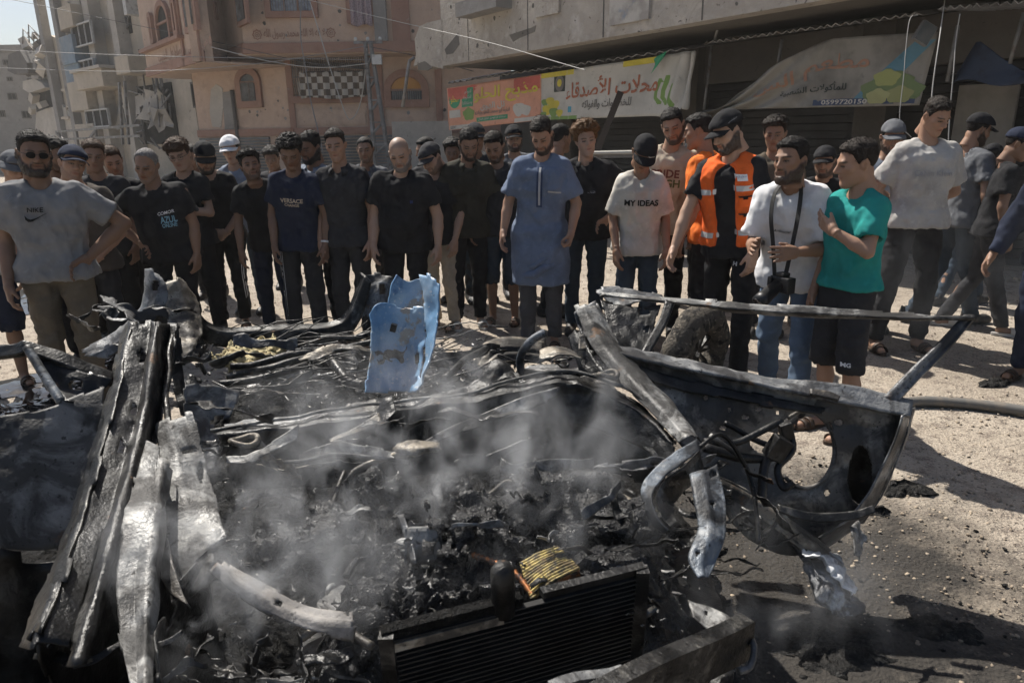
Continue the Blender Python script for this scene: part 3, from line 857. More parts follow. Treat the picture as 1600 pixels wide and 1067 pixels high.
# ------------------------------------------------------------------ ground
def ground_mat():
    m = bpy.data.materials.new('dirt_ground'); m.use_nodes = True; nt = m.node_tree; b = nt.nodes['Principled BSDF']
    v = _coords(nt, 'Object')
    c = _mix(nt, _ramp(nt, _noise(nt, v, .7, 6), .4, .65), (.31, .26, .205), (.41, .355, .29))
    c = _mix(nt, _ramp(nt, _noise(nt, v, 9, 6), .5, .66), c, (.19, .155, .125))
    c = _mix(nt, _ramp(nt, _noise(nt, v, 95, 2), .58, .68), c, (.52, .45, .36))
    c = _mix(nt, _ramp(nt, _noise(nt, v, 60, 2, .5), .6, .68), c, (.1, .08, .065))
    # soot and oil soaked into the dirt round the burnt car, edge broken by noise
    g = nt.nodes.new('ShaderNodeVectorMath'); g.operation = 'DISTANCE'; g.inputs[1].default_value = (.1, 2.2, 0)
    mp = nt.nodes.new('ShaderNodeMapping'); mp.inputs['Scale'].default_value = (.9, 1.0, 1); nt.links.new(v, mp.inputs[0]); g.inputs[1].default_value = (.1, 2.1, 0)
    nt.links.new(mp.outputs[0], g.inputs[0])
    ad = nt.nodes.new('ShaderNodeMath'); ad.operation = 'MULTIPLY_ADD'; ad.inputs[1].default_value = 2.2
    nt.links.new(_noise(nt, v, 2.6, 6, .65), ad.inputs[0]); nt.links.new(g.outputs['Value'], ad.inputs[2])
    c = _mix(nt, _ramp(nt, ad.outputs[0], .62 * 1, .63 * 1, (1, 1, 1), (0, 0, 0)) if False else _soot(nt, ad.outputs[0]), c, (.018, .016, .014))
    nt.links.new(c, b.inputs['Base Color'])
    b.inputs['Roughness'].default_value = .92
    n1 = _bump(nt, _noise(nt, v, 7, 3), .5, .05); n2 = _bump(nt, _noise(nt, v, 60, 4), .9, .02, n1)
    nt.links.new(n2, b.inputs['Normal'])
    return m
def _soot(nt, val):
    r = nt.nodes.new('ShaderNodeMapRange'); r.inputs[1].default_value = 2.4; r.inputs[2].default_value = 3.3; r.inputs[3].default_value = .95; r.inputs[4].default_value = 0
    nt.links.new(val, r.inputs[0]); return r.outputs[0]
def axis(a, b, c, d, fine, coarse):
    xs = list(np.arange(b, c, fine)); x = b; st = fine; L = []
    while x > a: st *= 1.25; x -= min(st, coarse); L.append(x)
    x = xs[-1]; st = fine; Rr = []
    while x < d: st *= 1.25; x += min(st, coarse); Rr.append(x)
    return np.array(L[::-1] + xs + Rr)
gx = axis(-400, -6, 6, 400, .06, 60); gy = axis(-60, .2, 8.5, 900, .06, 80)
GX, GY = np.meshgrid(gx, gy); P2 = np.stack([GX.ravel(), GY.ravel(), np.zeros(GX.size)], 1)
near = np.clip(1 - np.maximum(np.abs(P2[:, 0]) - 5, P2[:, 1] - 9) / 6, 0, 1)
P2[:, 2] = (fbm(P2, (1.1, 1.1, 1), 3, 2) * .018 + fbm(P2, (5, 5, 1), 3, 5) * .008) * near - .004
nx_ = len(gx); ii = np.arange(len(gx) - 1)[None, :] + (np.arange(len(gy) - 1) * nx_)[:, None]
GF = np.stack([ii, ii + 1, ii + 1 + nx_, ii + nx_], -1).reshape(-1, 4)
tag(link('ground', npmesh('ground', P2, [GF]), ground_mat()), kind='structure')

ROCKS = []
for k in range(6):
    bm = bmesh.new(); bmesh.ops.create_icosphere(bm, subdivisions=1, radius=1)
    for v in bm.verts: v.co *= rnd.uniform(.6, 1.15)
    bm.verts.ensure_lookup_table()
    ROCKS.append((np.array([v.co[:] for v in bm.verts]), np.array([[v.index for v in f.verts] for f in bm.faces]))); bm.free()
def scatter(name, n, pos, size, m, label, cat, flat=.6, parent=None):
    Vs = []; Fs = []; c = 0
    for _ in range(n):
        V, F = ROCKS[rnd.randrange(6)]
        x, y, z = pos(); sc_ = size()
        R3 = euler_mat(rnd.uniform(-.4, .4), rnd.uniform(-.4, .4), rnd.uniform(0, 6.28))
        Vs.append((V * np.array((1, rnd.uniform(.6, 1), flat)) * sc_) @ R3.T + np.array((x, y, z + sc_ * flat * .35))); Fs.append(F + c); c += len(V)
    o = link(name, npmesh(name, np.concatenate(Vs), [np.concatenate(Fs)], smooth=False), m, parent)
    return tag(o, label, cat, kind='stuff')
STONE = mat('stone_bits', [(.38, .31, .23), ((.2, .16, .12), 2.2, .4, .6), ((.55, .48, .4), 1.1, .55, .7)], rough=.95, bumps=[(120, .4, .004)])
CHARRED = mat('char_bits', [(.008, .0075, .007), ((.03, .028, .026), 40, .52, .66), ((.1, .095, .09), 110, .64, .7)], rough=.7, spec=.25, rough_noise=(30, .35, .9), bumps=[(60, .9, .02, 6), (220, .8, .004)])
scatter('gravel', 5000, lambda: (rnd.uniform(-5.5, 5.5), 1.4 + 7 * rnd.random() ** 1.3, 0), lambda: .003 + .012 * rnd.random() ** 3, STONE, 'pale gravel strewn over the dirt street', 'gravel')
scatter('gravel', 3200, lambda: (rnd.uniform(.6, 3.4), 1.2 + 3.2 * rnd.random() ** 1.2, 0), lambda: .003 + .011 * rnd.random() ** 2.5, STONE, 'loose pebbles in the dirt beside the open door', 'gravel')
scatter('rubble', 170, lambda: (rnd.uniform(-6, 6), rnd.uniform(4.2, 9.5), 0), lambda: .015 + .05 * rnd.random() ** 3, STONE, 'broken stone rubble lying among the feet', 'rubble')
scatter('charred_bits', 900, lambda: (rnd.gauss(.7, 1.1), 2.2 + rnd.gauss(0, .9), 0), lambda: .003 + .012 * rnd.random() ** 3, CHARRED, 'charred crumbs scattered on the dirt round the wreck', 'debris')
def blob(name, cx, cy, rx, ry, h, m, seed, n=44, kind=None, label=None, cat=None):
    V = [(cx, cy, h)]; rings = 14 if h > .02 else 7
    for j in range(1, rings + 1):
        for k in range(n):
            t = 2 * pi * k / n; r = j / rings
            w = 1 + .2 * sin(t * 2 + seed) + .12 * sin(t * 5 + seed * 2.1) + .07 * sin(t * 11 + seed * .7) + .04 * sin(t * 23 + seed)
            V.append((cx + cos(t) * rx * r * w, cy + sin(t) * ry * r * w, h * (1 - r ** 3)))
    F = [(0, 1 + k, 1 + (k + 1) % n) for k in range(n)]
    Q = [(1 + (j - 1) * n + k, 1 + j * n + k, 1 + j * n + (k + 1) % n, 1 + (j - 1) * n + (k + 1) % n) for j in range(1, rings) for k in range(n)]
    V = np.array(V)
    if h > .012: V[:, 2] += fbm(V, (45, 45, 45), 3, int(seed)) * .02 * (V[:, 2] > .003); V[:, :2] += np.stack([fbm(V, (30, 30, 30), 2, 3), fbm(V, (30, 30, 30), 2, 8)], 1) * .03
    o = link(name, npmesh(name, V, [np.array(F), np.array(Q)]), m)
    return tag(o, label, cat, kind=kind)
WATER = mat('puddle_water', [(.02, .02, .02)], rough=.06, spec=.6, bumps=[(9, .05, .01)])
for k, (px, py, rx, ry) in enumerate(((95, 600, .5, .35), (28, 470, .5, .9), (190, 560, .25, .3), (20, 640, .25, .2))):
    p = atz(px, py, 0); blob('puddle', p.x, p.y, rx, ry, .016, WATER, k * 1.7 + 1, kind='structure')
for k, (px, py, rx, lab) in enumerate(((1400, 765, .14, 'flat flake of charred crust beside the open door'), (1372, 800, .05, 'small charred lump just below the larger crust flake'), (1555, 600, .1, 'charred lump beside the pipe near the right edge'), (1470, 985, .11, 'glossy burnt crust low in the right corner'), (1300, 1010, .2, 'melted black crust in front of the white bag'))):
    p = atz(px, py, 0); blob('burnt_crust', p.x, p.y, rx * 1.1, rx * .65, .03, CHARRED, k * 2.3 + 2, label=lab, cat='debris')
pp = [atz(x, y, .035) for x, y in ((1380, 640), (1420, 628), (1480, 628), (1560, 636), (1640, 648))]
tag(MB().tube(spline(pp, 14), .033, 12).build('ground_pipe', mat('pipe_grey', [(.13, .125, .115), ((.25, .2, .15), 8, .5, .75)], rough=.7, bumps=[(40, .3, .005)])), 'dusty grey pipe lying across the dirt at right', 'pipe')

# ------------------------------------------------------------------ buildings
class Fac:
    """a vertical wall plane through two ground points; local x runs along it, y goes into the wall"""
    def __init__(s, P0, P1, root=None):
        P0 = Vector((P0[0], P0[1], 0)); d = Vector((P1[0], P1[1], 0)) - P0; s.len = d.length; d.normalize()
        s.M = Matrix(((d.x, -d.y, 0, P0.x), (d.y, d.x, 0, P0.y), (0, 0, 1, 0), (0, 0, 0, 1)))
        s.inv = s.M.inverted(); s.K = (root.inv @ s.M) if root else Matrix.Identity(4); s.P0 = P0; s.d = d
    def uv(s, px, py, depth=0.0):
        o = s.inv @ CAM; r = s.inv.to_3x3() @ ray(px, py)
        t = (depth - o.y) / r.y
        return (o.x + r.x * t, o.z + r.z * t)
    def box(s, mb, u0, u1, z0, z1, d0, d1): return mb.box((u0, d0, z0), (u1, d1, z1), s.K)
    def pbox(s, mb, px0, py0, px1, py1, d0, d1):
        a = s.uv(px0, py0, d0); b = s.uv(px1, py1, d0)
        return s.box(mb, min(a[0], b[0]), max(a[0], b[0]), min(a[1], b[1]), max(a[1], b[1]), d0, d1)
    def root(s, name, label, cat):
        e = bpy.data.objects.new(name, None); COL.objects.link(e); e.matrix_world = s.M; tag(e, label, cat); return e
def wall_mat(name, c, dirt, chip, rough=.9, sc=1.0):
    return mat(name, [c, (dirt, .55 * sc, .42, .7, 6), (sh(c, .8), 3.1 * sc, .45, .7, 6), (chip, 4.2 * sc, .68, .72, 3, 1.5), (sh(dirt, .6), 14 * sc, .66, .72, 4)], rough=rough, bumps=[(5, .5, .04), (45, .35, .01)])
PEACH = wall_mat('peach_plaster', (.5, .37, .29), (.42, .31, .245), (.36, .33, .3)); TRIM = wall_mat('terracotta_trim', (.32, .19, .145), (.27, .17, .135), (.3, .25, .22))
CONC = wall_mat('concrete', (.48, .445, .4), (.34, .31, .275), (.17, .155, .14)); CONCD = wall_mat('dark_concrete', (.13, .12, .11), (.08, .075, .07), (.05, .05, .05)); CREAM = wall_mat('cream_plaster', (.48, .42, .345), (.35, .31, .255), (.2, .18, .16))
GREYB = wall_mat('grey_block', (.27, .26, .25), (.2, .19, .18), (.12, .12, .12)); HOLE = mat('dark_interior', [(.02, .019, .018), ((.05, .045, .04), 3, .5, .7)], rough=.9)
BLUEP = wall_mat('faded_blue_paint', (.2, .27, .34), (.27, .26, .25), (.4, .36, .3)); STEEL = mat('weathered_steel', [(.17, .17, .17), ((.1, .07, .05), 9, .5, .7), ((.3, .3, .3), 3, .5, .7)], rough=.6, metal=.3)
WFRAME = mat('white_window_frame', [(.5, .5, .49), ((.3, .29, .27), 9, .5, .7)], rough=.6); GLASS = mat('dusty_glass', [(.05, .06, .07), ((.13, .13, .13), 3, .4, .7)], rough=.25, spec=.6)
SHUT = mat('steel_shutter', [(.15, .155, .16), ((.09, .08, .07), 2, .45, .7)], rough=.55, metal=.3, bumps=[(30, .2, .01)])

def window(fc, root, px0, py0, px1, py1, rows=1, cols=2, frame=None, pane=None, arch=False, grill=0, d=-.05, w=.07, name='window'):
    """a window proud of its wall: frame, panes set back inside it, optional bars"""
    frame = frame or WFRAME; pane = pane or GLASS
    a = fc.uv(px0, py0); b = fc.uv(px1, py1); u0, u1 = min(a[0], b[0]), max(a[0], b[0]); z0, z1 = min(a[1], b[1]), max(a[1], b[1])
    mb = MB(); n = 12; rad = (u1 - u0) / 2; zc = z1 - (rad * .8 if arch else 0)
    fc.box(mb, u0 - w, u0, z0 - w, zc, d, .0); fc.box(mb, u1, u1 + w, z0 - w, zc, d, 0); fc.box(mb, u0, u1, z0 - w, z0, d, 0)
    if arch:
        for k in range(n):
            t0, t1 = pi * k / n, pi * (k + 1) / n; cu = (u0 + u1) / 2
            V = []
            for t, r in ((t0, 0), (t1, 0), (t1, 1), (t0, 1)):
                for dd in (d, 0.0): V.append(fc.K @ Vector((cu + cos(t) * (rad + r * w), dd, zc + sin(t) * (rad * .8 + r * w))))
            mb.add(V, [(0, 2, 4, 6), (1, 7, 5, 3), (0, 1, 3, 2), (4, 5, 7, 6), (2, 3, 5, 4), (6, 7, 1, 0)])
    else: fc.box(mb, u0 - w, u1 + w, zc, zc + w, d, 0)
    o = mb.build(name, frame, root)
    if arch:
        cu = (u0 + u1) / 2
        V = [fc.K @ Vector((cu, d * .3, zc))] + [fc.K @ Vector((cu + cos(t) * rad, d * .3, zc + sin(t) * rad * .8)) for t in np.linspace(0, pi, 13)]
        MB().add(V, [(0, 1 + k, 2 + k) for k in range(12)]).build('pane', pane if grill != 9 else mat('amber_glass', [(.45, .22, .05)], rough=.4), o)
        m2 = MB(); fc.box(m2, u0, u1, zc - .03, zc + .03, d * .8, d * .1); m2.build('transom', frame, o)
    for i in range(cols):
        for j in range(rows):
            uu0 = u0 + (u1 - u0) * i / cols; uu1 = u0 + (u1 - u0) * (i + 1) / cols; zz0 = z0 + (zc - z0) * j / rows; zz1 = z0 + (zc - z0) * (j + 1) / rows
            m2 = MB(); fc.box(m2, uu0, uu1, zz0, zz1, d * .3 + .002 * ((i + j) % 2), d * .3 + .012 + .002 * ((i + j) % 2)); m2.build('pane', pane, o)
    for i in range(1, cols):
        m2 = MB(); u = u0 + (u1 - u0) * i / cols; fc.box(m2, u - .02, u + .02, z0, zc, d * .75, d * .1); m2.build('mullion', frame, o)
    if grill:
        for k in range(1, 14):
            m2 = MB(); u = u0 + (u1 - u0) * k / 14; fc.box(m2, u - .008, u + .008, z0, zc, d - .03, d - .014); m2.build('bar', STEEL, o)
    return o
def jag(fc, root, name, pts, d0, d1, m):
    """broken-edged slab: pixel outline extruded into the wall"""
    P = [fc.uv(x, y) for x, y in pts]; n = len(P)
    V = [fc.K @ Vector((u, d0, z)) for u, z in P] + [fc.K @ Vector((u, d1, z)) for u, z in P]
    return MB().add(V, [tuple(range(n)), tuple(range(2 * n - 1, n - 1, -1))] + [(i, n + i, n + (i + 1) % n, (i + 1) % n) for i in range(n)]).build(name, m, root)

# --- far grey block at the left edge
fb = Fac(at(-160, 210, 46), at(66, 210, 46)); rb = fb.root('apartment_block', 'plain grey apartment block far back under the open sky', 'building')
mb = MB(); u1_ = fb.len; zt = fb.uv(40, 80)[1]; fb.box(mb, 0, u1_, 0, zt, 0, 9); mb.build('wall', GREYB, rb)
mb = MB(); fb.box(mb, -.1, u1_ + .1, zt, zt + .35, -.12, 9.1); mb.build('parapet', GREYB, rb)
for (x0, y0, x1, y1) in ((6, 95, 14, 101), (12, 122, 19, 126), (13, 147, 26, 155), (0, 174, 8, 182), (35, 175, 48, 184), (44, 124, 50, 131), (38, 98, 46, 106)): window(fb, rb, x0, y0, x1, y1, 1, 2, frame=CONCD, pane=HOLE, w=.05)
mb = MB(); a = fb.uv(34, 86); 
for dx in (0, .5, 1): mb.bar((a[0] + dx, 1, zt), (a[0] + dx, 1, zt + 1.2), .05)
mb.build('roof_rack', STEEL, rb); MB().bar((a[0] - .1, 1, zt + .9), (a[0] + 1.1, 1, zt + .9), .05).bar((a[0] - .1, 1, zt + .5), (a[0] + 1.1, 1, zt + .5), .05).build('roof_rack_rail', STEEL, rb)

# --- shelled tower
tw = Fac(at(78, 205, 40), at(310, 205, 28)); rt = tw.root('shelled_tower', 'tall shell damaged cream and concrete tower with gutted bays and hanging balconies', 'building')
ZT = 26
uR = tw.len
mb = MB(); tw.box(mb, tw.uv(112, 150)[0], uR, 0, ZT, 0, 8); mb.build('wall', CREAM, rt)
# the broken corner on the left: floors stepping back, torn edge
jag(tw, rt, 'broken_wall', [(60, 52), (68, 58), (75, 55), (92, 62), (100, 105), (106, 160), (112, 205), (112, 225), (70, 225), (72, 190), (62, 170), (78, 150), (70, 128), (60, 110), (56, 80)], .05, .4, CREAM)
jag(tw, rt, 'broken_slab', [(40, 88), (58, 80), (70, 100), (72, 116), (50, 118), (38, 112)], -.8, .3, CONCD)
jag(tw, rt, 'broken_slab', [(52, 128), (70, 124), (82, 130), (88, 138), (62, 146), (52, 140)], -.5, .3, CONC)
jag(tw, rt, 'dark_opening', [(55, 142), (78, 134), (98, 160), (92, 172), (58, 176)], -.02, .04, HOLE)
jag(tw, rt, 'broken_wall', [(60, 176), (76, 170), (100, 164), (112, 176), (120, 230), (64, 230), (58, 205)], -.1, .03, CONC)
for k in range(16):
    a = tw.uv(rnd.uniform(50, 80), rnd.uniform(50, 180)); m2 = MB(); r = rnd.uniform(.15, .45)
    m2.box((-r, -r * .6, -r * .5), (r, r * .6, r * .5), tw.K @ Matrix.Translation((a[0], -.3, a[1])) @ Matrix.Rotation(rnd.uniform(-.9, .9), 4, 'Y') @ Matrix.Rotation(rnd.uniform(-.9, .9), 4, 'X')); m2.build('rubble_block', CONC if k % 3 else CONCD, rt)
for px in (60, 70, 78):
    a = tw.uv(px, 60 + rnd.uniform(-6, 20)); mb = MB(); mb.tube([tw.K @ Vector((a[0], -.2, a[1])), tw.K @ Vector((a[0] - rnd.uniform(.3, .8), -.4, a[1] + rnd.uniform(.2, .7))), tw.K @ Vector((a[0] - rnd.uniform(.8, 1.2), -.5, a[1] - .2))], .03, 6); mb.build('bent_rebar', STEEL, rt)
for px, w_, pr in ((98, .55, .35), (122, .55, .35), (178, .7, .5), (217, .6, .5)):
    u = tw.uv(px, 170)[0]; mb = MB(); tw.box(mb, u - w_ / 2, u + w_ / 2, 0, ZT, -pr, .02); mb.build('pillar', CONC if px > 150 else GREYB, rt)
# windows between the left pillars
for py in (8, 48, 84, 124, 168):
    a = tw.uv(110, py); window(tw, rt, 107, py, 113, py + 14, 1, 1, frame=CREAM, pane=HOLE, arch=True, w=.1, d=-.12)
    mb = MB(); tw.box(mb, a[0] - .55, a[0] + .55, tw.uv(110, py + 15)[1] - .12, tw.uv(110, py + 15)[1], -.35, 0); mb.build('sill', CREAM, rt)
# curved balcony column: parapets and glazed bays
def bay(px0, px1, py0, py1, m, proud, name='balcony_wall', n=8):
    a = tw.uv(px0, py0); b = tw.uv(px1, py1); u0, u1, z0, z1 = a[0], b[0], b[1], a[1]
    V = []; F = []
    for i in range(n + 1):
        t = i / n; u = u0 + (u1 - u0) * t; d = -proud * (1 - (1 - min(1, t * 2.2)) ** 2) ** .5 if t < .5 else -proud
        for z in (z0, z1): V.append(tw.K @ Vector((u, d, z)))
    for z in (z0, z1): V += [tw.K @ Vector((u1, 0, z))]
    k = n + 1
    for i in range(n): F.append((2 * i, 2 * i + 2, 2 * i + 3, 2 * i + 1))
    F.append((2 * n, 2 * k, 2 * k + 1, 2 * n + 1))
    F.append(tuple(2 * i for i in range(k)) + (2 * k,)); F.append(tuple(2 * i + 1 for i in range(k))[::-1] + (2 * k + 1,))
    return MB().add(V, F).build(name, m, rt)
bay(112, 150, 22, 44, CREAM, .9); bay(113, 153, 66, 100, BLUEP, .9); bay(118, 158, 108, 134, BLUEP, .8); bay(124, 172, 134, 172, CREAM, .9); bay(132, 180, 196, 225, CREAM, .8)
for (x0, y0, x1, y1, c) in ((114, 44, 148, 66, 3), (118, 100, 150, 109, 4), (136, 175, 174, 196, 3)):
    f2 = Fac((tw.M @ Vector((0, -.7, 0))), (tw.M @ Vector((10, -.7, 0))), tw); window(f2, rt, x0, y0, x1, y1, 1, c, pane=HOLE, d=-.1, w=.06, name='balcony_window')
window(tw, rt, 128, -8, 146, 24, 1, 1, frame=CREAM, pane=mat('blue_curtain', [(.03, .05, .12)], rough=.8), d=-.15)
# big gutted bays on the right
for (x0, y0, x1, y1) in ((184, -30, 208, 52), (186, 55, 208, 100)):
    a = tw.uv(x0, y0); b = tw.uv(x1, y1); mb = MB(); tw.box(mb, a[0], b[0], b[1], a[1], -.03, .05); mb.build('dark_opening', HOLE, rt)
    for k in range(7):
        u = a[0] + (b[0] - a[0]) * rnd.random(); z = b[1] + (a[1] - b[1]) * rnd.random()
        MB().bar(tw.K @ Vector((u, -.1, z)), tw.K @ Vector((u + rnd.uniform(-.9, .9), -.1, z + rnd.uniform(.5, 1.6))), .06).build('bent_frame', STEEL, rt)
mb = MB(); a = tw.uv(164, 118); b = tw.uv(214, 137); tw.box(mb, a[0], b[0], b[1], a[1], -1.3, 0); mb.build('balcony', CREAM, rt, .02)
mb = MB(); tw.box(mb, a[0] - .1, b[0] + .1, a[1], a[1] + .12, -1.4, 0); mb.build('balcony_coping', CONC, rt)
mb = MB(); a = tw.uv(218, 92); b = tw.uv(244, 116); tw.box(mb, a[0], b[0], b[1], a[1], -1.0, 0); mb.build('balcony', CREAM, rt, .02)
mb = MB(); a = tw.uv(219, 0); b = tw.uv(228, 26); tw.box(mb, a[0], b[0], b[1], a[1], -.7, 0); mb.build('air_conditioner', WFRAME, rt, .02)
a = tw.uv(222, 25); b = tw.uv(238, 98); mb = MB(); tw.box(mb, a[0], b[0], b[1], a[1], -.03, .05); mb.build('dark_opening', HOLE, rt)
# gutted storey with twisted metal
a = tw.uv(192, 140); b = tw.uv(282, 225); mb = MB(); tw.box(mb, a[0], b[0], b[1], a[1], -.06, .05); mb.build('dark_opening', HOLE, rt)
for k in range(46):
    u = a[0] + (b[0] - a[0]) * rnd.random(); z = b[1] + (a[1] - b[1]) * rnd.random()
    vert = rnd.random() < .6; l = rnd.uniform(.5, 1.8)
    p = Vector((u, -.15 - .3 * rnd.random(), z)); q = p + (Vector((rnd.uniform(-.25, .25), 0, l)) if vert else Vector((l, rnd.uniform(-.2, .2), rnd.uniform(-.6, .6))))
    MB().bar(tw.K @ p, tw.K @ q, .05).build('twisted_bar', STEEL, rt)
for k in range(5):
    p = tw.uv(rnd.uniform(205, 270), rnd.uniform(150, 190)); sz = rnd.uniform(.4, .9)
    V = [tw.K @ Vector((p[0] + sz * x + rnd.uniform(-.15, .15), -.35 + rnd.uniform(-.2, .2), p[1] + sz * z + rnd.uniform(-.2, .2))) for x in (-1, -.3, .4, 1) for z in (-.6, 0, .7)]
    o = MB().add(V, [(i * 3 + j, i * 3 + 3 + j, i * 3 + 4 + j, i * 3 + 1 + j) for i in range(3) for j in range(2)]).build('torn_sheet', CONC, rt); q = o.modifiers.new('thickness', 'SOLIDIFY'); q.thickness = .03
for k, (x0, y0, x1, y1) in enumerate(((146, 206, 286, 196), (146, 218, 286, 212), (150, 206, 160, 240), (180, 205, 184, 240), (212, 203, 214, 240), (146, 208, 180, 240), (180, 240, 212, 204), (262, 130, 266, 225), (253, 132, 256, 225))):
    a = tw.uv(x0, y0); b = tw.uv(x1, y1); MB().bar(tw.K @ Vector((a[0], -1.6, a[1])), tw.K @ Vector((b[0], -1.6, b[1])), .09).build('truss_bar', STEEL, rt)
window(tw, rt, 300, 132, 314, 165, 1, 2, frame=CONCD, pane=HOLE)

# --- peach building
B_ = at(332, 210, 21.0)
pk = Fac(at(397, 210, 21.6), at(760, 210, 21.6)); rp = pk.root('peach_building', 'pockmarked peach plaster building with terracotta trim and calligraphy bands', 'building')
le = Fac(atz(232, 121, at(332, 96, 21).z), (B_.x, B_.y), pk)            # left wing of the upper storey
ch = Fac((B_.x, B_.y), at(371, 210, 23.0), pk); cf2 = Fac(at(371, 210, 23.0), at(397, 210, 21.6), pk)
zs = at(332, 96, 21).z; zs2 = pk.uv(450, 84)[1]; ZP = 12.5
for fc, nm in ((le, 'wall'), (ch, 'return_wall'), (cf2, 'return_wall'), (pk, 'wall')):
    mb = MB(); z0 = zs if fc in (le, ch) else zs2; fc.box(mb, 0, fc.len, z0, ZP, 0, .3); mb.build(nm, PEACH, rp)
    mb = MB(); fc.box(mb, -.03, fc.len + .03, z0, z0 + .28, -.06, -.002); mb.build('trim_band', TRIM, rp)
mb = MB(); le.box(mb, 0, le.len, zs - .02, zs + .02, .02, 5); mb.build('soffit', PEACH, rp)
mb = MB(); pk.box(mb, -.2, pk.len, zs2 - .03, zs2 + .03, .02, 4); mb.build('soffit', PEACH, rp)
mb = MB(); le.box(mb, le.len - .3, le.len + .02, zs, ZP, -.07, -.002); mb.build('corner_trim', TRIM, rp)
mb = MB(); u = le.uv(288, 80)[0]; le.box(mb, u - .1, u + .06, zs, ZP, -.06, -.002); mb.build('trim_strip', TRIM, rp)
for px, w_ in ((628, .5),):
    u = pk.uv(px, 60)[0]; mb = MB(); pk.box(mb, u - w_ / 2, u + w_ / 2, zs2 + .28, ZP, -.05, -.002); mb.build('trim_strip', TRIM, rp)
u = pk.uv(596, 50)[0]; mb = MB(); pk.box(mb, u - .18, u + .18, zs2 + .28, ZP, -.12, -.002); mb.build('drain_recess', GREYB, rp)
# left wing arches
for x0, y0, x1, y1 in ((237, 28, 243, 62), (246, 14, 270, 58), (273, 6, 281, 48)): window(le, rp, x0, y0, x1, y1, 1, 1, frame=TRIM, pane=HOLE, arch=True, w=.14, d=-.12)
window(le, rp, 289, -20, 311, 38, 1, 2, frame=TRIM, pane=GLASS, grill=1, w=.16, d=-.12); window(pk, rp, 419, -40, 488, 18, 1, 3, frame=TRIM, pane=mat('pale_curtain', [(.3, .34, .4), ((.2, .22, .27), 6, .45, .6)], rough=.8), grill=1, w=.17, d=-.12)
window(cf2, rp, 371, -20, 389, 30, 1, 2, frame=TRIM, pane=HOLE, grill=1, w=.12, d=-.1); window(ch, rp, 334, 8, 337, 26, 1, 1, frame=TRIM, pane=HOLE, w=.08)
window(pk, rp, 546, -40, 580, 28, 1, 2, frame=TRIM, pane=HOLE, w=.15, d=-.1)
a = le.uv(238, 70); mb = MB(); le.box(mb, 0, le.uv(288, 60)[0], le.uv(260, 66)[1] - .1, le.uv(260, 66)[1], -.2, 0); mb.build('sill', TRIM, rp)
# calligraphy
def wall_text(fc, root, s, px0, py0, px1, py1, m, name='lettering', d=-.012, h=None):
    a = fc.uv(px0, (py0 + py1) / 2); b = fc.uv(px1, (py0 + py1) / 2); w = b[0] - a[0]; hh = fc.uv((px0 + px1) / 2, py0)[1] - fc.uv((px0 + px1) / 2, py1)[1]
    V, F = text_mesh(s, w=w, h=hh, bold=.02); c = ((a[0] + b[0]) / 2, (a[1] + b[1]) / 2)
    sl = (b[1] - a[1]) / w * 0
    return MB().add([fc.K @ Vector((p[0] + c[0], d + p[1] * 3, p[2] + c[1])) for p in V], F).build(name, m, root)
wall_text(pk, rp, arabic('\u0644\u0627 \u0627\u0644\u0647 \u0627\u0644\u0627 \u0627\u0644\u0644\u0647 \u0645\u062d\u0645\u062f \u0631\u0633\u0648\u0644 \u0627\u0644\u0644\u0647'), 412, 45, 508, 62, TRIM)
wall_text(le, rp, arabic('\u0635\u0644\u0648\u0627 \u0639\u0644\u0649 \u0627\u0644\u062d\u0628\u064a\u0628'), 247, 75, 284, 97, TRIM); wall_text(le, rp, arabic('\u0635\u0644 \u0639\u0644\u0649 \u0627\u0644\u0646\u0628\u064a'), 294, 62, 326, 84, TRIM)
def star(fc, px, py, r):
    c = fc.uv(px, py); mb = MB()
    for k, (rr, ri) in enumerate(((r, r * .74), (r * .52, r * .36))):
        V = []
        for t in range(16):
            for q in (1.0 if t % 2 else .8, ): pass
        out = [(cos(pi * t / 8) * (rr if t % 2 == 0 else rr * .8), sin(pi * t / 8) * (rr if t % 2 == 0 else rr * .8)) for t in range(16)]
        V = [fc.K @ Vector((c[0] + x, -.012, c[1] + z)) for x, z in out] + [fc.K @ Vector((c[0] + x * ri / rr, -.012, c[1] + z * ri / rr)) for x, z in out]
        mb.add(V, [(t, (t + 1) % 16, 16 + (t + 1) % 16, 16 + t) for t in range(16)])
    mb.add([fc.K @ Vector((c[0] + cos(pi * t / 4) * r * .17, -.012, c[1] + sin(pi * t / 4) * r * .17)) for t in range(8)], [tuple(range(8))])
    mb.build('star_rosette', TRIM, rp)
star(pk, 402, 55, .15); star(pk, 517, 52, .15); star(le, 289, 82, .13); star(le, 329, 64, .13)
# lower storey, set back
lo_ = Fac(at(312, 210, 24.2), at(462, 210, 22.6), pk); lr = Fac(at(462, 210, 22.6), at(800, 210, 22.6), pk)
zt0 = lo_.uv(400, 208)[1]
mb = MB(); lo_.box(mb, 0, lo_.len, 0, zs + .4, 0, .3); mb.build('wall', PEACH, rp)
x_a, x_b = lr.uv(462, 120)[0], lr.uv(572, 120)[0]; zb0, zb1 = lr.uv(500, 153)[1], zs2
mb = MB(); lr.box(mb, 0, x_b, 0, zb0, 0, .3); mb.build('wall', PEACH, rp)
mb = MB(); lr.box(mb, x_b, lr.len, 0, zs2 + .2, 0, .3); mb.build('wall', PEACH, rp)
mb = MB(); lr.box(mb, 0, x_b, zb0 - .02, zb1, 1.6, 1.7); mb.build('balcony_back_wall', CONCD, rp)
mb = MB(); lr.box(mb, -.02, x_b + .1, zb0 - .16, zb0 + .05, -.12, .31); mb.build('balcony_sill', TRIM, rp)
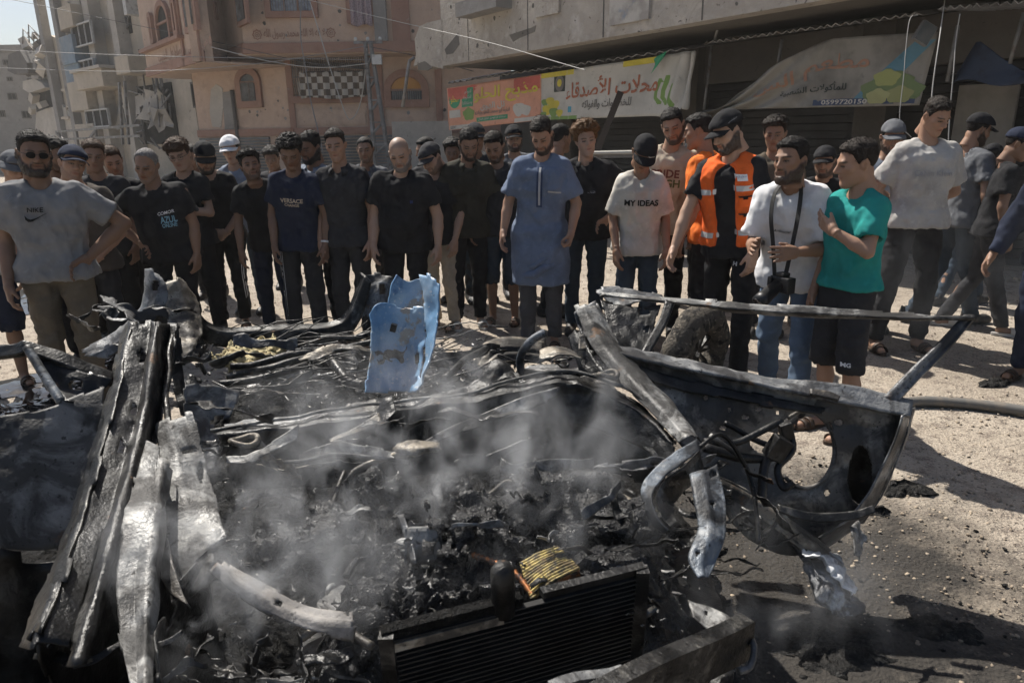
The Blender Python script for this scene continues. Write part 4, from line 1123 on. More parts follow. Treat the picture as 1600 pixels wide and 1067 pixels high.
mb = MB(); lr.box(mb, -.12, .06, 0, zs2, -.05, .02); mb.build('trim_strip', TRIM, rp); mb = MB(); lr.box(mb, x_b - .02, x_b + .5, 0, zs2, -.05, -.003); mb.build('trim_strip', TRIM, rp)
u = lr.uv(686, 150)[0]; mb = MB(); lr.box(mb, u - .1, u + .1, 0, zs2, -.06, -.003); mb.build('drain_pipe', TRIM, rp)
u = lo_.uv(368, 160)[0]; MB().tube([lo_.K @ Vector((u, -.08, 0)), lo_.K @ Vector((u - .02, -.08, zs - .6))], .06, 8).build('drain_pipe', CONCD, rp)
for fc_, l0, l1 in ((lo_, -.02, lo_.len), (lr, 0, lr.len)):
    mb = MB(); fc_.box(mb, l0, l1, zt0 - .1, zt0 + .12, -.08, -.003); mb.build('plinth_band', TRIM, rp)
for k in range(34):                                                   # balcony bars, bellied out
    t = k / 33; u = x_a + (x_b - x_a) * t
    pts = [lr.K @ Vector((u, -.02 - .28 * sin(min(1, q * 1.5) * pi * .5) * (1 - q * .3) - .25 * (1 - abs(2 * q - .7)) * .3, zb0 + (zb1 - .05 - zb0) * q)) for q in np.linspace(0, 1, 8)]
    MB().tube(pts, .012, 5).build('balcony_bar', STEEL, rp)
for q in (.04, .5, .97): MB().bar(lr.K @ Vector((x_a, -.2, zb0 + (zb1 - zb0) * q)), lr.K @ Vector((x_b, -.2, zb0 + (zb1 - zb0) * q)), .03).build('balcony_rail', STEEL, rp)
window(lo_, rp, 376, 117, 404, 158, 1, 2, frame=TRIM, pane=GLASS, arch=True, grill=1, w=.2, d=-.1)
window(lr, rp, 610, 121, 660, 156, 1, 2, frame=TRIM, pane=GLASS, arch=True, grill=9, w=.22, d=-.1)
jag(lo_, rp, 'patched_hole', [(330, 140), (338, 132), (348, 138), (350, 160), (346, 200), (332, 198), (328, 175)], -.015, .02, CONC); jag(lo_, rp, 'patched_hole', [(348, 145), (364, 142), (366, 205), (352, 205)], -.02, .02, GREYB)
mb = MB(); lr.box(mb, lr.uv(466, 170)[0], lr.uv(570, 170)[0], zt0 + .2, zb0 - .35, -.03, -.002); mb.build('panel', PEACH, rp)
for k, (x0, x1) in enumerate(((300, 425), (425, 572), (572, 616))):     # shop shutters at street level
    fc_ = lo_ if x1 < 440 else lr; a = fc_.uv(x0 + 3, 215)[0]; b = fc_.uv(x1 - 3, 215)[0]
    for j in range(20): mb = MB(); fc_.box(mb, max(a, .02), b, j * (zt0 - .12) / 20 + .01, (j + 1) * (zt0 - .12) / 20 - .012, -.06 - .01 * (j % 2), -.003); mb.build('shutter_slat', SHUT, rp)
# pockmarks
for k in range(90):
    fc_ = rnd.choice((le, pk, pk, lo_, lr)); u = rnd.uniform(.2, fc_.len - .2); z = rnd.uniform(2.3, 3.0) if fc_ in (lo_, lr) else rnd.uniform(zs2 + .3, 6.4); r = rnd.uniform(.02, .06)
    if fc_ is lr and x_a < u < x_b and z > zb0 - .2: continue
    V = [fc_.K @ Vector((u + cos(t) * r * rnd.uniform(.7, 1.3), -.004, z + sin(t) * r * rnd.uniform(.7, 1.3))) for t in np.linspace(0, 2 * pi, 8)[:-1]]
    MB().add(V, [tuple(range(7))]).build('shrapnel_pit', GREYB if k % 2 else CONCD, rp)
# cloths on the balcony
def hung_cloth(fc, name, label, px0, py0, px1, py1, m, d, waves=7, amp=.06, seed=0):
    a = fc.uv(px0, py0, d); b = fc.uv(px1, py1, d); nu, nz = 40, 14; V = []
    for j in range(nz + 1):
        for i in range(nu + 1):
            t, v = i / nu, j / nz
            V.append(fc.M @ Vector((a[0] + (b[0] - a[0]) * t, d + amp * sin(t * waves * 6.28 + seed) * (.3 + .7 * v) + .02 * sin(t * 31), a[1] + (b[1] - a[1]) * v - .05 * abs(sin(t * waves * 3.14)) * (1 - v) + .03 * sin(t * 9 + seed) * v)))
    o = MB().add(V, [(j * (nu + 1) + i, (j + 1) * (nu + 1) + i, (j + 1) * (nu + 1) + i + 1, j * (nu + 1) + i + 1) for j in range(nz) for i in range(nu)], True).build(name, m)
    q = o.modifiers.new('thickness', 'SOLIDIFY'); q.thickness = .006
    return tag(o, label, 'cloth')
def checker_mat():
    m = bpy.data.materials.new('checked_cloth'); m.use_nodes = True; nt = m.node_tree; b = nt.nodes['Principled BSDF']
    c = nt.nodes.new('ShaderNodeTexChecker'); c.inputs['Scale'].default_value = 5.6; c.inputs[1].default_value = (.42, .39, .35, 1); c.inputs[2].default_value = (.11, .085, .065, 1)
    mp = nt.nodes.new('ShaderNodeMapping'); mp.inputs['Scale'].default_value = (1, 0, 1); mp.inputs['Location'].default_value = (0, .05, .03)
    nt.links.new(_coords(nt, 'Object'), mp.inputs[0]); nt.links.new(mp.outputs[0], c.inputs[0]); nt.links.new(c.outputs[0], b.inputs['Base Color']); b.inputs['Roughness'].default_value = .9
    return m
hung_cloth(lr, 'checked_curtain', 'brown and white checked curtain hung across the balcony bars', 467, 112, 570, 153, checker_mat(), -.34)
hung_cloth(pk, 'hanging_blanket', 'mottled mauve blanket hung from an upper window', 545, -6, 582, 40, mat('mauve_cloth', [(.3, .25, .27), ((.2, .15, .17), 30, .45, .6)], rough=.9), -.16, 3, .03, 2)
# white garage wall by the lattice pole
wf = Fac(at(613, 210, 19.8), at(705, 210, 19.8)); tag(MB().box((0, 0, 0), (wf.len, .2, wf.uv(650, 190)[1]), wf.M).build('compound_wall', CONC), 'pale rendered compound wall beside the lattice pole', 'wall')

# --- lattice pole and wires
lp = at(598, 210, 18.6); bl, br = at(588, 260, 18.6), at(616, 260, 18.6); tl, tr = at(571, 68, 18.6), at(579, 68, 18.6); bl.z = br.z = 0
ep = empty('lattice_pole', (lp.x, lp.y, 0)); tag(ep, 'grey steel lattice utility pole in front of the peach building', 'utility pole')
ro = Vector((lp.x, lp.y, 0))
for y_ in (-.12, .12):
    for a, b in ((bl, tl), (br, tr)): MB().bar(a - ro + Vector((0, y_, 0)), b - ro + Vector((0, y_ * .5, 0)), .07).build('leg', STEEL, ep)
    for k in range(15):
        t0, t1 = k / 15, (k + 1) / 15; a = bl.lerp(tl, t0); b = br.lerp(tr, t1) if k % 2 else br.lerp(tr, t0)
        MB().bar(a - ro + Vector((0, y_ * (1 - .5 * t0), 0)), b - ro + Vector((0, y_ * (1 - .5 * t0), 0)), .035).build('brace', STEEL, ep)
t_ = (tl + tr) / 2 - ro
MB().bar(t_ + Vector((-.35, 0, .02)), t_ + Vector((.35, 0, .02)), .06).build('crossarm', STEEL, ep); 
for x_ in (-.3, 0, .3): MB().tube([t_ + Vector((x_, 0, .05)), t_ + Vector((x_, 0, .1)), t_ + Vector((x_, 0, .14))], [.03, .045, .025], 8).build('insulator', WFRAME, ep)
pj = at(583, 95, 18.5) - ro; MB().box((pj.x, pj.y - .15, pj.z - .1), (pj.x + .22, pj.y, pj.z + .12)).build('junction_box', WFRAME, ep)
WIRE = mat('wire_grey', [(.2, .2, .2)], rough=.6); WIREW = mat('wire_pale', [(.38, .37, .35)], rough=.7); WIREK = mat('wire_dark', [(.05, .05, .05)], rough=.6)
def wire(pts, label, m=WIRE, r=.009, n=26):
    o = MB().tube(spline([at(*p) for p in pts], n), r, 5).build('overhead_wire', m); tag(o, label, 'wire', 'wires strung across the street'); return o
wire([(-20, -8, 30), (140, 25, 26), (300, 58, 22), (480, 98, 19), (575, 108, 18.4)], 'thin dark wire slanting down from the top left corner to the lattice pole', WIREK)
wire([(-20, 106, 24), (200, 112, 21), (400, 100, 19), (575, 72, 18.4)], 'wire running from the left edge up to the pole top')
wire([(-20, 78, 24), (240, 88, 21), (575, 94, 18.4)], 'level grey wire crossing below the first balcony'); wire([(330, 74, 20.6), (420, 96, 19.5), (500, 106, 19), (575, 100, 18.4)], 'pale cable from the peach corner to the lattice pole', WIREW, .011)
wire([(480, 0, 19), (620, 34, 16), (760, 66, 13), (900, 106, 11), (910, 108, 10.9)], 'pale cable from the upper window down to the shop banner', WIREW, .007); wire([(579, 74, 18.4), (660, 90, 17.5), (740, 112, 17)], 'short dark wire from pole top to the concrete overhang', WIREK)
wire([(484, 2, 20), (500, 55, 19.6), (520, 120, 19.4), (540, 178, 19.2), (550, 186, 19.2), (562, 165, 19), (570, 120, 18.7), (573, 76, 18.5)], 'slack white rope looping down to the pole', WIREW, .014, 40)
wire([(470, 4, 20.5), (470, 60, 20.3), (478, 110, 20.2), (485, 155, 20), (497, 205, 19.5), (505, 240, 19.2)], 'grey cable dropping from the upper window past the checked curtain', WIRE, .015, 30)
wire([(1478, -10, 8.2), (1468, 60, 7.6), (1456, 150, 7.4), (1450, 260, 7.3)], 'pale rope hanging taut right of the food banner', WIREW, .006); wire([(1500, 22, 7.6), (1494, 60, 7.6), (1490, 110, 7.5), (1484, 180, 7.4), (1480, 260, 7.3)], 'knotted rope hanging behind the tall young man', WIREW, .0055)
wire([(1434, 24, 7.9), (1422, 30, 7.8), (1416, 70, 7.7), (1412, 120, 7.6), (1406, 190, 7.5), (1424, 215, 7.4)], 'thin pale cord hanging over the food banner', WIREW, .004, 36)
tag(MB().tube([at(648, 90, 15.2), at(640, 96, 15.2), at(636, 120, 15.2), at(629, 168, 15.2)], .035, 8).build('dangling_pipe', STEEL), 'bent steel pipe dangling from the broken overhang end', 'pipe')

# --- concrete building with overhang and shops, right
ov = Fac(atz(655, 110, 3.15), atz(1100, 33, 3.15)); ro_ = ov.root('concrete_shop_building', 'battered concrete building with a deep overhang above dark shop fronts', 'building')
ZB = 3.15; UL = ov.len + 9; 
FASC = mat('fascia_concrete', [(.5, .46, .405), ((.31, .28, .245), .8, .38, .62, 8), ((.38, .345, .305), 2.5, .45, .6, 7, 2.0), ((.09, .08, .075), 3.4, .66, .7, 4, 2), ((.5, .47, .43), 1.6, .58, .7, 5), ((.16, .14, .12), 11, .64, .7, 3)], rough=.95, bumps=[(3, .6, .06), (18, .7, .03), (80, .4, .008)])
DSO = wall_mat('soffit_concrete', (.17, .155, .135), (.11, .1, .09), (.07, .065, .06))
uA = ov.uv(690, 60)[0]
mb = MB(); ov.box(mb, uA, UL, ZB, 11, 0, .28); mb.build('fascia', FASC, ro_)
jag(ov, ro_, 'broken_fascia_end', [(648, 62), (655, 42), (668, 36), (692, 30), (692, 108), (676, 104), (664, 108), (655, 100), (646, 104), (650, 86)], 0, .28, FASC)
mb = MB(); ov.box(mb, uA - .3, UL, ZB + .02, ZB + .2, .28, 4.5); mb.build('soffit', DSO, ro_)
for px0, py0, px1, py1 in ((838, -20, 876, 60),): 
    a = ov.uv(px0, py0); b = ov.uv(px1, py1); mb = MB(); ov.box(mb, a[0], b[0], ZB + .5, 10, -.05, -.002); mb.build('pilaster', FASC, ro_)
a = ov.uv(735, 0); b = ov.uv(800, 14); mb = MB(); ov.box(mb, a[0], b[0], b[1], b[1] + .25, -.35, 0); mb.build('window_ledge', GREYB, ro_)
a = ov.uv(956, -10); b = ov.uv(1016, 30); mb = MB(); ov.box(mb, a[0], b[0], b[1], a[1] + .3, -.04, -.002); sgn = mb.build('wall_sign', mat('peeling_sign', [(.45, .43, .4), ((.3, .28, .26), 4, .4, .6), ((.2, .24, .3), 3, .6, .7)], rough=.8), ro_)
for k in range(60):
    u = rnd.uniform(uA + .1, UL - 3); z = ZB + .08 + 1.7 * rnd.random(); r = rnd.uniform(.012, .05)
    V = [Vector((u + cos(t) * r * rnd.uniform(.7, 1.4), -.004, z + sin(t) * r * rnd.uniform(.7, 1.4))) for t in np.linspace(0, 2 * pi, 8)[:-1]]
    MB().add(V, [tuple(range(7))]).build('shrapnel_pit', CONCD, ro_)
for x0, y0, pts in ((700, 70, [(695, 78), (708, 62), (716, 52), (718, 70), (708, 84), (698, 86)]), (0, 0, [(796, 55), (830, 44), (838, 40), (836, 50), (812, 60), (802, 66)]), (0, 0, [(652, 100), (664, 96), (676, 106), (668, 111), (654, 110)])): jag(ov, ro_, 'spalled_patch', pts, -.006, .01, CONCD if y0 else DSO)
for k in range(5):                                                      # panel joints
    u = uA + 1.0 + k * 1.9; mb = MB(); ov.box(mb, u - .012, u + .012, ZB + .01, 10, -.006, -.002); mb.build('panel_joint', CONCD, ro_)
SHUT_SHADE = mat('shade_toned_shutter', [(.03, .03, .031), ((.016, .015, .014), 2, .45, .7)], rough=.6, metal=.2)  # shutter colour darkened to imitate the shade under the overhang
# back wall, piers and shutters under the overhang
DW = 2.3
mb = MB(); ov.box(mb, -.6, UL, 0, ZB + .05, DW + .3, DW + .6); mb.build('shop_wall', SHUT_SHADE, ro_)
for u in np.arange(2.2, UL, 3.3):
    mb = MB(); ov.box(mb, u, u + .45, 0, ZB + .03, DW - .2, DW + .31); mb.build('pier', wall_mat('pier_plaster', (.09, .082, .072), (.06, .055, .05), (.08, .075, .07)), ro_)  # pier plaster also toned down to carry the recess shade
    for j in range(22): mb = MB(); ov.box(mb, u + .45, u + 3.3, j * .115, j * .115 + .1, DW + .12 + .015 * (j % 2), DW + .29); mb.build('shutter_slat', SHUT_SHADE, ro_)
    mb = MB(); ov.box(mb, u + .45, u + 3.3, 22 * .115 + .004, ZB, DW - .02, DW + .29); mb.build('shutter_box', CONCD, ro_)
# a pale door leaf in the shade at right
a = ov.uv(1500, 130, DW - .1); b = ov.uv(1572, 260, DW - .1); mb = MB(); ov.box(mb, min(a[0], b[0]), max(a[0], b[0]), 0, 2.25, DW - .12, DW - .06); mb.build('door_leaf', mat('door_grey', [(.24, .23, .21), ((.15, .14, .13), 2, .4, .65)], rough=.7), ro_, .01)
# ragged awning strips above the banners
def awning(px0, py0, px1, py1, d, ln, m, label, n=26, lift=.0):
    a = ov.uv(px0, py0, d); b = ov.uv(px1, py1, d); V = []; F = []
    for i in range(n * 2 + 1):
        t = i / (n * 2); u = a[0] + (b[0] - a[0]) * t; z = a[1] + (b[1] - a[1]) * t + (.025 if i % 2 else -.01)
        V += [ov.M @ Vector((u, d + rnd.uniform(-.04, .04), z)), ov.M @ Vector((u, d + ln, z + lift))]
    F = [(2 * i, 2 * i + 2, 2 * i + 3, 2 * i + 1) for i in range(n * 2)]
    o = MB().add(V, F).build('awning_sheet', m); q = o.modifiers.new('thickness', 'SOLIDIFY'); q.thickness = .012
    return tag(o, label, 'awning')
CORR = mat('corrugated_steel', [(.28, .28, .28), ((.15, .11, .08), 5, .5, .7)], rough=.5, metal=.4)
awning(698, 130, 1076, 76, .75, 1.5, CORR, 'corrugated steel awning over the two shop banners', 30, .25)
awning(1098, 68, 1440, 22, .9, 1.3, CORR, 'sagging corrugated awning over the food banner', 26, .2)
awning(1466, 14, 1640, 0, .9, 1.3, mat('tarp_grey', [(.3, .31, .33), ((.2, .2, .21), 3, .45, .65)], rough=.7), 'grey tarp strip at the top right', 12, .1)
def banner(name, label, px, d, m, folds, nu=48, nz=20, amp=.03):
    """px: four pixel corners (top left, top right, bottom right, bottom left); returns (object, point(u, v))"""
    tl, tr, br, bl = [ov.uv(x, y, d) for x, y in px]
    def pt(u, v, off=0.0):
        top = (tl[0] + (tr[0] - tl[0]) * u, tl[1] + (tr[1] - tl[1]) * u); bot = (bl[0] + (br[0] - bl[0]) * u, bl[1] + (br[1] - bl[1]) * u)
        x, z = top[0] + (bot[0] - top[0]) * v, top[1] + (bot[1] - top[1]) * v
        x, z, dd = folds(u, v, x, z)
        return ov.M @ Vector((x, d + dd + off, z))
    V = [pt(i / nu, j / nz) for j in range(nz + 1) for i in range(nu + 1)]
    o = MB().add(V, [(j * (nu + 1) + i, (j + 1) * (nu + 1) + i, (j + 1) * (nu + 1) + i + 1, j * (nu + 1) + i + 1) for j in range(nz) for i in range(nu)], True).build(name, m)
    q = o.modifiers.new('thickness', 'SOLIDIFY'); q.thickness = .004; q.offset = 1
    return tag(o, label, 'banner'), pt
def prints(par, pt, s, u0, u1, v0, v1, m, name='lettering', off=-.012):
    V, F = text_mesh(s, w=1.0, h=1.0, bold=.018) if isinstance(s, str) else s
    bm = bmesh.new(); vs = [bm.verts.new(Vector(p)) for p in V]
    for f in F:
        try: bm.faces.new([vs[i] for i in f])
        except ValueError: pass
    bmesh.ops.triangulate(bm, faces=bm.faces[:])
    for _ in range(2):
        es = [e for e in bm.edges if e.calc_length() > .07]
        if es: bmesh.ops.subdivide_edges(bm, edges=es, cuts=1); bmesh.ops.triangulate(bm, faces=bm.faces[:])
    me = bpy.data.meshes.new(name)
    for v in bm.verts: v.co = pt(u0 + (u1 - u0) * (v.co.x + .5), v1 + (v0 - v1) * (v.co.z + .5), off + v.co.y * 2)
    bm.to_mesh(me); bm.free()
    return link(name, me, m, par)
def disc(n=20, petals=0):
    V = [(0, 0, 0)] + [(.5 * cos(2 * pi * k / n) * (1 + .12 * sin(petals * 2 * pi * k / n)), 0, .5 * sin(2 * pi * k / n) * (1 + .12 * sin(petals * 2 * pi * k / n))) for k in range(n)]
    return np.array(V), [(0, 1 + k, 1 + (k + 1) % n) for k in range(n)]
RECT = (np.array([(-.5, 0, -.5), (.5, 0, -.5), (.5, 0, .5), (-.5, 0, .5)]), [(0, 1, 2, 3)])
def vinyl(name, c, d=None): return mat('vinyl_' + name, [c, (sh(d or c, .75), 1.5, .45, .7), (sh(c, .6), 9, .62, .75)], rough=.55, spec=.3)
VW, VR, VG, VY, VK, VBL = vinyl('white', (.5, .48, .44)), vinyl('red', (.5, .11, .08)), vinyl('green', (.05, .28, .14)), vinyl('yellow', (.6, .5, .06)), vinyl('dark', (.035, .045, .04)), vinyl('blue', (.08, .33, .45))
VP, VO, VLG, VGR = vinyl('peach', (.62, .3, .2)), vinyl('rust', (.38, .13, .07)), vinyl('leaf', (.18, .3, .08)), vinyl('grey', (.16, .15, .14))
VFD = vinyl('faded_orange', (.34, .19, .13)); VBF = vinyl('faded_blue', (.1, .22, .29)); VGF = vinyl('faded_green', (.15, .2, .09))
b1, p1 = banner('shop_banner', 'red and white poultry shop banner with yellow lettering', ((698, 138), (846, 116), (845, 188), (702, 204)), .7, VP, lambda u, v, x, z: (x, z, .02 * sin(u * 9) + .01 * sin(v * 7 + u * 4)))
prints(b1, p1, RECT, 0.01, .99, 0.02, .3, VR, 'red_field', -.004); prints(b1, p1, RECT, .01, .99, .9, .99, VW, 'white_strip', -.004)
prints(b1, p1, arabic('\u0645\u0630\u0628\u062d \u0627\u0644\u062d\u0644\u0648'), .33, .97, .1, .5, VY); prints(b1, p1, arabic('\u062a\u0644 \u0627\u0644\u0647\u0648\u0649'), .4, .66, .46, .64, VW)
prints(b1, p1, RECT, .17, .31, .06, .5, VG, 'green_panel', -.007); prints(b1, p1, arabic('\u0644\u0644\u062f\u0648\u0627\u062c\u0646'), .19, .29, .1, .2, VW); prints(b1, p1, arabic('\u0627\u0644\u0637\u0627\u0632\u062c\u0629'), .19, .29, .23, .33, VW); prints(b1, p1, arabic('\u0648\u0645\u0634\u062a\u0642\u0627\u062a\u0647\u0627'), .18, .3, .36, .46, VW)
prints(b1, p1, disc(20), .02, .15, .1, .5, VG, 'emblem', -.007); prints(b1, p1, arabic('\u0627\u0644\u062d\u0644\u0648'), .04, .13, .2, .4, VY); prints(b1, p1, RECT, .02, .15, .54, .72, VW, 'emblem_ribbon', -.007)
prints(b1, p1, disc(16, 5), .18, .32, .52, .82, VLG, 'produce_picture', -.007); prints(b1, p1, disc(16, 3), .73, .84, .55, .85, VW, 'chicken_picture', -.007); prints(b1, p1, disc(14, 4), .81, .9, .62, .86, VW, 'chicken_picture', -.008)
prints(b1, p1, arabic('\u0627\u062f\u0627\u0631\u0629 \u0627\u0628\u0648 \u0645\u062d\u0645\u062f \u0627\u0644\u062d\u0644\u0648 \u0648\u0627\u0648\u0644\u0627\u062f\u0647'), .33, .7, .62, .74, VGR); prints(b1, p1, RECT, .34, .68, .78, .88, VG, 'green_strip', -.007); prints(b1, p1, arabic('\u0627\u0633\u062a\u0639\u062f\u0627\u062f \u062a\u0627\u0645 \u0644\u062a\u0648\u0635\u064a\u0644 \u0627\u0644\u0637\u0644\u0628\u0627\u062a \u0644\u0644\u0645\u0646\u0627\u0632\u0644'), .36, .66, .79, .87, VW)
prints(b1, p1, '0597797575', .02, .2, .91, .98, VGR)
def fold2(u, v, x, z):
    k = max(0, (u - .82) / .18)
    return x, z - .1 * k * sin(v * 3) * (1 - v) - .12 * k * k * v, .025 * sin(u * 11) + .05 * k * sin(u * 70 + v * 3)
b2, p2 = banner('shop_banner', 'white greengrocer banner with big rust lettering, crumpled at its right end', ((846, 116), (1082, 80), (1062, 180), (846, 188)), .7, VW, fold2)
prints(b2, p2, RECT, .0, .8, .0, .1, VY, 'yellow_band', -.004); prints(b2, p2, RECT, .0, .3, .93, 1.0, VLG, 'green_strip', -.004)
prints(b2, p2, arabic('\u0645\u062d\u0644\u0627\u062a \u0627\u0644\u0623\u0635\u062f\u0642\u0627\u0621'), .2, .84, .2, .6, VO); prints(b2, p2, arabic('\u0644\u0644\u062e\u0636\u0631\u0648\u0627\u062a \u0648\u0627\u0644\u0641\u0648\u0627\u0643\u0647'), .34, .68, .64, .84, VGR)
prints(b2, p2, RECT, .1, .19, .06, .42, VK, 'emblem', -.006); prints(b2, p2, disc(20), .11, .18, .08, .42, VGR, 'emblem_ring', -.01); prints(b2, p2, disc(12), .127, .163, .16, .32, VY, 'emblem_centre', -.014)
for k, (u, v, r, m_) in enumerate(((.03, .62, .035, VLG), (.07, .6, .04, VY), (.11, .68, .045, VY), (.05, .78, .05, VY), (.1, .84, .045, VLG), (.15, .86, .035, VY), (.02, .88, .03, VLG))): prints(b2, p2, disc(14, 3), u - r * .8, u + r * .8, v - r * 2.2, v + r * 2.2, m_, 'fruit_picture', -.005 - .001 * k)
for k in range(7): prints(b2, p2, disc(12, 4), .8 + .022 * k, .87 + .02 * k, .3 + .06 * (k % 3), .75 + .05 * (k % 2), VLG if k % 2 else VW, 'leaf_picture', -.005 - .0012 * k)
prints(b2, p2, RECT, .22, .25, .74, .86, VBL, 'tick_box', -.006)
def fold3(u, v, x, z):
    k = max(0, 1 - u / .62); sag = k ** 1.4
    zlow = z
    return x, z - (1.18 * sag * (1 - v) * .95), .05 * sin(u * 13 + v * 5 * k) * (.4 + k) + .08 * k * sin((u * 2 + v) * 14)
b3, p3 = banner('food_banner', 'sagging grey food stall banner with green patties and blue stripe', ((1104, 72), (1466, 50), (1436, 165), (1102, 172)), .85, vinyl('dirty', (.25, .235, .21), (.13, .12, .11)), fold3, 60, 26)
prints(b3, p3, arabic('\u0645\u0637\u0639\u0645'), .5, .78, .22, .56, VFD); prints(b3, p3, arabic('\u0627\u0644\u0633'), .28, .46, .3, .64, VFD); prints(b3, p3, arabic('\u0644\u0644\u0645\u0623\u0643\u0648\u0644\u0627\u062a \u0627\u0644\u0634\u0639\u0628\u064a\u0629'), .4, .7, .62, .78, VK)
prints(b3, p3, (np.array([(-.5, 0, -.5), (-.1, 0, -.5), (.5, 0, .5), (.25, 0, .5)]), [(0, 1, 2, 3)]), .74, 1.0, .1, .88, VBF, 'blue_stripe', -.006)
for k, (u, v, r, m_) in enumerate(((.83, .76, .065, VGF), (.9, .66, .06, VGF), (.95, .78, .055, VGF), (.86, .6, .05, vinyl('patty', (.3, .32, .12))), (.92, .84, .05, vinyl('patty2', (.26, .27, .12))), (.84, .86, .045, vinyl('patty3', (.34, .34, .16))))): prints(b3, p3, disc(18, 5), u - r, u + r, v - r * 2.4, v + r * 2.4, m_, 'patty_picture', -.01 - .002 * k)
prints(b3, p3, RECT, .56, .98, .88, .97, vinyl('navy', (.05, .07, .13)), 'navy_strip', -.006); prints(b3, p3, '0599720150', .6, .8, .89, .96, VW)
# odd cloths and posts by the shops
def drape(name, label, pts, d, m, thick=.01):
    P = [ov.uv(x, y, d) for x, y in pts]; n = len(P) // 2; V = []
    for j in range(9):
        for i in range(n):
            a, b = P[i], P[n + i]; v = j / 8
            V.append(ov.M @ Vector((a[0] + (b[0] - a[0]) * v, d + .05 * sin(i * 2.1 + v * 4), a[1] + (b[1] - a[1]) * v)))
    o = MB().add(V, [(j * n + i, (j + 1) * n + i, (j + 1) * n + i + 1, j * n + i + 1) for j in range(8) for i in range(n - 1)], True).build(name, m); q = o.modifiers.new('thickness', 'SOLIDIFY'); q.thickness = thick
    q2 = o.modifiers.new('round', 'SUBSURF'); q2.levels = q2.render_levels = 1
    return tag(o, label, 'cloth')
drape('green_rag', 'green rag draped over the awning edge', [(1020, 92), (1030, 84), (1048, 78), (1018, 118), (1026, 106), (1034, 90)], .55, vinyl('rag', (.04, .3, .16)))
drape('rolled_cloth', 'dirty white twisted cloth tied down the banner end', [(1078, 80), (1083, 78), (1086, 80), (1064, 172), (1069, 172), (1074, 174)], .62, VW, .05)
drape('blue_tarp', 'dark blue tarp slung like a tent in the shade at right', [(1488, 125), (1520, 70), (1530, 58), (1560, 90), (1610, 118), (1484, 132), (1512, 122), (1532, 130), (1560, 138), (1610, 130)], 1.4, mat('navy_tarp', [(.03, .05, .1), ((.015, .02, .04), 3, .45, .6)], rough=.7))
for k, (x0, y0, x1, y1, lab) in enumerate(((1112, 72, 1100, 172, 'thin steel post at the left end of the food banner'), (1222, 62, 1214, 110, 'thin steel strut above the sagging food banner'), (1497, 40, 1480, 128, 'steel post right of the food banner'), (1600, 20, 1578, 100, 'thin steel post beyond the blue tarp'), (1128, 22, 1116, 66, 'pale rod hung under the overhang'))):
    a = ov.uv(x0, y0, 1.0); b = ov.uv(x1, y1, 1.0); tag(MB().tube([ov.M @ Vector((a[0], 1.0, a[1])), ov.M @ Vector((b[0], 1.0, b[1]))], .022, 8).build('steel_post', STEEL), lab, 'post')
a = ov.uv(1450, 38, .6); ef = empty('flood_lamp', ov.M @ Vector((a[0], .55, a[1] - .1))); tag(ef, 'tilted flood lamp hanging by the corner of the food banner', 'lamp')
MB().box((-.09, -.03, -.11), (.09, .03, .11), Matrix.Rotation(.5, 4, 'Y')).build('lamp_housing', STEEL, ef, .005)
for k in range(6): MB().box((-.085, .03, -.1 + k * .034), (.085, .05, -.09 + k * .034), Matrix.Rotation(.5, 4, 'Y')).build('cooling_fin', STEEL, ef)
MB().box((-.08, -.036, -.1), (.08, -.031, .1), Matrix.Rotation(.5, 4, 'Y')).build('lamp_glass', GLASS, ef)
# market cart under the banners
ct = at(985, 250, 10.5); ec = empty('market_cart', (ct.x, ct.y, 0)); tag(ec, 'empty wooden market cart with a folded sheet under the greengrocer banner', 'cart')
zc_ = at(985, 240, 10.5).z
MB().box((-.6, -.35, zc_ - .05), (.6, .35, zc_)).build('cart_top', STEEL, ec); MB().box((-.65, -.4, zc_ + .002), (.5, .3, zc_ + .04)).build('folded_sheet', VW, ec, .01)
for x_ in (-.5, .5):
    for y_ in (-.3, .3): MB().bar((x_, y_, 0), (x_, y_, zc_ - .05), .05).build('leg', VY if x_ > 0 else STEEL, ec)
MB().bar((-.7, .2, .9), (-.15, .1, 2.3), .09).build('prop_beam', mat('dark_timber', [(.04, .03, .025)], rough=.9), ec)
# ------------------------------------------------------------------ the burnt car
WK = Vector((0.05, 2.55, 0)); car = empty('burnt_car', WK)
tag(car, 'burnt out twisted shell of a car smouldering in the street', 'car wreck')
def metal(name, base, soot, ash, lo=.25, hi=.6, met=.5, bs=1.0):
    return mat(name, [base, (ash, 21, .5, .62, 8, .4), (soot, 7.5, .44, .54, 9, .8), (sh(soot, .35), 2.6, .52, .6, 8, .5), (sh(soot, .4), 60, .6, .68, 4), ((.12, .07, .04), 9, .66, .72, 7)], rough=.45, metal=met, rough_noise=(9, lo, hi), bumps=[(11, .3 * bs, .025, 4), (110, .6 * bs, .004, 3)])
M_BLK = metal('burnt_black_metal', (.01, .01, .011), (.005, .005, .005), (.035, .034, .032), .28, .6, .3)
M_DRK = metal('scorched_metal', (.04, .039, .038), (.012, .012, .012), (.12, .115, .105), .25, .6, .5)
M_ASH = metal('ashy_bare_metal', (.2, .2, .195), (.05, .048, .046), (.32, .315, .3), .45, .75, .2)
M_GRY = metal('grey_burnt_paint', (.15, .155, .16), (.06, .06, .062), (.27, .27, .265), .35, .7, .25)
M_BLG = metal('blue_grey_metal', (.12, .14, .165), (.03, .032, .036), (.2, .21, .22), .45, .75, .2)
M_TAN = metal('tan_scorched_metal', (.19, .165, .13), (.05, .045, .04), (.3, .28, .24), .4, .7, .3)
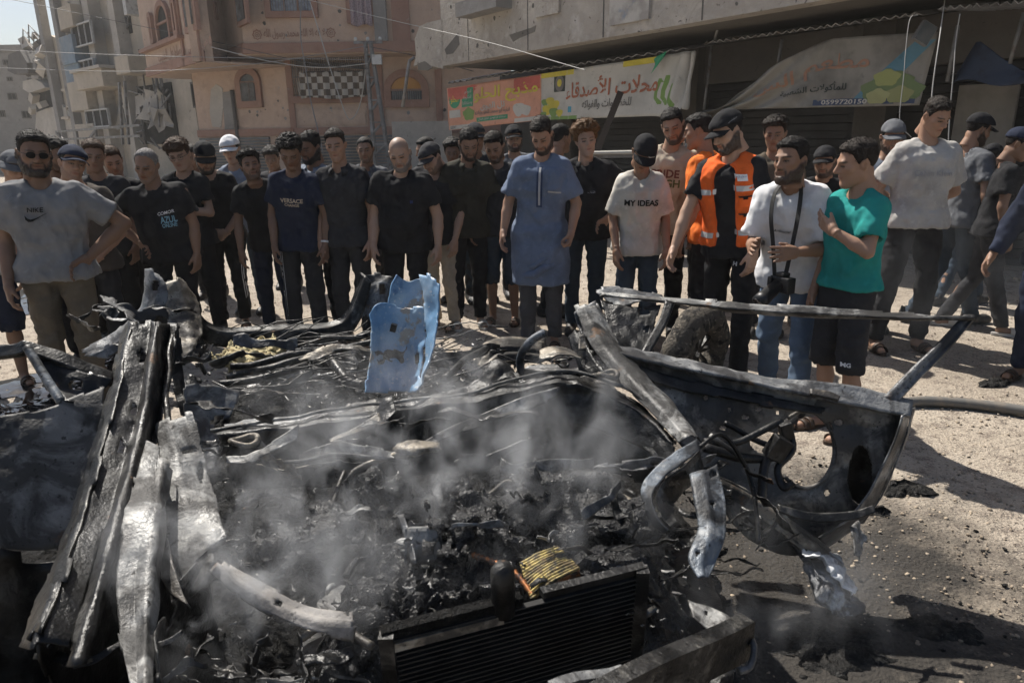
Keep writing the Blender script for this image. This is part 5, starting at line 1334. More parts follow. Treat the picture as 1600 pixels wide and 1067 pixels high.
M_BLUE = mat('blue_bumper_plastic', [(.14, .27, .43), ((.33, .44, .55), 4.5, .45, .58, 7), ((.07, .15, .29), 8, .58, .66, 7), ((.36, .31, .26), 4.6, .6, .62, 6), ((.02, .02, .02), 13, .64, .67, 6), ((.55, .56, .56), 60, .62, .68, 4)], rough=.4, bumps=[(9, .2, .02), (90, .15, .003)])
M_FOAM = mat('scorched_foam', [(.5, .43, .25), ((.2, .15, .07), 15, .45, .65), ((.03, .025, .02), 28, .55, .7)], rough=.95, bumps=[(40, .8, .02)])
M_MELT = mat('melted_residue', [(.009, .009, .01), ((.03, .03, .03), 18, .5, .65), ((.2, .2, .2), 75, .66, .7)], rough=.35, metal=.2, rough_noise=(30, .15, .6), bumps=[(30, .9, .03, 4), (130, .9, .008)])
M_COP = mat('copper_hose', [(.3, .12, .045), ((.04, .025, .02), 34, .46, .56)], rough=.4, metal=.7); M_BRS = mat('scorched_filter_paper', [(.5, .39, .13), ((.04, .033, .02), 26, .42, .56, 6), ((.15, .1, .04), 60, .5, .62)], rough=.7)

SOOT = mat('soot_and_shade', [(.004, .004, .004), ((.012, .011, .01), 30, .5, .65, 6), ((.05, .048, .045), 120, .69, .72)], rough=.8, spec=.15, rough_noise=(35, .3, .95), bumps=[(50, .9, .025, 7), (200, .8, .004)])  # soot, its colour lowered further to carry shadow beside the left door
M_PNT = metal('faded_grey_paint', (.17, .165, .158), (.06, .057, .053), (.22, .215, .205), .55, .85, .0)
M_MAT = metal('matt_grey_bar', (.27, .255, .24), (.17, .16, .15), (.33, .31, .29), .65, .9, .0)
def surf(rows, nu, nv, lin=True):
    """Catmull-Rom surface through rows of world points -> array (nv, nu, 3)"""
    L = [spline(r, nu) for r in rows]
    if lin:                                            # straight between rows: folds stay sharp
        def cut(c): return [c[min(int(t), len(c) - 2)].lerp(c[min(int(t), len(c) - 2) + 1], t - min(int(t), len(c) - 2)) for t in np.linspace(0, len(c) - 1, nv)]
        cols = [cut([L[j][i] for j in range(len(L))]) for i in range(nu)]
    else: cols = [spline([L[j][i] for j in range(len(L))], nv) for i in range(nu)]
    return np.array([[cols[i][j][:] for i in range(nu)] for j in range(nv)])
def patch(name, rows, m, nu=36, nv=14, crumple=.012, freq=7, thick=.004, seed=0, holes=(), tear=0.0, parent=None, ridge=0.0, rn=3, px=True, lin=True):
    """sheet metal through rows of (pixel x, pixel y, distance); holes: (pixel x, y, rx, ry); tear: ragged border"""
    W = surf([[at(*p) if px else Vector(p) for p in r] for r in rows], nu, nv, lin)
    n = np.cross(np.gradient(W, axis=1).reshape(-1, 3), np.gradient(W, axis=0).reshape(-1, 3)); n /= np.linalg.norm(n, axis=1, keepdims=True) + 1e-9
    P = W.reshape(-1, 3)
    d = (1 - 2 * np.abs(fbm(P, (freq,) * 3, 4, seed))) * crumple + fbm(P, (freq * 4,) * 3, 2, seed + 7) * crumple * .3
    if ridge:
        v = np.repeat(np.linspace(0, 1, nv), nu); d = d + ridge * np.sign(np.sin(v * pi * rn)) * np.minimum(1, np.abs(np.sin(v * pi * rn)) * 3)
    P = P + n * d[:, None]
    # project back to pixels to cut the holes where they stand in the sheet
    keep = np.ones((nv - 1, nu - 1), dtype=bool)
    C = (P.reshape(nv, nu, 3)[:-1, :-1] + P.reshape(nv, nu, 3)[1:, 1:]) / 2
    if holes:
        rel = C.reshape(-1, 3) - np.array(CAM); zc = rel @ np.array(_F); ux = 800 + FPX * (rel @ np.array(_R)) / zc; uy = 533.5 - FPX * (rel @ np.array(_U)) / zc
        for hx, hy, rx, ry in holes:
            ang = np.arctan2(uy - hy, ux - hx)
            keep &= ~((((ux - hx) / rx) ** 2 + ((uy - hy) / ry) ** 2) < (1 + .05 * np.sin(ang * 3 + hx) + .02 * np.sin(ang * 7)) ** 2).reshape(nv - 1, nu - 1)
    if tear:
        jj, ii = np.meshgrid(np.arange(nv - 1), np.arange(nu - 1), indexing='ij')
        edge = np.minimum(np.minimum(jj, nv - 2 - jj) / nv, np.minimum(ii, nu - 2 - ii) / nu)
        nz = vnoise(C.reshape(-1, 3), (14, 14, 14), seed + 3).reshape(nv - 1, nu - 1)
        keep &= edge + .001 > tear * (nz * .6 + .15)
    a = (np.arange(nv - 1) * nu)[:, None] + np.arange(nu - 1)[None, :]
    F = np.stack([a, a + 1, a + 1 + nu, a + nu], -1)[keep]
    use = np.unique(F); mp = -np.ones(len(P), dtype=int); mp[use] = np.arange(len(use))
    par = parent or car
    o = link(name, npmesh(name, P[use] - np.array(WK), [mp[F]]), m, car if parent is None else parent)
    if thick: q = o.modifiers.new('thickness', 'SOLIDIFY'); q.thickness = thick; q.offset = 0
    return o
def wtube(name, pts, r, m, n=24, sides=8, parent=None, px=True, wob=0.0, seed=1):
    P = spline([at(*p) if px else Vector(p) for p in pts], n)
    if wob: P = [p + Vector((vnoise(np.array([p[:]]), (9, 9, 9), seed)[0], vnoise(np.array([p[:]]), (9, 9, 9), seed + 1)[0], vnoise(np.array([p[:]]), (9, 9, 9), seed + 2)[0])) * wob for p in P]
    return MB().tube([p - WK for p in P], r, sides).build(name, m, parent or car)

# floor pan and sills so that the shell stands on the ground
patch('floor_pan', [[(-.75, 1.35, .05), (0, 1.3, .06), (.62, 1.55, .05)], [(-.95, 2.4, .06), (0, 2.5, .08), (.75, 2.5, .06)], [(-1.25, 3.6, .06), (-.3, 3.9, .07), (.55, 3.7, .06)], [(-1.3, 4.2, .06), (-.5, 4.4, .08), (.3, 4.3, .06)]], M_BLK, 44, 60, .05, 4, .01, 3, px=False, lin=False)
# left (near) side
patch('left_pillar', [[(196, 514, 2.4), (166, 642, 2.04), (112, 815, 1.62), (30, 1022, 1.22)], [(206, 506, 2.32), (178, 640, 1.96), (128, 812, 1.54), (50, 1030, 1.14)], [(238, 502, 2.36), (216, 645, 1.99), (172, 812, 1.57), (104, 1042, 1.16)], [(246, 504, 2.3), (226, 648, 1.94), (186, 806, 1.53), (122, 1046, 1.13)], [(262, 508, 2.42), (246, 640, 2.08), (206, 790, 1.66), (150, 960, 1.32)], [(280, 508, 2.4), (264, 620, 2.12), (228, 760, 1.74), (178, 880, 1.45)]], M_BLK, 70, 40, .012, 6, .004, 1, tear=.05, holes=((222, 560, 6, 12), (208, 640, 5, 9), (190, 700, 6, 12)))
patch('pillar_flange', [[(196, 512, 2.36), (166, 640, 2.0), (116, 810, 1.58), (34, 1015, 1.18)], [(212, 505, 2.3), (184, 640, 1.94), (138, 812, 1.52), (64, 1026, 1.12)]], M_DRK, 50, 6, .01, 9, .005, 4, tear=.1)
wtube('pillar_rim', [(246, 505, 2.34), (228, 640, 2.0), (205, 760, 1.68), (170, 880, 1.42)], .012, M_DRK, wob=.01); wtube('pillar_rim', [(272, 510, 2.4), (258, 600, 2.15), (262, 640, 2.05), (272, 690, 1.95)], .01, M_DRK, wob=.01)
patch('inner_wing_rail', [[(240, 660, 2.0), (250, 750, 1.8), (268, 860, 1.6), (292, 935, 1.48)], [(262, 648, 2.0), (283, 745, 1.8), (300, 850, 1.6), (308, 880, 1.55)], [(286, 640, 2.04), (310, 740, 1.84), (334, 838, 1.62), (338, 850, 1.6)], [(302, 636, 2.04), (326, 740, 1.86), (352, 832, 1.64), (352, 838, 1.62)]], M_ASH, 50, 26, .006, 7, .005, 5, tear=.05, ridge=.0, rn=3, holes=((296, 705, 13, 6), (314, 740, 5, 14)))
patch('wing_panel', [[(224, 690, 1.86), (196, 800, 1.56), (178, 900, 1.39), (184, 990, 1.25), (205, 1085, 1.09)], [(250, 705, 1.84), (230, 812, 1.54), (214, 915, 1.38), (212, 1000, 1.24), (216, 1085, 1.09)], [(256, 715, 1.8), (242, 825, 1.52), (232, 925, 1.35), (228, 1008, 1.22), (228, 1085, 1.08)], [(266, 725, 1.83), (252, 835, 1.55), (246, 935, 1.38), (242, 1012, 1.25), (236, 1085, 1.1)]], M_ASH, 60, 24, .012, 5, .003, 6, tear=.06)
patch('torn_spike', [[(246, 880, 1.5), (262, 920, 1.43), (294, 948, 1.38)], [(262, 840, 1.55), (275, 890, 1.47), (294, 950, 1.38)]], M_TAN, 16, 8, .006, 9, .004, 7)
patch('bumper_strip', [[(348, 872, 1.54), (400, 902, 1.47), (480, 942, 1.39), (555, 952, 1.35)], [(340, 880, 1.5), (398, 920, 1.43), (480, 962, 1.35), (556, 972, 1.31)], [(330, 892, 1.5), (398, 946, 1.41), (478, 985, 1.33), (552, 1000, 1.3)]], M_MAT, 46, 14, .005, 8, .012, 8, tear=.03, ridge=.005, rn=2, holes=((545, 962, 4, 4), (436, 944, 5, 6)))
patch('strut_tower', [[(300, 850, 1.62), (330, 842, 1.64), (372, 850, 1.66)], [(292, 885, 1.55), (335, 870, 1.52), (382, 880, 1.6)], [(290, 930, 1.46), (330, 905, 1.48), (376, 905, 1.54)]], M_DRK, 26, 18, .02, 8, .005, 9)
patch('upright_plate', [[(284, 602, 2.32), (330, 596, 2.42), (382, 606, 2.48)], [(290, 640, 2.28), (335, 636, 2.36), (372, 636, 2.42)], [(300, 690, 2.2), (325, 696, 2.24), (346, 690, 2.28)], [(312, 740, 2.12), (326, 740, 2.14), (336, 738, 2.16)]], M_GRY, 28, 26, .012, 7, .004, 10, tear=.1, holes=((345, 660, 16, 9),))
patch('hinge_post', [[(262, 520, 2.5), (268, 590, 2.4), (282, 650, 2.3)], [(282, 510, 2.52), (290, 580, 2.42), (302, 660, 2.3)]], M_DRK, 30, 10, .014, 8, .006, 11, tear=.1)
# left door, swung open
patch('door_skin', [[(-60, 655, 1.9), (20, 645, 1.98), (100, 625, 2.08), (168, 596, 2.18)], [(-60, 690, 1.86), (20, 685, 1.93), (95, 670, 2.02), (165, 655, 2.1)], [(-60, 770, 1.76), (10, 775, 1.82), (80, 770, 1.9), (150, 740, 1.96)], [(-60, 850, 1.66), (0, 862, 1.72), (60, 868, 1.78), (118, 862, 1.82)]], M_PNT, 44, 34, .012, 4, .006, 12, tear=.05)
patch('door_window_frame', [[(-60, 548, 2.25), (20, 538, 2.22), (45, 534, 2.22), (110, 556, 2.24), (180, 584, 2.28)], [(-60, 566, 2.22), (20, 556, 2.19), (50, 552, 2.19), (110, 576, 2.2), (176, 600, 2.24)]], M_DRK, 40, 8, .008, 8, .02, 13); patch('door_quarter_panel', [[(40, 545, 2.2), (90, 565, 2.2), (178, 592, 2.22)], [(62, 590, 2.14), (100, 610, 2.14), (150, 618, 2.16)], [(92, 626, 2.08), (110, 628, 2.08), (130, 626, 2.1)]], M_BLK, 30, 22, .014, 8, .006, 14, holes=((118, 602, 12, 9),), tear=.1)
wtube('door_strut', [(42, 542, 2.2), (70, 588, 2.14), (96, 628, 2.08)], .014, M_BLG)
# rear left corner and far rail
patch('rear_quarter_strip', [[(112, 548, 2.9), (165, 524, 2.95), (205, 490, 3.0), (222, 455, 3.05), (222, 412, 3.1)], [(138, 556, 2.86), (185, 530, 2.9), (226, 495, 2.95), (244, 452, 3.0), (232, 412, 3.05)], [(168, 560, 2.86), (205, 538, 2.9), (244, 502, 2.95), (264, 462, 3.0), (256, 424, 3.08)]], M_GRY, 44, 20, .014, 7, .005, 15, tear=.1, holes=((243, 446, 6, 9),))
patch('rear_pillar_base', [[(252, 440, 3.3), (262, 500, 3.2), (270, 590, 3.0)], [(275, 436, 3.35), (292, 490, 3.25), (300, 560, 3.05)], [(284, 445, 3.4), (308, 480, 3.4), (318, 530, 3.2)]], M_TAN, 30, 18, .02, 7, .005, 16, tear=.12)
patch('side_rail', [[(262, 436, 3.5), (285, 440, 3.55), (305, 478, 3.7), (340, 508, 3.85), (430, 506, 3.95), (520, 500, 4.05), (548, 470, 4.1), (562, 425, 4.15)], [(262, 444, 3.46), (282, 450, 3.5), (302, 488, 3.64), (338, 516, 3.8), (430, 514, 3.9), (522, 508, 4.0), (553, 476, 4.06), (570, 430, 4.12)], [(264, 462, 3.44), (284, 470, 3.5), (300, 505, 3.62), (336, 540, 3.78), (430, 540, 3.88), (526, 534, 3.98), (562, 500, 4.04), (580, 440, 4.1)]], M_DRK, 80, 16, .01, 6, .012, 17, ridge=.006, rn=2)
patch('rear_wing', [[(566, 428, 4.15), (590, 424, 4.2), (614, 430, 4.2)], [(562, 460, 4.1), (590, 458, 4.1), (612, 456, 4.14)], [(556, 496, 4.05), (585, 500, 4.05), (600, 500, 4.05)]], M_GRY, 24, 22, .014, 7, .005, 18, tear=.1, holes=((572, 497, 4, 4), (582, 492, 4, 4), (597, 452, 5, 9)))
patch('rear_wheel_arch', [[(734, 560, 3.3), (760, 532, 3.5), (800, 524, 3.6), (850, 530, 3.6)], [(748, 572, 3.25), (768, 548, 3.3), (800, 542, 3.35), (850, 548, 3.4)], [(762, 580, 3.15), (780, 566, 3.2), (810, 562, 3.25), (846, 566, 3.3)]], M_TAN, 34, 20, .008, 7, .005, 19, ridge=.012, rn=7)
patch('parcel_shelf', [[(752, 540, 3.7), (800, 526, 3.8), (852, 528, 3.8)], [(770, 575, 3.4), (815, 560, 3.5), (860, 560, 3.5)]], M_DRK, 24, 12, .015, 6, .005, 20)
# the blue bumper fragment standing in the cabin: a thing of its own
blue = empty('blue_bumper_fragment', WK); tag(blue, 'torn light blue plastic bumper piece standing upright in the wreck', 'bumper piece')
patch('lower_shell', [[(578, 492, 2.82), (574, 555, 2.72), (565, 616, 2.6)], [(586, 474, 2.84), (592, 550, 2.79), (584, 617, 2.68)], [(604, 470, 2.86), (612, 550, 2.8), (602, 618, 2.7)], [(638, 478, 2.86), (640, 556, 2.8), (630, 618, 2.7)], [(668, 480, 2.82), (664, 556, 2.72), (655, 616, 2.58)]], M_BLUE, 50, 50, .014, 7, .006, 21, parent=blue, tear=.07, holes=((652, 560, 5, 10), (668, 520, 4, 9), (614, 512, 3, 3)), lin=False)
patch('upper_shell', [[(604, 478, 2.88), (610, 450, 2.9), (622, 427, 2.94)], [(628, 486, 2.9), (630, 455, 2.94), (636, 438, 2.97)], [(655, 500, 2.89), (656, 460, 2.94), (652, 434, 2.97)], [(668, 508, 2.84), (663, 470, 2.9), (656, 440, 2.95)]], M_BLUE, 36, 36, .012, 7, .006, 22, tear=.06, parent=blue, lin=False)
patch('side_fin', [[(656, 424, 2.9), (666, 490, 2.8), (668, 560, 2.7), (655, 614, 2.58)], [(674, 428, 2.84), (681, 490, 2.75), (676, 560, 2.64), (660, 606, 2.56)], [(691, 438, 2.8), (688, 490, 2.72), (680, 540, 2.64), (668, 584, 2.56)]], M_BLUE, 40, 20, .012, 7, .006, 23, parent=blue, tear=.08)
MB().box((-.012, -.012, -.016), (.012, .012, .016), Matrix.Translation(at(615, 512, 2.78) - WK) @ Matrix.Rotation(.3, 4, 'Y')).build('clip', M_BLK, blue)
for ex in (blue,):
    ex.location = WK
# cabin: seat frames, springs, foam, floor of ash
def heap(name, fx, fy, zf, n, m, amp, freq, seed, parent=car):
    u = np.linspace(0, 1, n); U, Vv = np.meshgrid(u, u); X = fx(U, Vv); Y = fy(U, Vv); P = np.stack([X.ravel(), Y.ravel(), np.zeros(X.size)], 1)
    edge = np.clip(np.minimum(np.minimum(U, 1 - U), np.minimum(Vv, 1 - Vv)) * 6, 0, 1).ravel()
    zb = np.minimum(.2, zf(U, Vv).ravel()) if name != 'side_ash' else -.01; P[:, 2] = zb + (zf(U, Vv).ravel() - zb) * edge + (np.abs(fbm(P, (freq, freq, 1), 5, seed)) * 2 - .5) * amp * edge
    P[:, :2] += np.stack([fbm(P, (freq * 2, freq * 2, 9), 2, seed + 4), fbm(P, (freq * 2, freq * 2, 9), 2, seed + 6)], 1) * amp * .5
    a = (np.arange(n - 1) * n)[:, None] + np.arange(n - 1)[None, :]
    return link(name, npmesh(name, P - np.array(WK), [np.stack([a, a + 1, a + 1 + n, a + n], -1).reshape(-1, 4)]), m, parent)
heap('cabin_ash', lambda u, v: -1.6 + 2.3 * u - .25 * v, lambda u, v: 2.3 + 1.95 * v, lambda u, v: .42 + .06 * np.sin(u * 7) - .04 * v, 170, SOOT, .05, 11, 31)
heap('engine_residue', lambda u, v: -.62 + 1.14 * u + .04 * v, lambda u, v: 1.38 + .8 * v + .12 * u, lambda u, v: .5 + .1 * np.sin(u * 3.1) * (.4 + .6 * np.sin(v * 3.1)) - .03 * v, 200, M_MELT, .06, 13, 33)
heap('side_ash', lambda u, v: -2.9 + 2.4 * u, lambda u, v: .3 + 2.7 * v, lambda u, v: .03 + .16 * u, 200, SOOT, .03, 10, 35)  # ash spread wide; its black also stands for the door's shadow
heap('front_ash', lambda u, v: -.5 + 1.15 * u, lambda u, v: .7 + .65 * v, lambda u, v: .24 + .02 * u, 90, SOOT, .03, 10, 36)
def lump(name, c, r, m, seed, amp=.4, res=.014, parent=car):
    c = np.array(c); r = np.array(r); f = Field(-r * 1.9, r * 1.9, max(res, r.max() / 22)); P = f.points()
    d = (np.sqrt(((P / r) ** 2).sum(1)) - 1) * r.min() - fbm(P, (2.2 / r.max(),) * 3, 4, seed) * r.min() * amp * 2
    f.v = d.reshape(tuple(f.n)).astype(np.float32); V, F = f.mesh()
    return link(name, npmesh(name, V + c - np.array(WK), [F]), m, parent)
for k, (px, py, Y, rx, rz_) in enumerate(((395, 552, 3.35, .11, .04), (362, 560, 3.3, .06, .035), (470, 566, 3.3, .03, .02), (432, 546, 3.4, .05, .03), (410, 538, 3.5, .06, .03), (380, 572, 3.2, .05, .02))): p = at(px, py, Y); lump('seat_foam', p, (rx, rx * .8, rz_), M_FOAM, 40 + k, 1.1)
for k, pts in enumerate(([(350, 588, 3.0), (430, 572, 3.1), (520, 548, 3.3), (590, 530, 3.4)], [(360, 575, 3.1), (450, 556, 3.2), (560, 540, 3.4)], [(516, 556, 3.1), (528, 580, 2.95), (545, 598, 2.85), (570, 600, 2.8)], [(340, 600, 2.9), (420, 590, 2.95), (480, 570, 3.1)], [(500, 530, 3.6), (560, 525, 3.65), (590, 522, 3.7)], [(695, 590, 2.8), (730, 560, 3.0), (760, 540, 3.2)])):
    wtube('seat_frame_tube', pts, .016 if k != 2 else .02, M_DRK, wob=.012, seed=k)
for k in range(46):
    x = rnd.uniform(330, 600); y = rnd.uniform(525, 605); Y = 3.9 - (y - 525) / 80 * 1.1; l = rnd.uniform(60, 210); sl = rnd.uniform(-.35, .12); c = rnd.uniform(-14, 14)
    wtube('seat_spring_wire', [(x, y, Y), (x + l * .5, y + l * sl * .5 + c, Y - .03), (x + l, y + l * sl, Y + .08)], .0032, M_DRK if k % 3 else M_ASH, 10, 5, wob=.03, seed=k)
for k in range(20):
    x = rnd.uniform(690, 900); y = rnd.uniform(545, 610); Y = 3.4 - (y - 545) / 65 * .8
    wtube('loose_wire', [(x, y, Y), (x + rnd.uniform(-30, 30), y + rnd.uniform(-20, 10), Y + .05), (x + rnd.uniform(-60, 60), y + rnd.uniform(-10, 20), Y)], .004, M_DRK, 12, 5, wob=.04, seed=k + 60)
# dashboard, steering wheel
sc_ = at(886, 566, 2.6) - WK; Rw = Matrix.Rotation(radians(-62), 4, 'X') @ Matrix.Rotation(.1, 4, 'Z'); wm = MB()
wm.tube([sc_ + Rw @ Vector((cos(t) * .185, sin(t) * .185, 0)) for t in np.linspace(radians(-5), radians(235), 34)], .016, 10); sw = wm.build('steering_wheel', M_BLG, car)
for t in (.4, 1.6, 2.8): MB().tube([sc_ + Rw @ Vector((cos(t) * .18, sin(t) * .18, 0)), sc_ + Rw @ Vector((0, 0, -.06))], .01, 6).build('spoke', M_DRK, sw)
patch('dash_carrier', [[(690, 612, 2.5), (740, 585, 2.55), (770, 555, 2.6), (800, 560, 2.6)], [(700, 640, 2.42), (750, 615, 2.45), (790, 590, 2.5), (820, 590, 2.5)]], M_BLK, 34, 14, .03, 7, .006, 45, tear=.15)
patch('dash_top', [[(840, 545, 2.6), (870, 536, 2.62), (905, 548, 2.6)], [(838, 565, 2.5), (872, 552, 2.5), (910, 560, 2.5)]], M_TAN, 22, 10, .012, 9, .005, 46, tear=.15)
# firewall and cowl: wavy torn sheets across the car
patch('firewall', [[(338, 668, 2.26), (420, 650, 2.32), (520, 632, 2.38), (620, 622, 2.42), (720, 616, 2.42), (800, 590, 2.46), (870, 575, 2.46), (960, 604, 2.36), (1040, 650, 2.2)], [(345, 700, 2.16), (425, 690, 2.22), (520, 672, 2.3), (620, 662, 2.34), (720, 652, 2.36), (800, 630, 2.38), (880, 622, 2.36), (965, 645, 2.28), (1040, 680, 2.12)], [(350, 770, 2.12), (430, 770, 2.16), (520, 760, 2.2), (620, 750, 2.24), (720, 740, 2.26), (800, 730, 2.26), (890, 735, 2.24), (970, 750, 2.18), (1030, 770, 2.06)]], M_BLK, 110, 36, .04, 3.4, .005, 47, tear=.05, lin=False)
patch('cowl_strip', [[(443, 716, 1.98), (520, 688, 2.0), (560, 692, 2.0), (610, 700, 2.02), (650, 690, 2.05), (700, 664, 2.1), (760, 640, 2.15), (820, 615, 2.22), (880, 600, 2.28)], [(446, 726, 1.96), (520, 712, 1.97), (565, 716, 1.97), (612, 714, 1.99), (655, 702, 2.02), (702, 682, 2.07), (764, 660, 2.12), (824, 640, 2.18), (884, 612, 2.26)]], M_ASH, 90, 12, .014, 6, .004, 48, tear=.08)
patch('cowl_strip', [[(345, 712, 2.0), (385, 706, 2.0), (420, 690, 2.04), (468, 660, 2.12)], [(350, 726, 1.97), (390, 722, 1.97), (430, 700, 2.02), (466, 684, 2.08)]], M_ASH, 40, 10, .012, 8, .004, 49, tear=.1)
patch('cowl_ridge', [[(350, 662, 2.24), (400, 652, 2.3), (470, 646, 2.32), (540, 632, 2.36)], [(352, 672, 2.2), (402, 664, 2.26), (472, 660, 2.28), (540, 645, 2.32)]], M_GRY, 50, 8, .012, 7, .005, 50)
patch('bonnet_scrap', [[(520, 628, 2.36), (570, 618, 2.4), (640, 622, 2.4), (700, 616, 2.42), (780, 580, 2.46)], [(530, 644, 2.28), (575, 640, 2.3), (645, 636, 2.32), (705, 632, 2.34), (790, 596, 2.4)]], M_DRK, 60, 14, .03, 5, .004, 51, tear=.14)
patch('hinge_bracket', [[(588, 640, 2.24), (600, 622, 2.26), (612, 618, 2.26)], [(585, 680, 2.14), (600, 662, 2.16), (618, 640, 2.2)]], M_BLK, 18, 12, .012, 10, .008, 52); patch('hinge_strap', [[(514, 686, 2.08), (560, 664, 2.14), (592, 644, 2.2)], [(516, 692, 2.06), (562, 674, 2.12), (596, 658, 2.16)]], M_TAN, 24, 6, .006, 9, .004, 53)
wtube('cowl_lip', [(445, 722, 1.95), (530, 712, 1.95), (600, 718, 1.95), (640, 722, 1.93)], .006, M_ASH, wob=.008)
for k, (px, py, Y, r) in enumerate(((382, 688, 2.06, .042), (950, 585, 2.34, .034))): p = at(px, py, Y) - WK; MB().tube([p + Vector((cos(t) * r, sin(t) * r * .8, .006 * sin(t * 2))) for t in np.linspace(0, 2 * pi, 25)], .009, 8, cap=False).build('metal_ring', M_TAN, car)
lump('ash_disc', at(652, 698, 2.02), (.07, .05, .016), M_TAN, 55, .3)
patch('curled_strip', [[(880, 592, 2.4), (910, 586, 2.42), (940, 580, 2.4), (965, 582, 2.36)], [(884, 600, 2.38), (912, 596, 2.4), (944, 600, 2.36), (968, 604, 2.3)]], M_TAN, 30, 8, .012, 10, .004, 56)
# right pillar, wing and apron
patch('right_pillar', [[(896, 476, 2.78), (922, 540, 2.58), (968, 598, 2.38), (1020, 650, 2.18), (1068, 700, 1.98)], [(908, 470, 2.76), (938, 535, 2.56), (985, 592, 2.35), (1038, 645, 2.15), (1080, 694, 1.95)], [(924, 466, 2.8), (950, 528, 2.6), (998, 586, 2.38), (1052, 640, 2.18), (1092, 688, 1.98)], [(930, 470, 2.84), (960, 530, 2.64), (1010, 590, 2.42), (1062, 645, 2.2), (1096, 694, 2.0)]], M_ASH, 60, 24, .009, 7, .004, 57, tear=.07)
patch('pillar_web', [[(900, 500, 2.7), (930, 560, 2.5), (985, 630, 2.3), (1040, 690, 2.1), (1060, 740, 1.95)], [(880, 520, 2.7), (905, 590, 2.5), (960, 660, 2.28), (1020, 720, 2.08), (1052, 760, 1.92)]], M_BLK, 44, 12, .02, 7, .005, 58, tear=.1)
patch('upper_corner_plate', [[(895, 490, 2.8), (905, 520, 2.75), (925, 560, 2.6)], [(930, 470, 2.86), (945, 510, 2.8), (955, 545, 2.66)]], M_GRY, 18, 14, .014, 8, .005, 59, holes=((912, 505, 4, 4),))
patch('pillar_gusset', [[(905, 525, 2.62), (925, 520, 2.64), (950, 540, 2.58)], [(905, 545, 2.56), (930, 545, 2.58), (955, 560, 2.52)]], M_TAN, 16, 10, .012, 9, .005, 60)
patch('wing_lip', [[(1088, 688, 1.96), (1052, 710, 1.9), (1015, 742, 1.82), (1003, 770, 1.76), (1018, 812, 1.7), (1040, 830, 1.68)], [(1092, 704, 1.93), (1066, 726, 1.86), (1036, 748, 1.8), (1020, 776, 1.73), (1030, 808, 1.68), (1046, 826, 1.66)]], M_BLG, 50, 10, .006, 7, .006, 61)
patch('wing_dish', [[(1090, 702, 1.96), (1066, 726, 1.9), (1036, 748, 1.84), (1022, 776, 1.78), (1032, 808, 1.72), (1048, 826, 1.68)], [(1096, 730, 1.94), (1080, 752, 1.9), (1062, 772, 1.86), (1050, 790, 1.8), (1052, 806, 1.74), (1058, 818, 1.7)]], M_DRK, 40, 14, .012, 6, .005, 62)
patch('inner_apron', [[(1078, 742, 1.84), (1086, 790, 1.74), (1092, 830, 1.67), (1076, 872, 1.6), (1092, 905, 1.54)], [(1100, 736, 1.84), (1110, 790, 1.73), (1112, 835, 1.65), (1098, 880, 1.58), (1100, 902, 1.54)], [(1118, 728, 1.88), (1132, 780, 1.76), (1132, 830, 1.67), (1118, 876, 1.6), (1106, 902, 1.55)]], M_BLG, 44, 18, .008, 6, .006, 63, ridge=.003, rn=2, holes=((1112, 788, 4, 4), (1090, 865, 4, 4), (1114, 742, 6, 5)))
wtube('brake_hose', [(1090, 700, 1.96), (1130, 680, 2.0), (1170, 740, 1.98), (1182, 800, 1.9), (1186, 850, 1.84)], .007, M_DRK); wtube('brake_hose', [(1110, 680, 2.05), (1160, 720, 2.05), (1178, 770, 2.0)], .008, M_ASH)
# right door, swung open
door_holes = [(1258, 702, 46, 60), (1344, 745, 20, 46), (1310, 660, 7, 5), (1292, 770, 5, 5), (1185, 640, 4, 4), (1165, 652, 6, 4), (1140, 640, 3, 3), (1102, 622, 4, 4), (1130, 668, 5, 4), (1215, 645, 3, 3), (1295, 668, 5, 9), (1196, 690, 26, 17)]
M_DOR = metal('scorched_door_metal', (.15, .138, .122), (.05, .046, .042), (.24, .22, .19), .4, .7, .25)
dr = patch('right_door', [[(965, 548, 2.55), (1080, 580, 2.5), (1200, 606, 2.45), (1320, 628, 2.4), (1424, 642, 2.35)], [(1000, 600, 2.44), (1090, 630, 2.42), (1205, 652, 2.4), (1320, 668, 2.37), (1414, 676, 2.33)], [(1040, 660, 2.36), (1110, 700, 2.36), (1212, 720, 2.36), (1318, 724, 2.34), (1398, 722, 2.31)], [(1085, 715, 2.3), (1140, 758, 2.3), (1222, 782, 2.3), (1310, 780, 2.3), (1380, 768, 2.29)], [(1130, 790, 2.2), (1170, 838, 2.22), (1230, 868, 2.24), (1295, 852, 2.27), (1348, 815, 2.28)]], M_DOR, 190, 100, .014, 4, .006, 64, holes=door_holes, lin=False)
patch('door_rim', [[(1424, 640, 2.36), (1414, 680, 2.34), (1398, 724, 2.32), (1378, 770, 2.3), (1346, 818, 2.28), (1290, 858, 2.26)], [(1412, 650, 2.28), (1400, 688, 2.26), (1380, 730, 2.24), (1358, 772, 2.22), (1326, 812, 2.2), (1280, 842, 2.2)]], M_GRY, 44, 8, .005, 6, .006, 65)
patch('door_end_face', [[(1424, 640, 2.36), (1414, 680, 2.34), (1398, 724, 2.32), (1378, 770, 2.3), (1346, 818, 2.28)], [(1428, 636, 2.48), (1418, 676, 2.46), (1402, 720, 2.44), (1382, 766, 2.42), (1350, 812, 2.4)]], M_GRY, 30, 6, .004, 6, .005, 66)
patch('belt_rail', [[(965, 538, 2.58), (1080, 562, 2.54), (1200, 588, 2.48), (1320, 600, 2.42), (1428, 624, 2.36)], [(965, 552, 2.5), (1080, 578, 2.46), (1200, 604, 2.41), (1320, 630, 2.36), (1424, 648, 2.3)]], M_GRY, 60, 8, .012, 5, .012, 67)
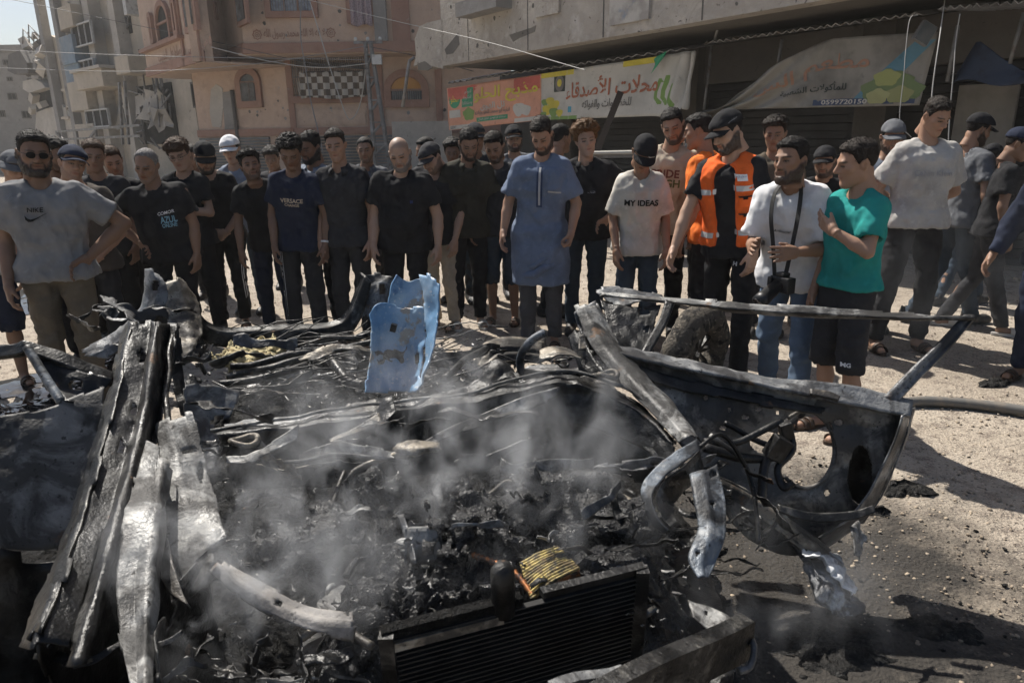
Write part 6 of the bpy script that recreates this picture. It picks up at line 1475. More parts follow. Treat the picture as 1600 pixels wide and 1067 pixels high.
patch('belt_rail', [[(968, 556, 2.52), (1080, 592, 2.46), (1200, 616, 2.42), (1300, 636, 2.37)], [(970, 576, 2.46), (1084, 612, 2.42), (1200, 634, 2.38), (1300, 650, 2.34)]], M_BLK, 60, 8, .012, 6, .01, 68, tear=.06)
patch('door_pull', [[(1265, 608, 2.38), (1295, 612, 2.36), (1312, 620, 2.35)], [(1266, 616, 2.36), (1295, 622, 2.34), (1310, 626, 2.33)]], M_TAN, 14, 6, .002, 9, .012, 69)
patch('inner_dent', [[(1325, 690, 2.4), (1345, 684, 2.42), (1366, 700, 2.4)], [(1322, 745, 2.42), (1344, 745, 2.45), (1366, 745, 2.42)], [(1325, 790, 2.38), (1345, 795, 2.4), (1362, 785, 2.38)]], M_BLK, 20, 20, .03, 9, .005, 70)
patch('window_bar', [[(928, 452, 2.92), (1030, 460, 2.82), (1200, 472, 2.66), (1400, 486, 2.56), (1524, 490, 2.5)], [(932, 460, 2.88), (1030, 470, 2.78), (1200, 486, 2.62), (1400, 496, 2.52), (1526, 497, 2.47)], [(1000, 468, 2.86), (1060, 474, 2.8), (1200, 494, 2.66), (1400, 500, 2.56), (1520, 500, 2.5)]], M_ASH, 80, 12, .008, 6, .008, 71, ridge=.004, rn=2, tear=.03)
patch('window_post', [[(1505, 494, 2.51), (1462, 540, 2.46), (1420, 580, 2.42), (1380, 622, 2.38)], [(1524, 496, 2.5), (1478, 550, 2.44), (1436, 592, 2.4), (1402, 628, 2.36)]], M_GRY, 34, 8, .006, 8, .01, 72, ridge=.004, rn=2)
patch('quarter_panel', [[(938, 470, 2.88), (985, 474, 2.82), (1036, 470, 2.78)], [(948, 510, 2.74), (995, 520, 2.7), (1020, 520, 2.7)], [(966, 545, 2.6), (1000, 556, 2.58), (1004, 560, 2.58)], [(1000, 590, 2.48), (1060, 590, 2.5), (1075, 584, 2.5)]], M_DRK, 44, 36, .016, 6, .005, 73, holes=((1052, 500, 7, 9), (1010, 515, 5, 4), (1030, 524, 5, 5), (1006, 488, 9, 6)), tear=.05)
patch('roof_scrap', [[(925, 448, 2.96), (970, 446, 2.98), (1035, 458, 2.94)], [(946, 470, 2.9), (985, 462, 2.92), (1040, 468, 2.88)], [(968, 482, 2.84), (1000, 470, 2.88), (1030, 468, 2.86)]], M_GRY, 26, 14, .014, 7, .005, 74, tear=.06)
patch('door_brace', [[(1040, 470, 2.78), (1030, 500, 2.72), (1008, 540, 2.64), (990, 575, 2.55)], [(1054, 474, 2.76), (1042, 506, 2.7), (1020, 546, 2.62), (1004, 580, 2.53)]], M_BLK, 20, 5, .004, 9, .012, 75)
patch('door_lower_beam', [[(1120, 742, 2.24), (1180, 770, 2.22), (1250, 820, 2.2), (1300, 858, 2.2)], [(1126, 768, 2.18), (1184, 800, 2.16), (1240, 845, 2.14), (1282, 880, 2.14)]], M_TAN, 40, 12, .008, 6, .012, 76, ridge=.008, rn=3)
patch('sill_strip', [[(1215, 788, 2.16), (1270, 800, 2.14), (1330, 798, 2.12), (1366, 788, 2.12)], [(1218, 800, 2.14), (1272, 815, 2.12), (1330, 812, 2.1), (1368, 800, 2.1)]], M_DRK, 30, 6, .006, 8, .01, 77)
for k, pts in enumerate(([(1100, 690, 2.1), (1150, 690, 2.12), (1200, 668, 2.16), (1222, 658, 2.18)], [(1100, 700, 2.08), (1160, 716, 2.1), (1215, 712, 2.14), (1240, 690, 2.16)], [(1205, 700, 2.14), (1190, 740, 2.08), (1186, 780, 2.04)], [(1222, 660, 2.18), (1238, 700, 2.14), (1215, 730, 2.1), (1222, 760, 2.06), (1238, 750, 2.06)], [(1130, 660, 2.2), (1190, 690, 2.16), (1235, 700, 2.14)])): wtube('window_winder_arm', pts, (.012, .016, .016, .012, .01)[k], M_BLK, wob=.008, seed=k)
MB().box((-.03, -.025, -.04), (.03, .025, .04), Matrix.Translation(at(1215, 700, 2.12) - WK) @ Matrix.Rotation(.5, 4, 'Y')).box((-.02, -.02, -.03), (.02, .02, .03), Matrix.Translation(at(1228, 672, 2.16) - WK) @ Matrix.Rotation(-.3, 4, 'Y')).build('winder_motor', M_BLK, car, .004)
wtube('speaker_hole_flange', [(1258 + 46 * cos(t), 702 + 60 * sin(t), 2.37 - .0009 * 60 * sin(t)) for t in np.linspace(-2.2, 2.4, 12)], .008, M_DOR, 40)
# charred tyre behind the door
ty = atz(1088, 556, .32); ty = at(1088, 552, 4.35); et = empty('charred_tyre', (ty.x, ty.y, 0)); tag(et, 'charred tyre standing on the ground behind the open right door', 'tyre')
tm = MB(); Rt = Matrix.Rotation(.75, 4, 'Z') @ Matrix.Rotation(.12, 4, 'X'); NT = 61
RUB = mat('charred_rubber', [(.09, .078, .062), ((.02, .018, .016), 14, .48, .58, 7), ((.22, .19, .15), 30, .56, .66, 5)], rough=.95, bumps=[(60, 1, .015), (160, .8, .005)])
tm.tube([Rt @ Vector((cos(t) * .235, 0, sin(t) * .235)) + Vector((0, 0, .325)) for t in np.linspace(0, 2 * pi, NT)], [.082 + .006 * sin(t * 7) + .004 * (i % 2) for i, t in enumerate(np.linspace(0, 2 * pi, NT))], 16, cap=False, flat=1.15)
tm.build('tyre_casing', RUB, et)
for k in range(10): a = 2 * pi * k / 10; MB().bar(Rt @ Vector((cos(a) * .03, 0, sin(a) * .03)) + Vector((0, 0, .325)), Rt @ Vector((cos(a) * .17, 0, sin(a) * .17)) + Vector((0, 0, .325)), .03, .02).build('rim_spoke', M_DRK, et)
MB().tube([Rt @ Vector((cos(t) * .165, 0, sin(t) * .165)) + Vector((0, 0, .325)) for t in np.linspace(0, 2 * pi, 37)], .014, 8, cap=False).build('rim', M_DRK, et)
# front: radiator, crossmember, battery, hoses
rtl, rtr = at(604, 992, 1.22), at(1000, 892, 1.42); dn = Vector((0.0, .06, -.42)); er = empty('radiator', (rtl + rtr) / 2 + dn); er.parent = car; er.matrix_parent_inverse = Matrix.Identity(4); er.location = (rtl + rtr) / 2 + dn - WK
RO = (rtl + rtr) / 2 + dn
def rp_(u, v, off=0): return rtl.lerp(rtr, u) + dn * v + Vector((.25, -.9, .1)).normalized() * off - RO
MB().add([rp_(0, 0), rp_(1, 0), rp_(1, 1), rp_(0, 1)], [(0, 3, 2, 1)]).build('core_backing', M_BLK, er)
FIN = mat('radiator_fin', [(.022, .021, .02), ((.007, .007, .007), 9, .4, .6)], rough=.7, metal=.2)
for k in range(30): v = (k + .5) / 30; MB().bar(rp_(.01, v, .012), rp_(.99, v, .012), .016, .0035).build('cooling_fin', FIN, er)
for u in (0, 1): MB().bar(rp_(u, -.03, .01), rp_(u, 1, .01), .03, .03).build('side_tank', M_DRK, er)
MB().bar(rp_(-.02, -.02, .0), rp_(.5, -.02, 0), .028, .02).build('top_tank', SOOT, er); MB().bar(rp_(.58, -.02, .0), rp_(1.02, -.02, 0), .024, .016).build('top_tank', M_BLK, er)
MB().bar(rp_(.02, .05, .02), rp_(.42, .05, .02), .012, .02).build('copper_strip', M_TAN, er)
p = rp_(.43, -.08, .0); MB().tube([p + Vector((0, 0, -.05)), p + Vector((0, 0, .06)), p + Vector((0, 0, .075))], [.026, .026, .015], 14).build('filler_neck', M_BLK, er)
def beam(name, a, b, h, t, m):
    a = a - WK; b = b - WK; n = 6; mb_ = MB(); d = (b - a).normalized(); s_ = d.cross(Vector((0, 0, 1))).normalized()
    V = []
    for i in range(n + 1):
        p = a.lerp(b, i / n) + Vector((0, 0, .006 * sin(i * .9)))
        for q in (Vector((0, 0, h / 2)) - s_ * t, Vector((0, 0, h / 2)) + s_ * t, Vector((0, 0, -h / 2)) + s_ * t, Vector((0, 0, -h / 2)) - s_ * t): V.append(p + q)
    F = [(i * 4 + j, i * 4 + (j + 1) % 4, i * 4 + 4 + (j + 1) % 4, i * 4 + 4 + j) for i in range(n) for j in range(4)] + [(3, 2, 1, 0), tuple(n * 4 + j for j in range(4))]
    return mb_.add(V, F).build(name, m, car)
beam('front_crossmember', at(930, 1110, 1.08), at(1166, 990, 1.36), .1, .02, M_DRK); beam('front_crossmember', at(860, 1080, 1.1), at(975, 1050, 1.17), .03, .012, M_GRY)
patch('corner_bracket', [[(1075, 935, 1.5), (1120, 950, 1.46), (1160, 975, 1.4)], [(1085, 960, 1.44), (1110, 985, 1.4), (1130, 1005, 1.36)]], M_ASH, 18, 10, .008, 8, .005, 80, holes=((1104, 957, 4, 3),)); wtube('tow_hook', [(1165, 985, 1.37), (1178, 1010, 1.33), (1172, 1040, 1.29), (1155, 1048, 1.28)], .008, M_GRY)
bx_ = at(662, 850, 1.74); MB().box((-.05, -.04, -.05), (.05, .04, .05), Matrix.Translation(bx_ - WK) @ Matrix.Rotation(-.5, 4, 'X') @ Matrix.Rotation(.15, 4, 'Z')).build('battery_case', M_ASH, car, .012)
for k in range(4): MB().box((-.053 + k * .03, -.044, -.045), (-.047 + k * .03, -.04, .045), Matrix.Translation(bx_ - WK) @ Matrix.Rotation(-.5, 4, 'X') @ Matrix.Rotation(.15, 4, 'Z')).build('battery_rib', M_GRY, car)
patch('battery_plate', [[(622, 806, 1.8), (634, 840, 1.74), (646, 882, 1.66)], [(632, 804, 1.8), (644, 838, 1.73), (654, 880, 1.65)]], M_GRY, 14, 5, .006, 12, .005, 81)
hp_ = spline([at(738, 866, 1.66), at(770, 878, 1.62), (at(805, 895, 1.58)), at(838, 938, 1.5)], 30)
MB().tube([p - WK for p in hp_], [.006 + .004 * (i % 2) for i in range(30)], 10).build('corrugated_hose', M_COP, car)
patch('air_filter', [[(832, 940, 1.5), (870, 908, 1.53), (906, 890, 1.56)], [(812, 880, 1.62), (842, 862, 1.64), (870, 856, 1.66)]], M_BRS, 36, 90, .006, 9, .003, 82, ridge=.005, rn=26)
patch('filter_frame', [[(832, 940, 1.5), (870, 908, 1.53), (906, 890, 1.56)], [(834, 948, 1.5), (872, 918, 1.53), (908, 900, 1.56)]], M_COP, 24, 5, .003, 9, .006, 83)
for k, (px, py, Y, rx, ry, rz_) in enumerate(((740, 830, 1.76, .1, .08, .07), (800, 800, 1.84, .08, .07, .06), (930, 800, 1.84, .12, .1, .06), (1000, 820, 1.78, .07, .06, .04), (860, 770, 1.95, .09, .08, .06), (520, 820, 1.8, .08, .07, .04), (430, 850, 1.7, .07, .06, .04), (600, 770, 1.95, .08, .06, .05), (690, 780, 1.92, .07, .06, .05), (950, 880, 1.62, .08, .05, .03))):
    lump('melted_lump', at(px, py, Y), (rx, ry, rz_), M_MELT, 90 + k, .9)
for k, pts in enumerate(([(540, 770, 1.95), (555, 735, 2.0), (600, 720, 2.02), (640, 712, 2.0)], [(560, 775, 1.9), (586, 800, 1.86), (590, 850, 1.76), (575, 880, 1.7)], [(580, 868, 1.7), (555, 880, 1.66), (545, 905, 1.6)], [(765, 775, 1.95), (790, 750, 2.0), (820, 752, 2.0)], [(792, 735, 2.05), (815, 765, 1.97), (828, 775, 1.95)], [(822, 735, 2.05), (850, 768, 1.97)], [(880, 760, 1.98), (930, 755, 1.98), (985, 785, 1.9), (1020, 800, 1.84)], [(750, 920, 1.55), (900, 895, 1.6), (1035, 840, 1.72)], [(420, 880, 1.66), (470, 855, 1.7), (520, 830, 1.76)], [(495, 850, 1.75), (510, 800, 1.86), (540, 740, 2.0)], [(360, 800, 1.85), (420, 770, 1.95), (470, 780, 1.95)], [(700, 760, 2.0), (730, 800, 1.9), (726, 840, 1.8)], [(470, 1000, 1.35), (520, 980, 1.38), (580, 1010, 1.32)], [(480, 1040, 1.28), (530, 1020, 1.3), (560, 1050, 1.26)])): wtube('burnt_hose', pts, (.011, .01, .01, .009, .01, .009, .013, .008, .009, .008, .008, .008, .01, .01)[k], M_MELT if k % 3 else M_TAN, 26, 8, wob=.014, seed=k * 3)
# scraps of sheet metal strewn through the shell
def scraps(name, n, pos, size, m, seed, parent=car):
    r = random.Random(seed); V = []; F = []
    for _ in range(n):
        c = pos(r) - WK; s_ = size(r); R3 = Matrix.Rotation(r.uniform(0, 6.28), 3, 'Z') @ Matrix.Rotation(r.uniform(-1.2, 1.2), 3, 'X')
        b = len(V); l = s_ * r.uniform(1, 2.4)
        for i in range(4):
            for j in (-1, 1): V.append(c + R3 @ Vector((l * (i / 3 - .5), j * s_ * .35 * r.uniform(.3, 1.2), s_ * .4 * r.uniform(-1, 1))))
        F += [(b + 2 * i, b + 2 * i + 2, b + 2 * i + 3, b + 2 * i + 1) for i in range(3)]
    o = link(name, npmesh(name, np.array([v[:] for v in V]), [np.array(F)], smooth=False), m, parent)
    q = o.modifiers.new('thickness', 'SOLIDIFY'); q.thickness = .002
    o['kind'] = 'stuff'
    return o
scraps('bay_scrap', 330, lambda r: at(r.uniform(350, 1080), r.uniform(700, 960), 1.0) * 0 + (lambda p: p)(atz(r.uniform(350, 1080), r.uniform(720, 960), r.uniform(.5, .62))), lambda r: .006 + .028 * r.random() ** 2.5, M_DRK, 1)
scraps('bay_scrap', 240, lambda r: atz(r.uniform(330, 1100), r.uniform(720, 1000), r.uniform(.5, .6)), lambda r: .004 + .014 * r.random() ** 2, M_ASH, 2)
scraps('cabin_scrap', 420, lambda r: atz(r.uniform(300, 930), r.uniform(528, 640), r.uniform(.42, .56)), lambda r: .008 + .04 * r.random() ** 2.5, M_DRK, 3); scraps('cabin_scrap', 260, lambda r: atz(r.uniform(300, 930), r.uniform(528, 640), r.uniform(.44, .56)), lambda r: .005 + .022 * r.random() ** 2, M_ASH, 4)
scraps('edge_scrap', 160, lambda r: atz(r.uniform(100, 560), r.uniform(960, 1090), r.uniform(.2, .4)), lambda r: .006 + .03 * r.random() ** 2.5, M_DRK, 5)
# white crumpled bag on the ground by the door
def bag():
    e = empty('crumpled_bag', atz(1300, 955, 0)); tag(e, 'scorched white plastic bag crumpled on the ground below the door', 'bag')
    BAGM = mat('dirty_white_plastic', [(.5, .51, .52), ((.12, .125, .135), 7, .42, .52, 7), ((.03, .03, .033), 5, .5, .58, 7)], rough=.4, spec=.4, bumps=[(40, .8, .012, 6), (130, .5, .003)])
    o1 = patch('bag_front', [[(1238, 838, 2.26), (1262, 832, 2.28), (1292, 848, 2.28), (1322, 872, 2.26)], [(1244, 866, 2.16), (1272, 872, 2.1), (1308, 888, 2.1), (1338, 906, 2.14)], [(1254, 902, 2.08), (1284, 914, 2.0), (1318, 924, 2.0), (1350, 934, 2.06)], [(1270, 944, 2.04), (1298, 966, 1.98), (1326, 968, 1.98), (1356, 956, 2.02)]], BAGM, 80, 70, .034, 9, .003, 91, tear=.05, parent=e, lin=False)
    o2 = patch('bag_fold', [[(1250, 840, 2.2), (1288, 852, 2.18), (1322, 880, 2.15), (1344, 918, 2.1)], [(1256, 858, 2.1), (1290, 872, 2.06), (1318, 898, 2.04), (1338, 930, 2.02)]], mat('white_plastic', [(.62, .63, .64), ((.25, .25, .26), 9, .5, .6, 6)], rough=.4), 60, 16, .03, 11, .003, 92, tear=.1, parent=e)
    for o in (o1, o2): o.location = WK - e.location
bag()
sv = patch('torn_bracket', [[(1330, 820, 2.1), (1345, 812, 2.12), (1356, 840, 2.08)], [(1335, 870, 2.0), (1346, 872, 2.0), (1352, 880, 2.0)]], M_ASH, 14, 12, .02, 10, .004, 85, tear=.15)

# torn strips and ribbons of sheet metal tangled through the shell
def strip(k, px, py, Y, l, ang, w, m):
    r = random.Random(900 + k); c = at(px, py, Y); d = Vector((cos(ang), sin(ang) * .6, r.uniform(-.25, .25))); n = 6; A = []; B = []
    tw = r.uniform(0, 3.1)
    for i in range(n):
        t = i / (n - 1) - .5; p = c + d * l * t + Vector((r.uniform(-1, 1), r.uniform(-1, 1), r.uniform(-1, 1))) * l * .06; tw += r.uniform(-.35, .35); q = Vector((-sin(ang) * cos(tw), cos(ang) * cos(tw), sin(tw))) * w * r.uniform(.5, 1.1)
        A.append(p + q); B.append(p - q)
    patch('torn_strip', [A, B], m, 26, 9, .012, 13, .0025, k, px=False, tear=.3)
_r = random.Random(5); _ms = (M_BLK, M_DRK, M_DRK, M_ASH, M_BLK, M_GRY, M_TAN)
for k in range(14): strip(k, _r.uniform(350, 1030), _r.uniform(640, 740), _r.uniform(1.98, 2.2), _r.uniform(.12, .4), _r.uniform(-.7, .7), _r.uniform(.014, .045), _ms[k % 7])
for k in range(26, 52): strip(k, _r.uniform(300, 900), _r.uniform(535, 620), _r.uniform(2.7, 3.3), _r.uniform(.12, .5), _r.uniform(-.9, .9), _r.uniform(.014, .05), _ms[k % 7])
for k in range(52, 74): strip(k, _r.uniform(360, 1080), _r.uniform(770, 930), _r.uniform(1.6, 1.75), _r.uniform(.06, .25), _r.uniform(-1.5, 1.5), _r.uniform(.008, .025), _ms[k % 7])
for k in range(74, 92): strip(k, _r.uniform(1080, 1230), _r.uniform(720, 900), _r.uniform(1.75, 2.05), _r.uniform(.1, .3), _r.uniform(-1.5, 1.5), _r.uniform(.014, .045), (M_BLK, M_DRK, M_BLK)[k % 3])
for k in range(92, 112): strip(k, _r.uniform(120, 330), _r.uniform(480, 640), _r.uniform(2.4, 3.0), _r.uniform(.1, .35), _r.uniform(-1.5, 1.5), _r.uniform(.014, .045), (M_BLK, M_DRK, M_GRY)[k % 3])
for k in range(112, 130): strip(k, _r.uniform(30, 560), _r.uniform(1010, 1070), _r.uniform(1.15, 1.3), _r.uniform(.06, .25), _r.uniform(-1.5, 1.5), _r.uniform(.006, .02), (M_BLK, M_DRK, M_BLK, M_ASH)[k % 4])

patch('scuttle_panel', [[(332, 672, 2.22), (430, 656, 2.28), (530, 640, 2.32), (640, 620, 2.36), (740, 610, 2.38), (820, 588, 2.42), (900, 580, 2.4), (1000, 622, 2.28), (1062, 684, 2.1)], [(336, 682, 2.16), (430, 668, 2.2), (530, 654, 2.24), (640, 636, 2.28), (740, 626, 2.3), (820, 604, 2.34), (900, 598, 2.32), (1000, 640, 2.2), (1058, 694, 2.04)], [(345, 735, 2.14), (430, 728, 2.18), (530, 714, 2.2), (640, 700, 2.24), (740, 690, 2.26), (820, 672, 2.3), (900, 670, 2.28), (990, 700, 2.16), (1045, 735, 2.0)]], M_BLK, 130, 30, .022, 5, .004, 101, tear=.07)
wtube('scuttle_lip', [(332, 672, 2.2), (430, 655, 2.26), (530, 638, 2.3), (640, 620, 2.34), (740, 609, 2.36), (820, 587, 2.4), (900, 579, 2.38), (1000, 620, 2.26), (1062, 683, 2.08)], .007, M_ASH, 70, 6, wob=.016, seed=4)

def shade_sheet(name, pts, m, seed, nv=16):  # added black sheet down to the ground, blocks sun and darkens the area
    top = [at(*p) for p in pts]; low = [Vector((p.x + .02, p.y - .03, .0)) for p in top]
    patch(name, [top, low], m, 40, nv, .02, 6, .006, seed, px=False, tear=.04)
shade_sheet('door_shade_sheet', [(-90, 846, 1.68), (0, 858, 1.73), (60, 864, 1.79), (122, 858, 1.83)], M_BLK, 111)  # not a door part: added to shade the ground below the door
shade_sheet('pillar_shade_sheet', [(70, 1000, 1.26), (118, 900, 1.44), (172, 780, 1.7), (232, 690, 1.95)], M_BLK, 112)  # added light blocker below the left pillar
shade_sheet('wing_shade_sheet', [(246, 1060, 1.14), (262, 950, 1.36), (290, 900, 1.48), (330, 860, 1.58)], M_BLK, 113)  # added light blocker below the wing panel
# ------------------------------------------------------------------ the crowd
BLACK = cloth('black', (.017, .017, .019)); CHAR = cloth('charcoal', (.033, .033, .036)); NAVY = cloth('navy', (.018, .024, .045)); LGREY = cloth('light_grey', (.4, .385, .365)); GREY2 = cloth('dusty_grey', (.2, .2, .205))
MGREY = cloth('mid_grey', (.11, .115, .125)); KHAKI = cloth('khaki', (.12, .1, .075)); OLIVE = cloth('olive', (.04, .037, .028)); BROWN = cloth('brown_grey', (.065, .055, .048))
WHITE = cloth('white', (.66, .66, .67)); OFFW = cloth('off_white', (.5, .47, .42)); BEIGE = cloth('beige', (.43, .37, .29)); ORANGE = cloth('orange', (.72, .17, .03)); VEST = cloth('vest_orange', (.75, .13, .025))
TEAL = cloth('teal', (.02, .24, .22)); BLUE = cloth('slate_blue', (.14, .175, .25)); DENIM = cloth('denim', (.1, .14, .2)); DKDEN = cloth('dark_denim', (.035, .05, .07)); GREYT = cloth('grey_trousers', (.075, .075, .08))
LILAC = cloth('pale_blue_grey', (.2, .23, .28))
I_W = ink('white', (.75, .75, .75)); I_K = ink('black', (.012, .012, .012)); I_T = ink('tan', (.5, .4, .3)); I_B = ink('brown', (.16, .07, .06)); I_C = ink('cyan', (.25, .45, .55)); I_G = ink('grey', (.42, .42, .43))
I_N = ink('navy', (.03, .05, .16)); I_S = ink('silver', (.55, .55, .56)); I_E = ink('emboss', (.3, .3, .31))
S1, S2_, S3, S4 = (.34, .2, .135), (.27, .155, .1), (.4, .25, .175), (.2, .115, .075)
def stripe(i, x, z0, z1, m, on='p', w=.007, face=0.0, n=16):
    V, F = grid2d(w, z1 - z0, 1, n)
    decal(i, V * np.array((1, 1, 1)), F, x, (z0 + z1) / 2 / 1.0, m, name='stripe', on=on, face=face)

i = person('man in light grey tee with black logo, sunglasses and khaki trousers, hand on hip', 52, 205, 4.21, rz=14, head=(28, 2, 0), arms=('hang', 'hip'), shirt=GREY2, pants=KHAKI, q='fine', beard=.95, glasses='sun', hairs='short', skin=S4, build=1.1, hem=.9, shoes='sandal', sleeve=.7, lean=4)
V, F = text_mesh('NIKE', w=.085, bold=.012, shear=.15); decal(i, V, F, -.02, 1.325, I_K)
V, F = swoosh(.125); decal(i, V, F, -.015, 1.275, I_K)
person('man in grey bucket hat behind the man in the light grey tee', 22, 238, 5.25, rz=20, head=(40, 10, 0), shirt=CHAR, pants=BLACK, q='far', cap='bucket', capcol=MGREY, skin=S2_)
person('dark curly haired man whose head shows behind the man with sunglasses', 80, 215, 5.86, rz=30, head=(45, 10, 0), shirt=BLACK, pants=BLACK, q='far', hairs='curly', skin=S4, beard=.5)
person('man in navy cap and grey brown tee craning to the right', 112, 228, 5.00, rz=25, head=(22, -4, 14), arms=('hang', 'clasp'), shirt=BROWN, pants=CHAR, q='mid', cap='front', capcol=NAVY, beard=.2, skin=S1)
person('brown haired man with tense mouth between navy cap and grey haired man', 146, 219, 5.79, rz=15, head=(14, 6, 6), shirt=CHAR, pants=BLACK, q='mid', hairs='fade', hcol=HBR, skin=S2_)
person('man with head tilted, behind the shoulder of the stout grey haired man', 176, 230, 6.10, rz=15, head=(10, 12, -14), shirt=BLACK, pants=BLACK, q='mid', hairs='short', hcol=HBR, skin=S1, beard=.3)
i = person('stout grey haired man in black tee with pale blue chest print', 228, 234, 5.43, rz=12, head=(-6, 16, 4), arms=('hip', 'hang'), shirt=BLACK, pants=BLACK, q='fine', hairs='recede', hcol=HG, skin=S2_, build=1.22, beard=.35)
V, F = text_mesh('COMOR', w=.12, bold=.02, shear=.2); decal(i, V, F, .09, 1.27, I_W, tilt=.12)
V, F = text_mesh('AZUL', w=.11, h=.05, bold=.02); decal(i, V, F, .1, 1.215, I_C); V, F = text_mesh('ONLINE', w=.1, h=.03, bold=.02); decal(i, V, F, .1, 1.17, I_C)
person('youth with spectacles and tousled brown hair in a dark tee', 280, 217, 6.04, rz=8, head=(4, 10, -4), shirt=BLACK, pants=BLACK, q='mid', arms=('hang', 'fold'), hairs='medium', hcol=HBR, skin=S3, build=.8, glasses='clear')
i = person('bearded man in black cap and black striped tracksuit, hands clasped', 320, 224, 6.28, rz=12, head=(8, 24, 0), arms=('clasp', 'clasp'), shirt=BLACK, pants=BLACK, q='fine', cap='front', capcol=BLACK, beard=.95, skin=S3, shoes='sandal', plt=BLACK)
for k in (-1, 0, 1): stripe(i, .165 + k * .013, .3, .85, I_W, 'p', .006, radians(-8)); stripe(i, -.155 + k * .012, 1.2, 1.44, I_W, 's', .006, radians(15))
person('man in white baseball cap and grey vest top behind the tracksuit man', 362, 213, 6.89, rz=-5, head=(10, 12, 0), shirt=LILAC, pants=DKDEN, q='mid', cap='front', capcol=WHITE, arms=('fold', 'fold'), tank=True, skin=S3)
person('curly haired man in black tee bending forward beside the navy tee', 388, 236, 5.92, rz=18, head=(16, -8, -12), lean=24, leanx=-6, arms=('hang', {'eo': (.05, -.05, -.28), 'wo': (.0, -.05, -.22)}), shirt=BLACK, pants=NAVY, q='fine', hairs='curly', skin=S2_, beard=.6, shoes='sandal')
i = person('wavy haired man in navy tee with gold lettering, white band on wrist', 456, 212, 5.67, rz=4, head=(2, 22, 0), arms=('hang', 'hang'), shirt=NAVY, pants=CHAR, q='fine', hairs='curly', skin=S4, shoes='sandal', beard=.15)
V, F = text_mesh('VERSACE', w=.18, bold=.03); decal(i, V, F, 0, 1.27, I_T); V, F = text_mesh('CHANGE', w=.12, bold=.03); decal(i, V, F, 0, 1.235, I_T)
S, el, wr = i['arm'][1][:3]
MB().tube([Vector(el + (wr - el) * .82), Vector(el + (wr - el) * .88)], .036, 12).build('wristband', mat('white_band', [(.7, .7, .7)], rough=.7), i['root'])
for k in (-1, 0, 1): stripe(i, -.165 + k * .012, .15, .85, I_G, 'p', .005, radians(20))
person('heavy black bearded man leaning in behind the navy tee', 487, 206, 6.10, rz=-14, head=(-12, 16, 12), shirt=LILAC, pants=CHAR, q='mid', hairs='short', skin=S4, beard=1.0, build=1.15, collar=True)
person('young man in charcoal polo shirt with bare forearms hanging straight', 524, 202, 5.73, rz=-2, head=(8, 3, 0), arms=('hang', 'hang'), shirt=CHAR, pants=CHAR, q='fine', hairs='fade', hcol=HDK, skin=S1, collar=True, beard=.12, shoes='sandal', loose=.018)
person('lean faced man in grey polo standing behind the bald man', 571, 214, 7.01, rz=5, head=(0, 4, 0), shirt=MGREY, pants=CHAR, q='mid', hairs='buzz', skin=S2_, collar=True, beard=.5)
i = person('bald man with grey beard in plain black tee, head bowed', 626, 217, 5.61, rz=-3, head=(-4, 22, 0), arms=('hang', 'hang'), shirt=BLACK, pants=BLACK, q='fine', hairs='bald', hcol=HG, skin=S3, bald=.35, beard=.85, build=1.2, eyes=.4)
V, F = grid2d(.022, .022, 2, 2); decal(i, V, F, .1, 1.275, I_N)
person('man in dark cap and black tee peering down beside the bald man', 676, 226, 6.22, rz=-20, head=(-22, 28, -10), shirt=BLACK, pants=BEIGE, q='mid', cap='front', capcol=CHAR, skin=S3, beard=.6, shoes='sandal')
person('curly topped boy far back between the two dark caps', 706, 217, 7.23, rz=0, head=(0, 8, 0), shirt=BLACK, pants=DKDEN, q='far', hairs='curly', skin=S4)
person('man whose dark hair rises behind the peering cap man', 665, 216, 7.34, rz=-30, head=(-30, 8, 0), shirt=CHAR, pants=DKDEN, q='far', hairs='short', skin=S2_)
i = person('bearded man in olive polo with hands behind his back and pale slides', 733, 201, 6.16, rz=6, head=(2, 26, 0), arms=('behind', 'behind'), shirt=OLIVE, pants=BLACK, q='fine', hairs='short', skin=S2_, beard=.9, collar=True, shoes='slide')
person('man in dark cap standing right behind the olive polo', 742, 193, 7.23, rz=10, head=(10, 5, 0), shirt=CHAR, pants=CHAR, q='far', cap='front', capcol=CHAR, skin=S2_)
person('short haired man in dark grey tee looking down beside the blue robe', 772, 207, 6.34, rz=-12, head=(-14, 24, 0), leanx=-3, arms=({'eo': (-.06, -.03, -.26), 'wo': (.0, -.08, -.21)}, 'hang'), shirt=CHAR, pants=DKDEN, q='fine', hairs='short', hcol=HDK, skin=S2_, beard=.8, trouser=.38, shoes='sandal')
person('bearded man in black cap far back above the dark grey tee', 802, 196, 7.46, rz=0, head=(2, 2, 0), shirt=MGREY, pants=CHAR, q='mid', cap='front', capcol=BLACK, skin=S3, beard=.9)
i = person('bearded man in slate blue robe gathered at the knees, head bowed', 848, 184, 5.50, rz=-2, head=(-6, 34, 0), arms=({'eo': (-.09, .02, -.26), 'wo': (-.03, -.07, -.21)}, {'eo': (.09, .02, -.26), 'wo': (-.03, -.1, -.2), 'pose': 'fist'}), shirt=BLUE, pants=GREYT, q='fine', hairs='fade', hcol=HDK, skin=S1, beard=.95, hem=.52, loose=.026, sleeve=.8, build=.95, eyes=.3, shoes='sandal')
V, F = grid2d(.045, .3, 2, 18); decal(i, V, F, 0, 1.27, cloth('robe_trim', (.05, .07, .13)), name='placket')
V, F = grid2d(.016, .28, 1, 18); decal(i, V, F, 0, 1.275, I_G, name='embroidery', off=.011)
V, F = grid2d(.1, .012, 8, 1); decal(i, V, F, .11, 1.24, I_G, name='pocket_trim', tilt=-.12)
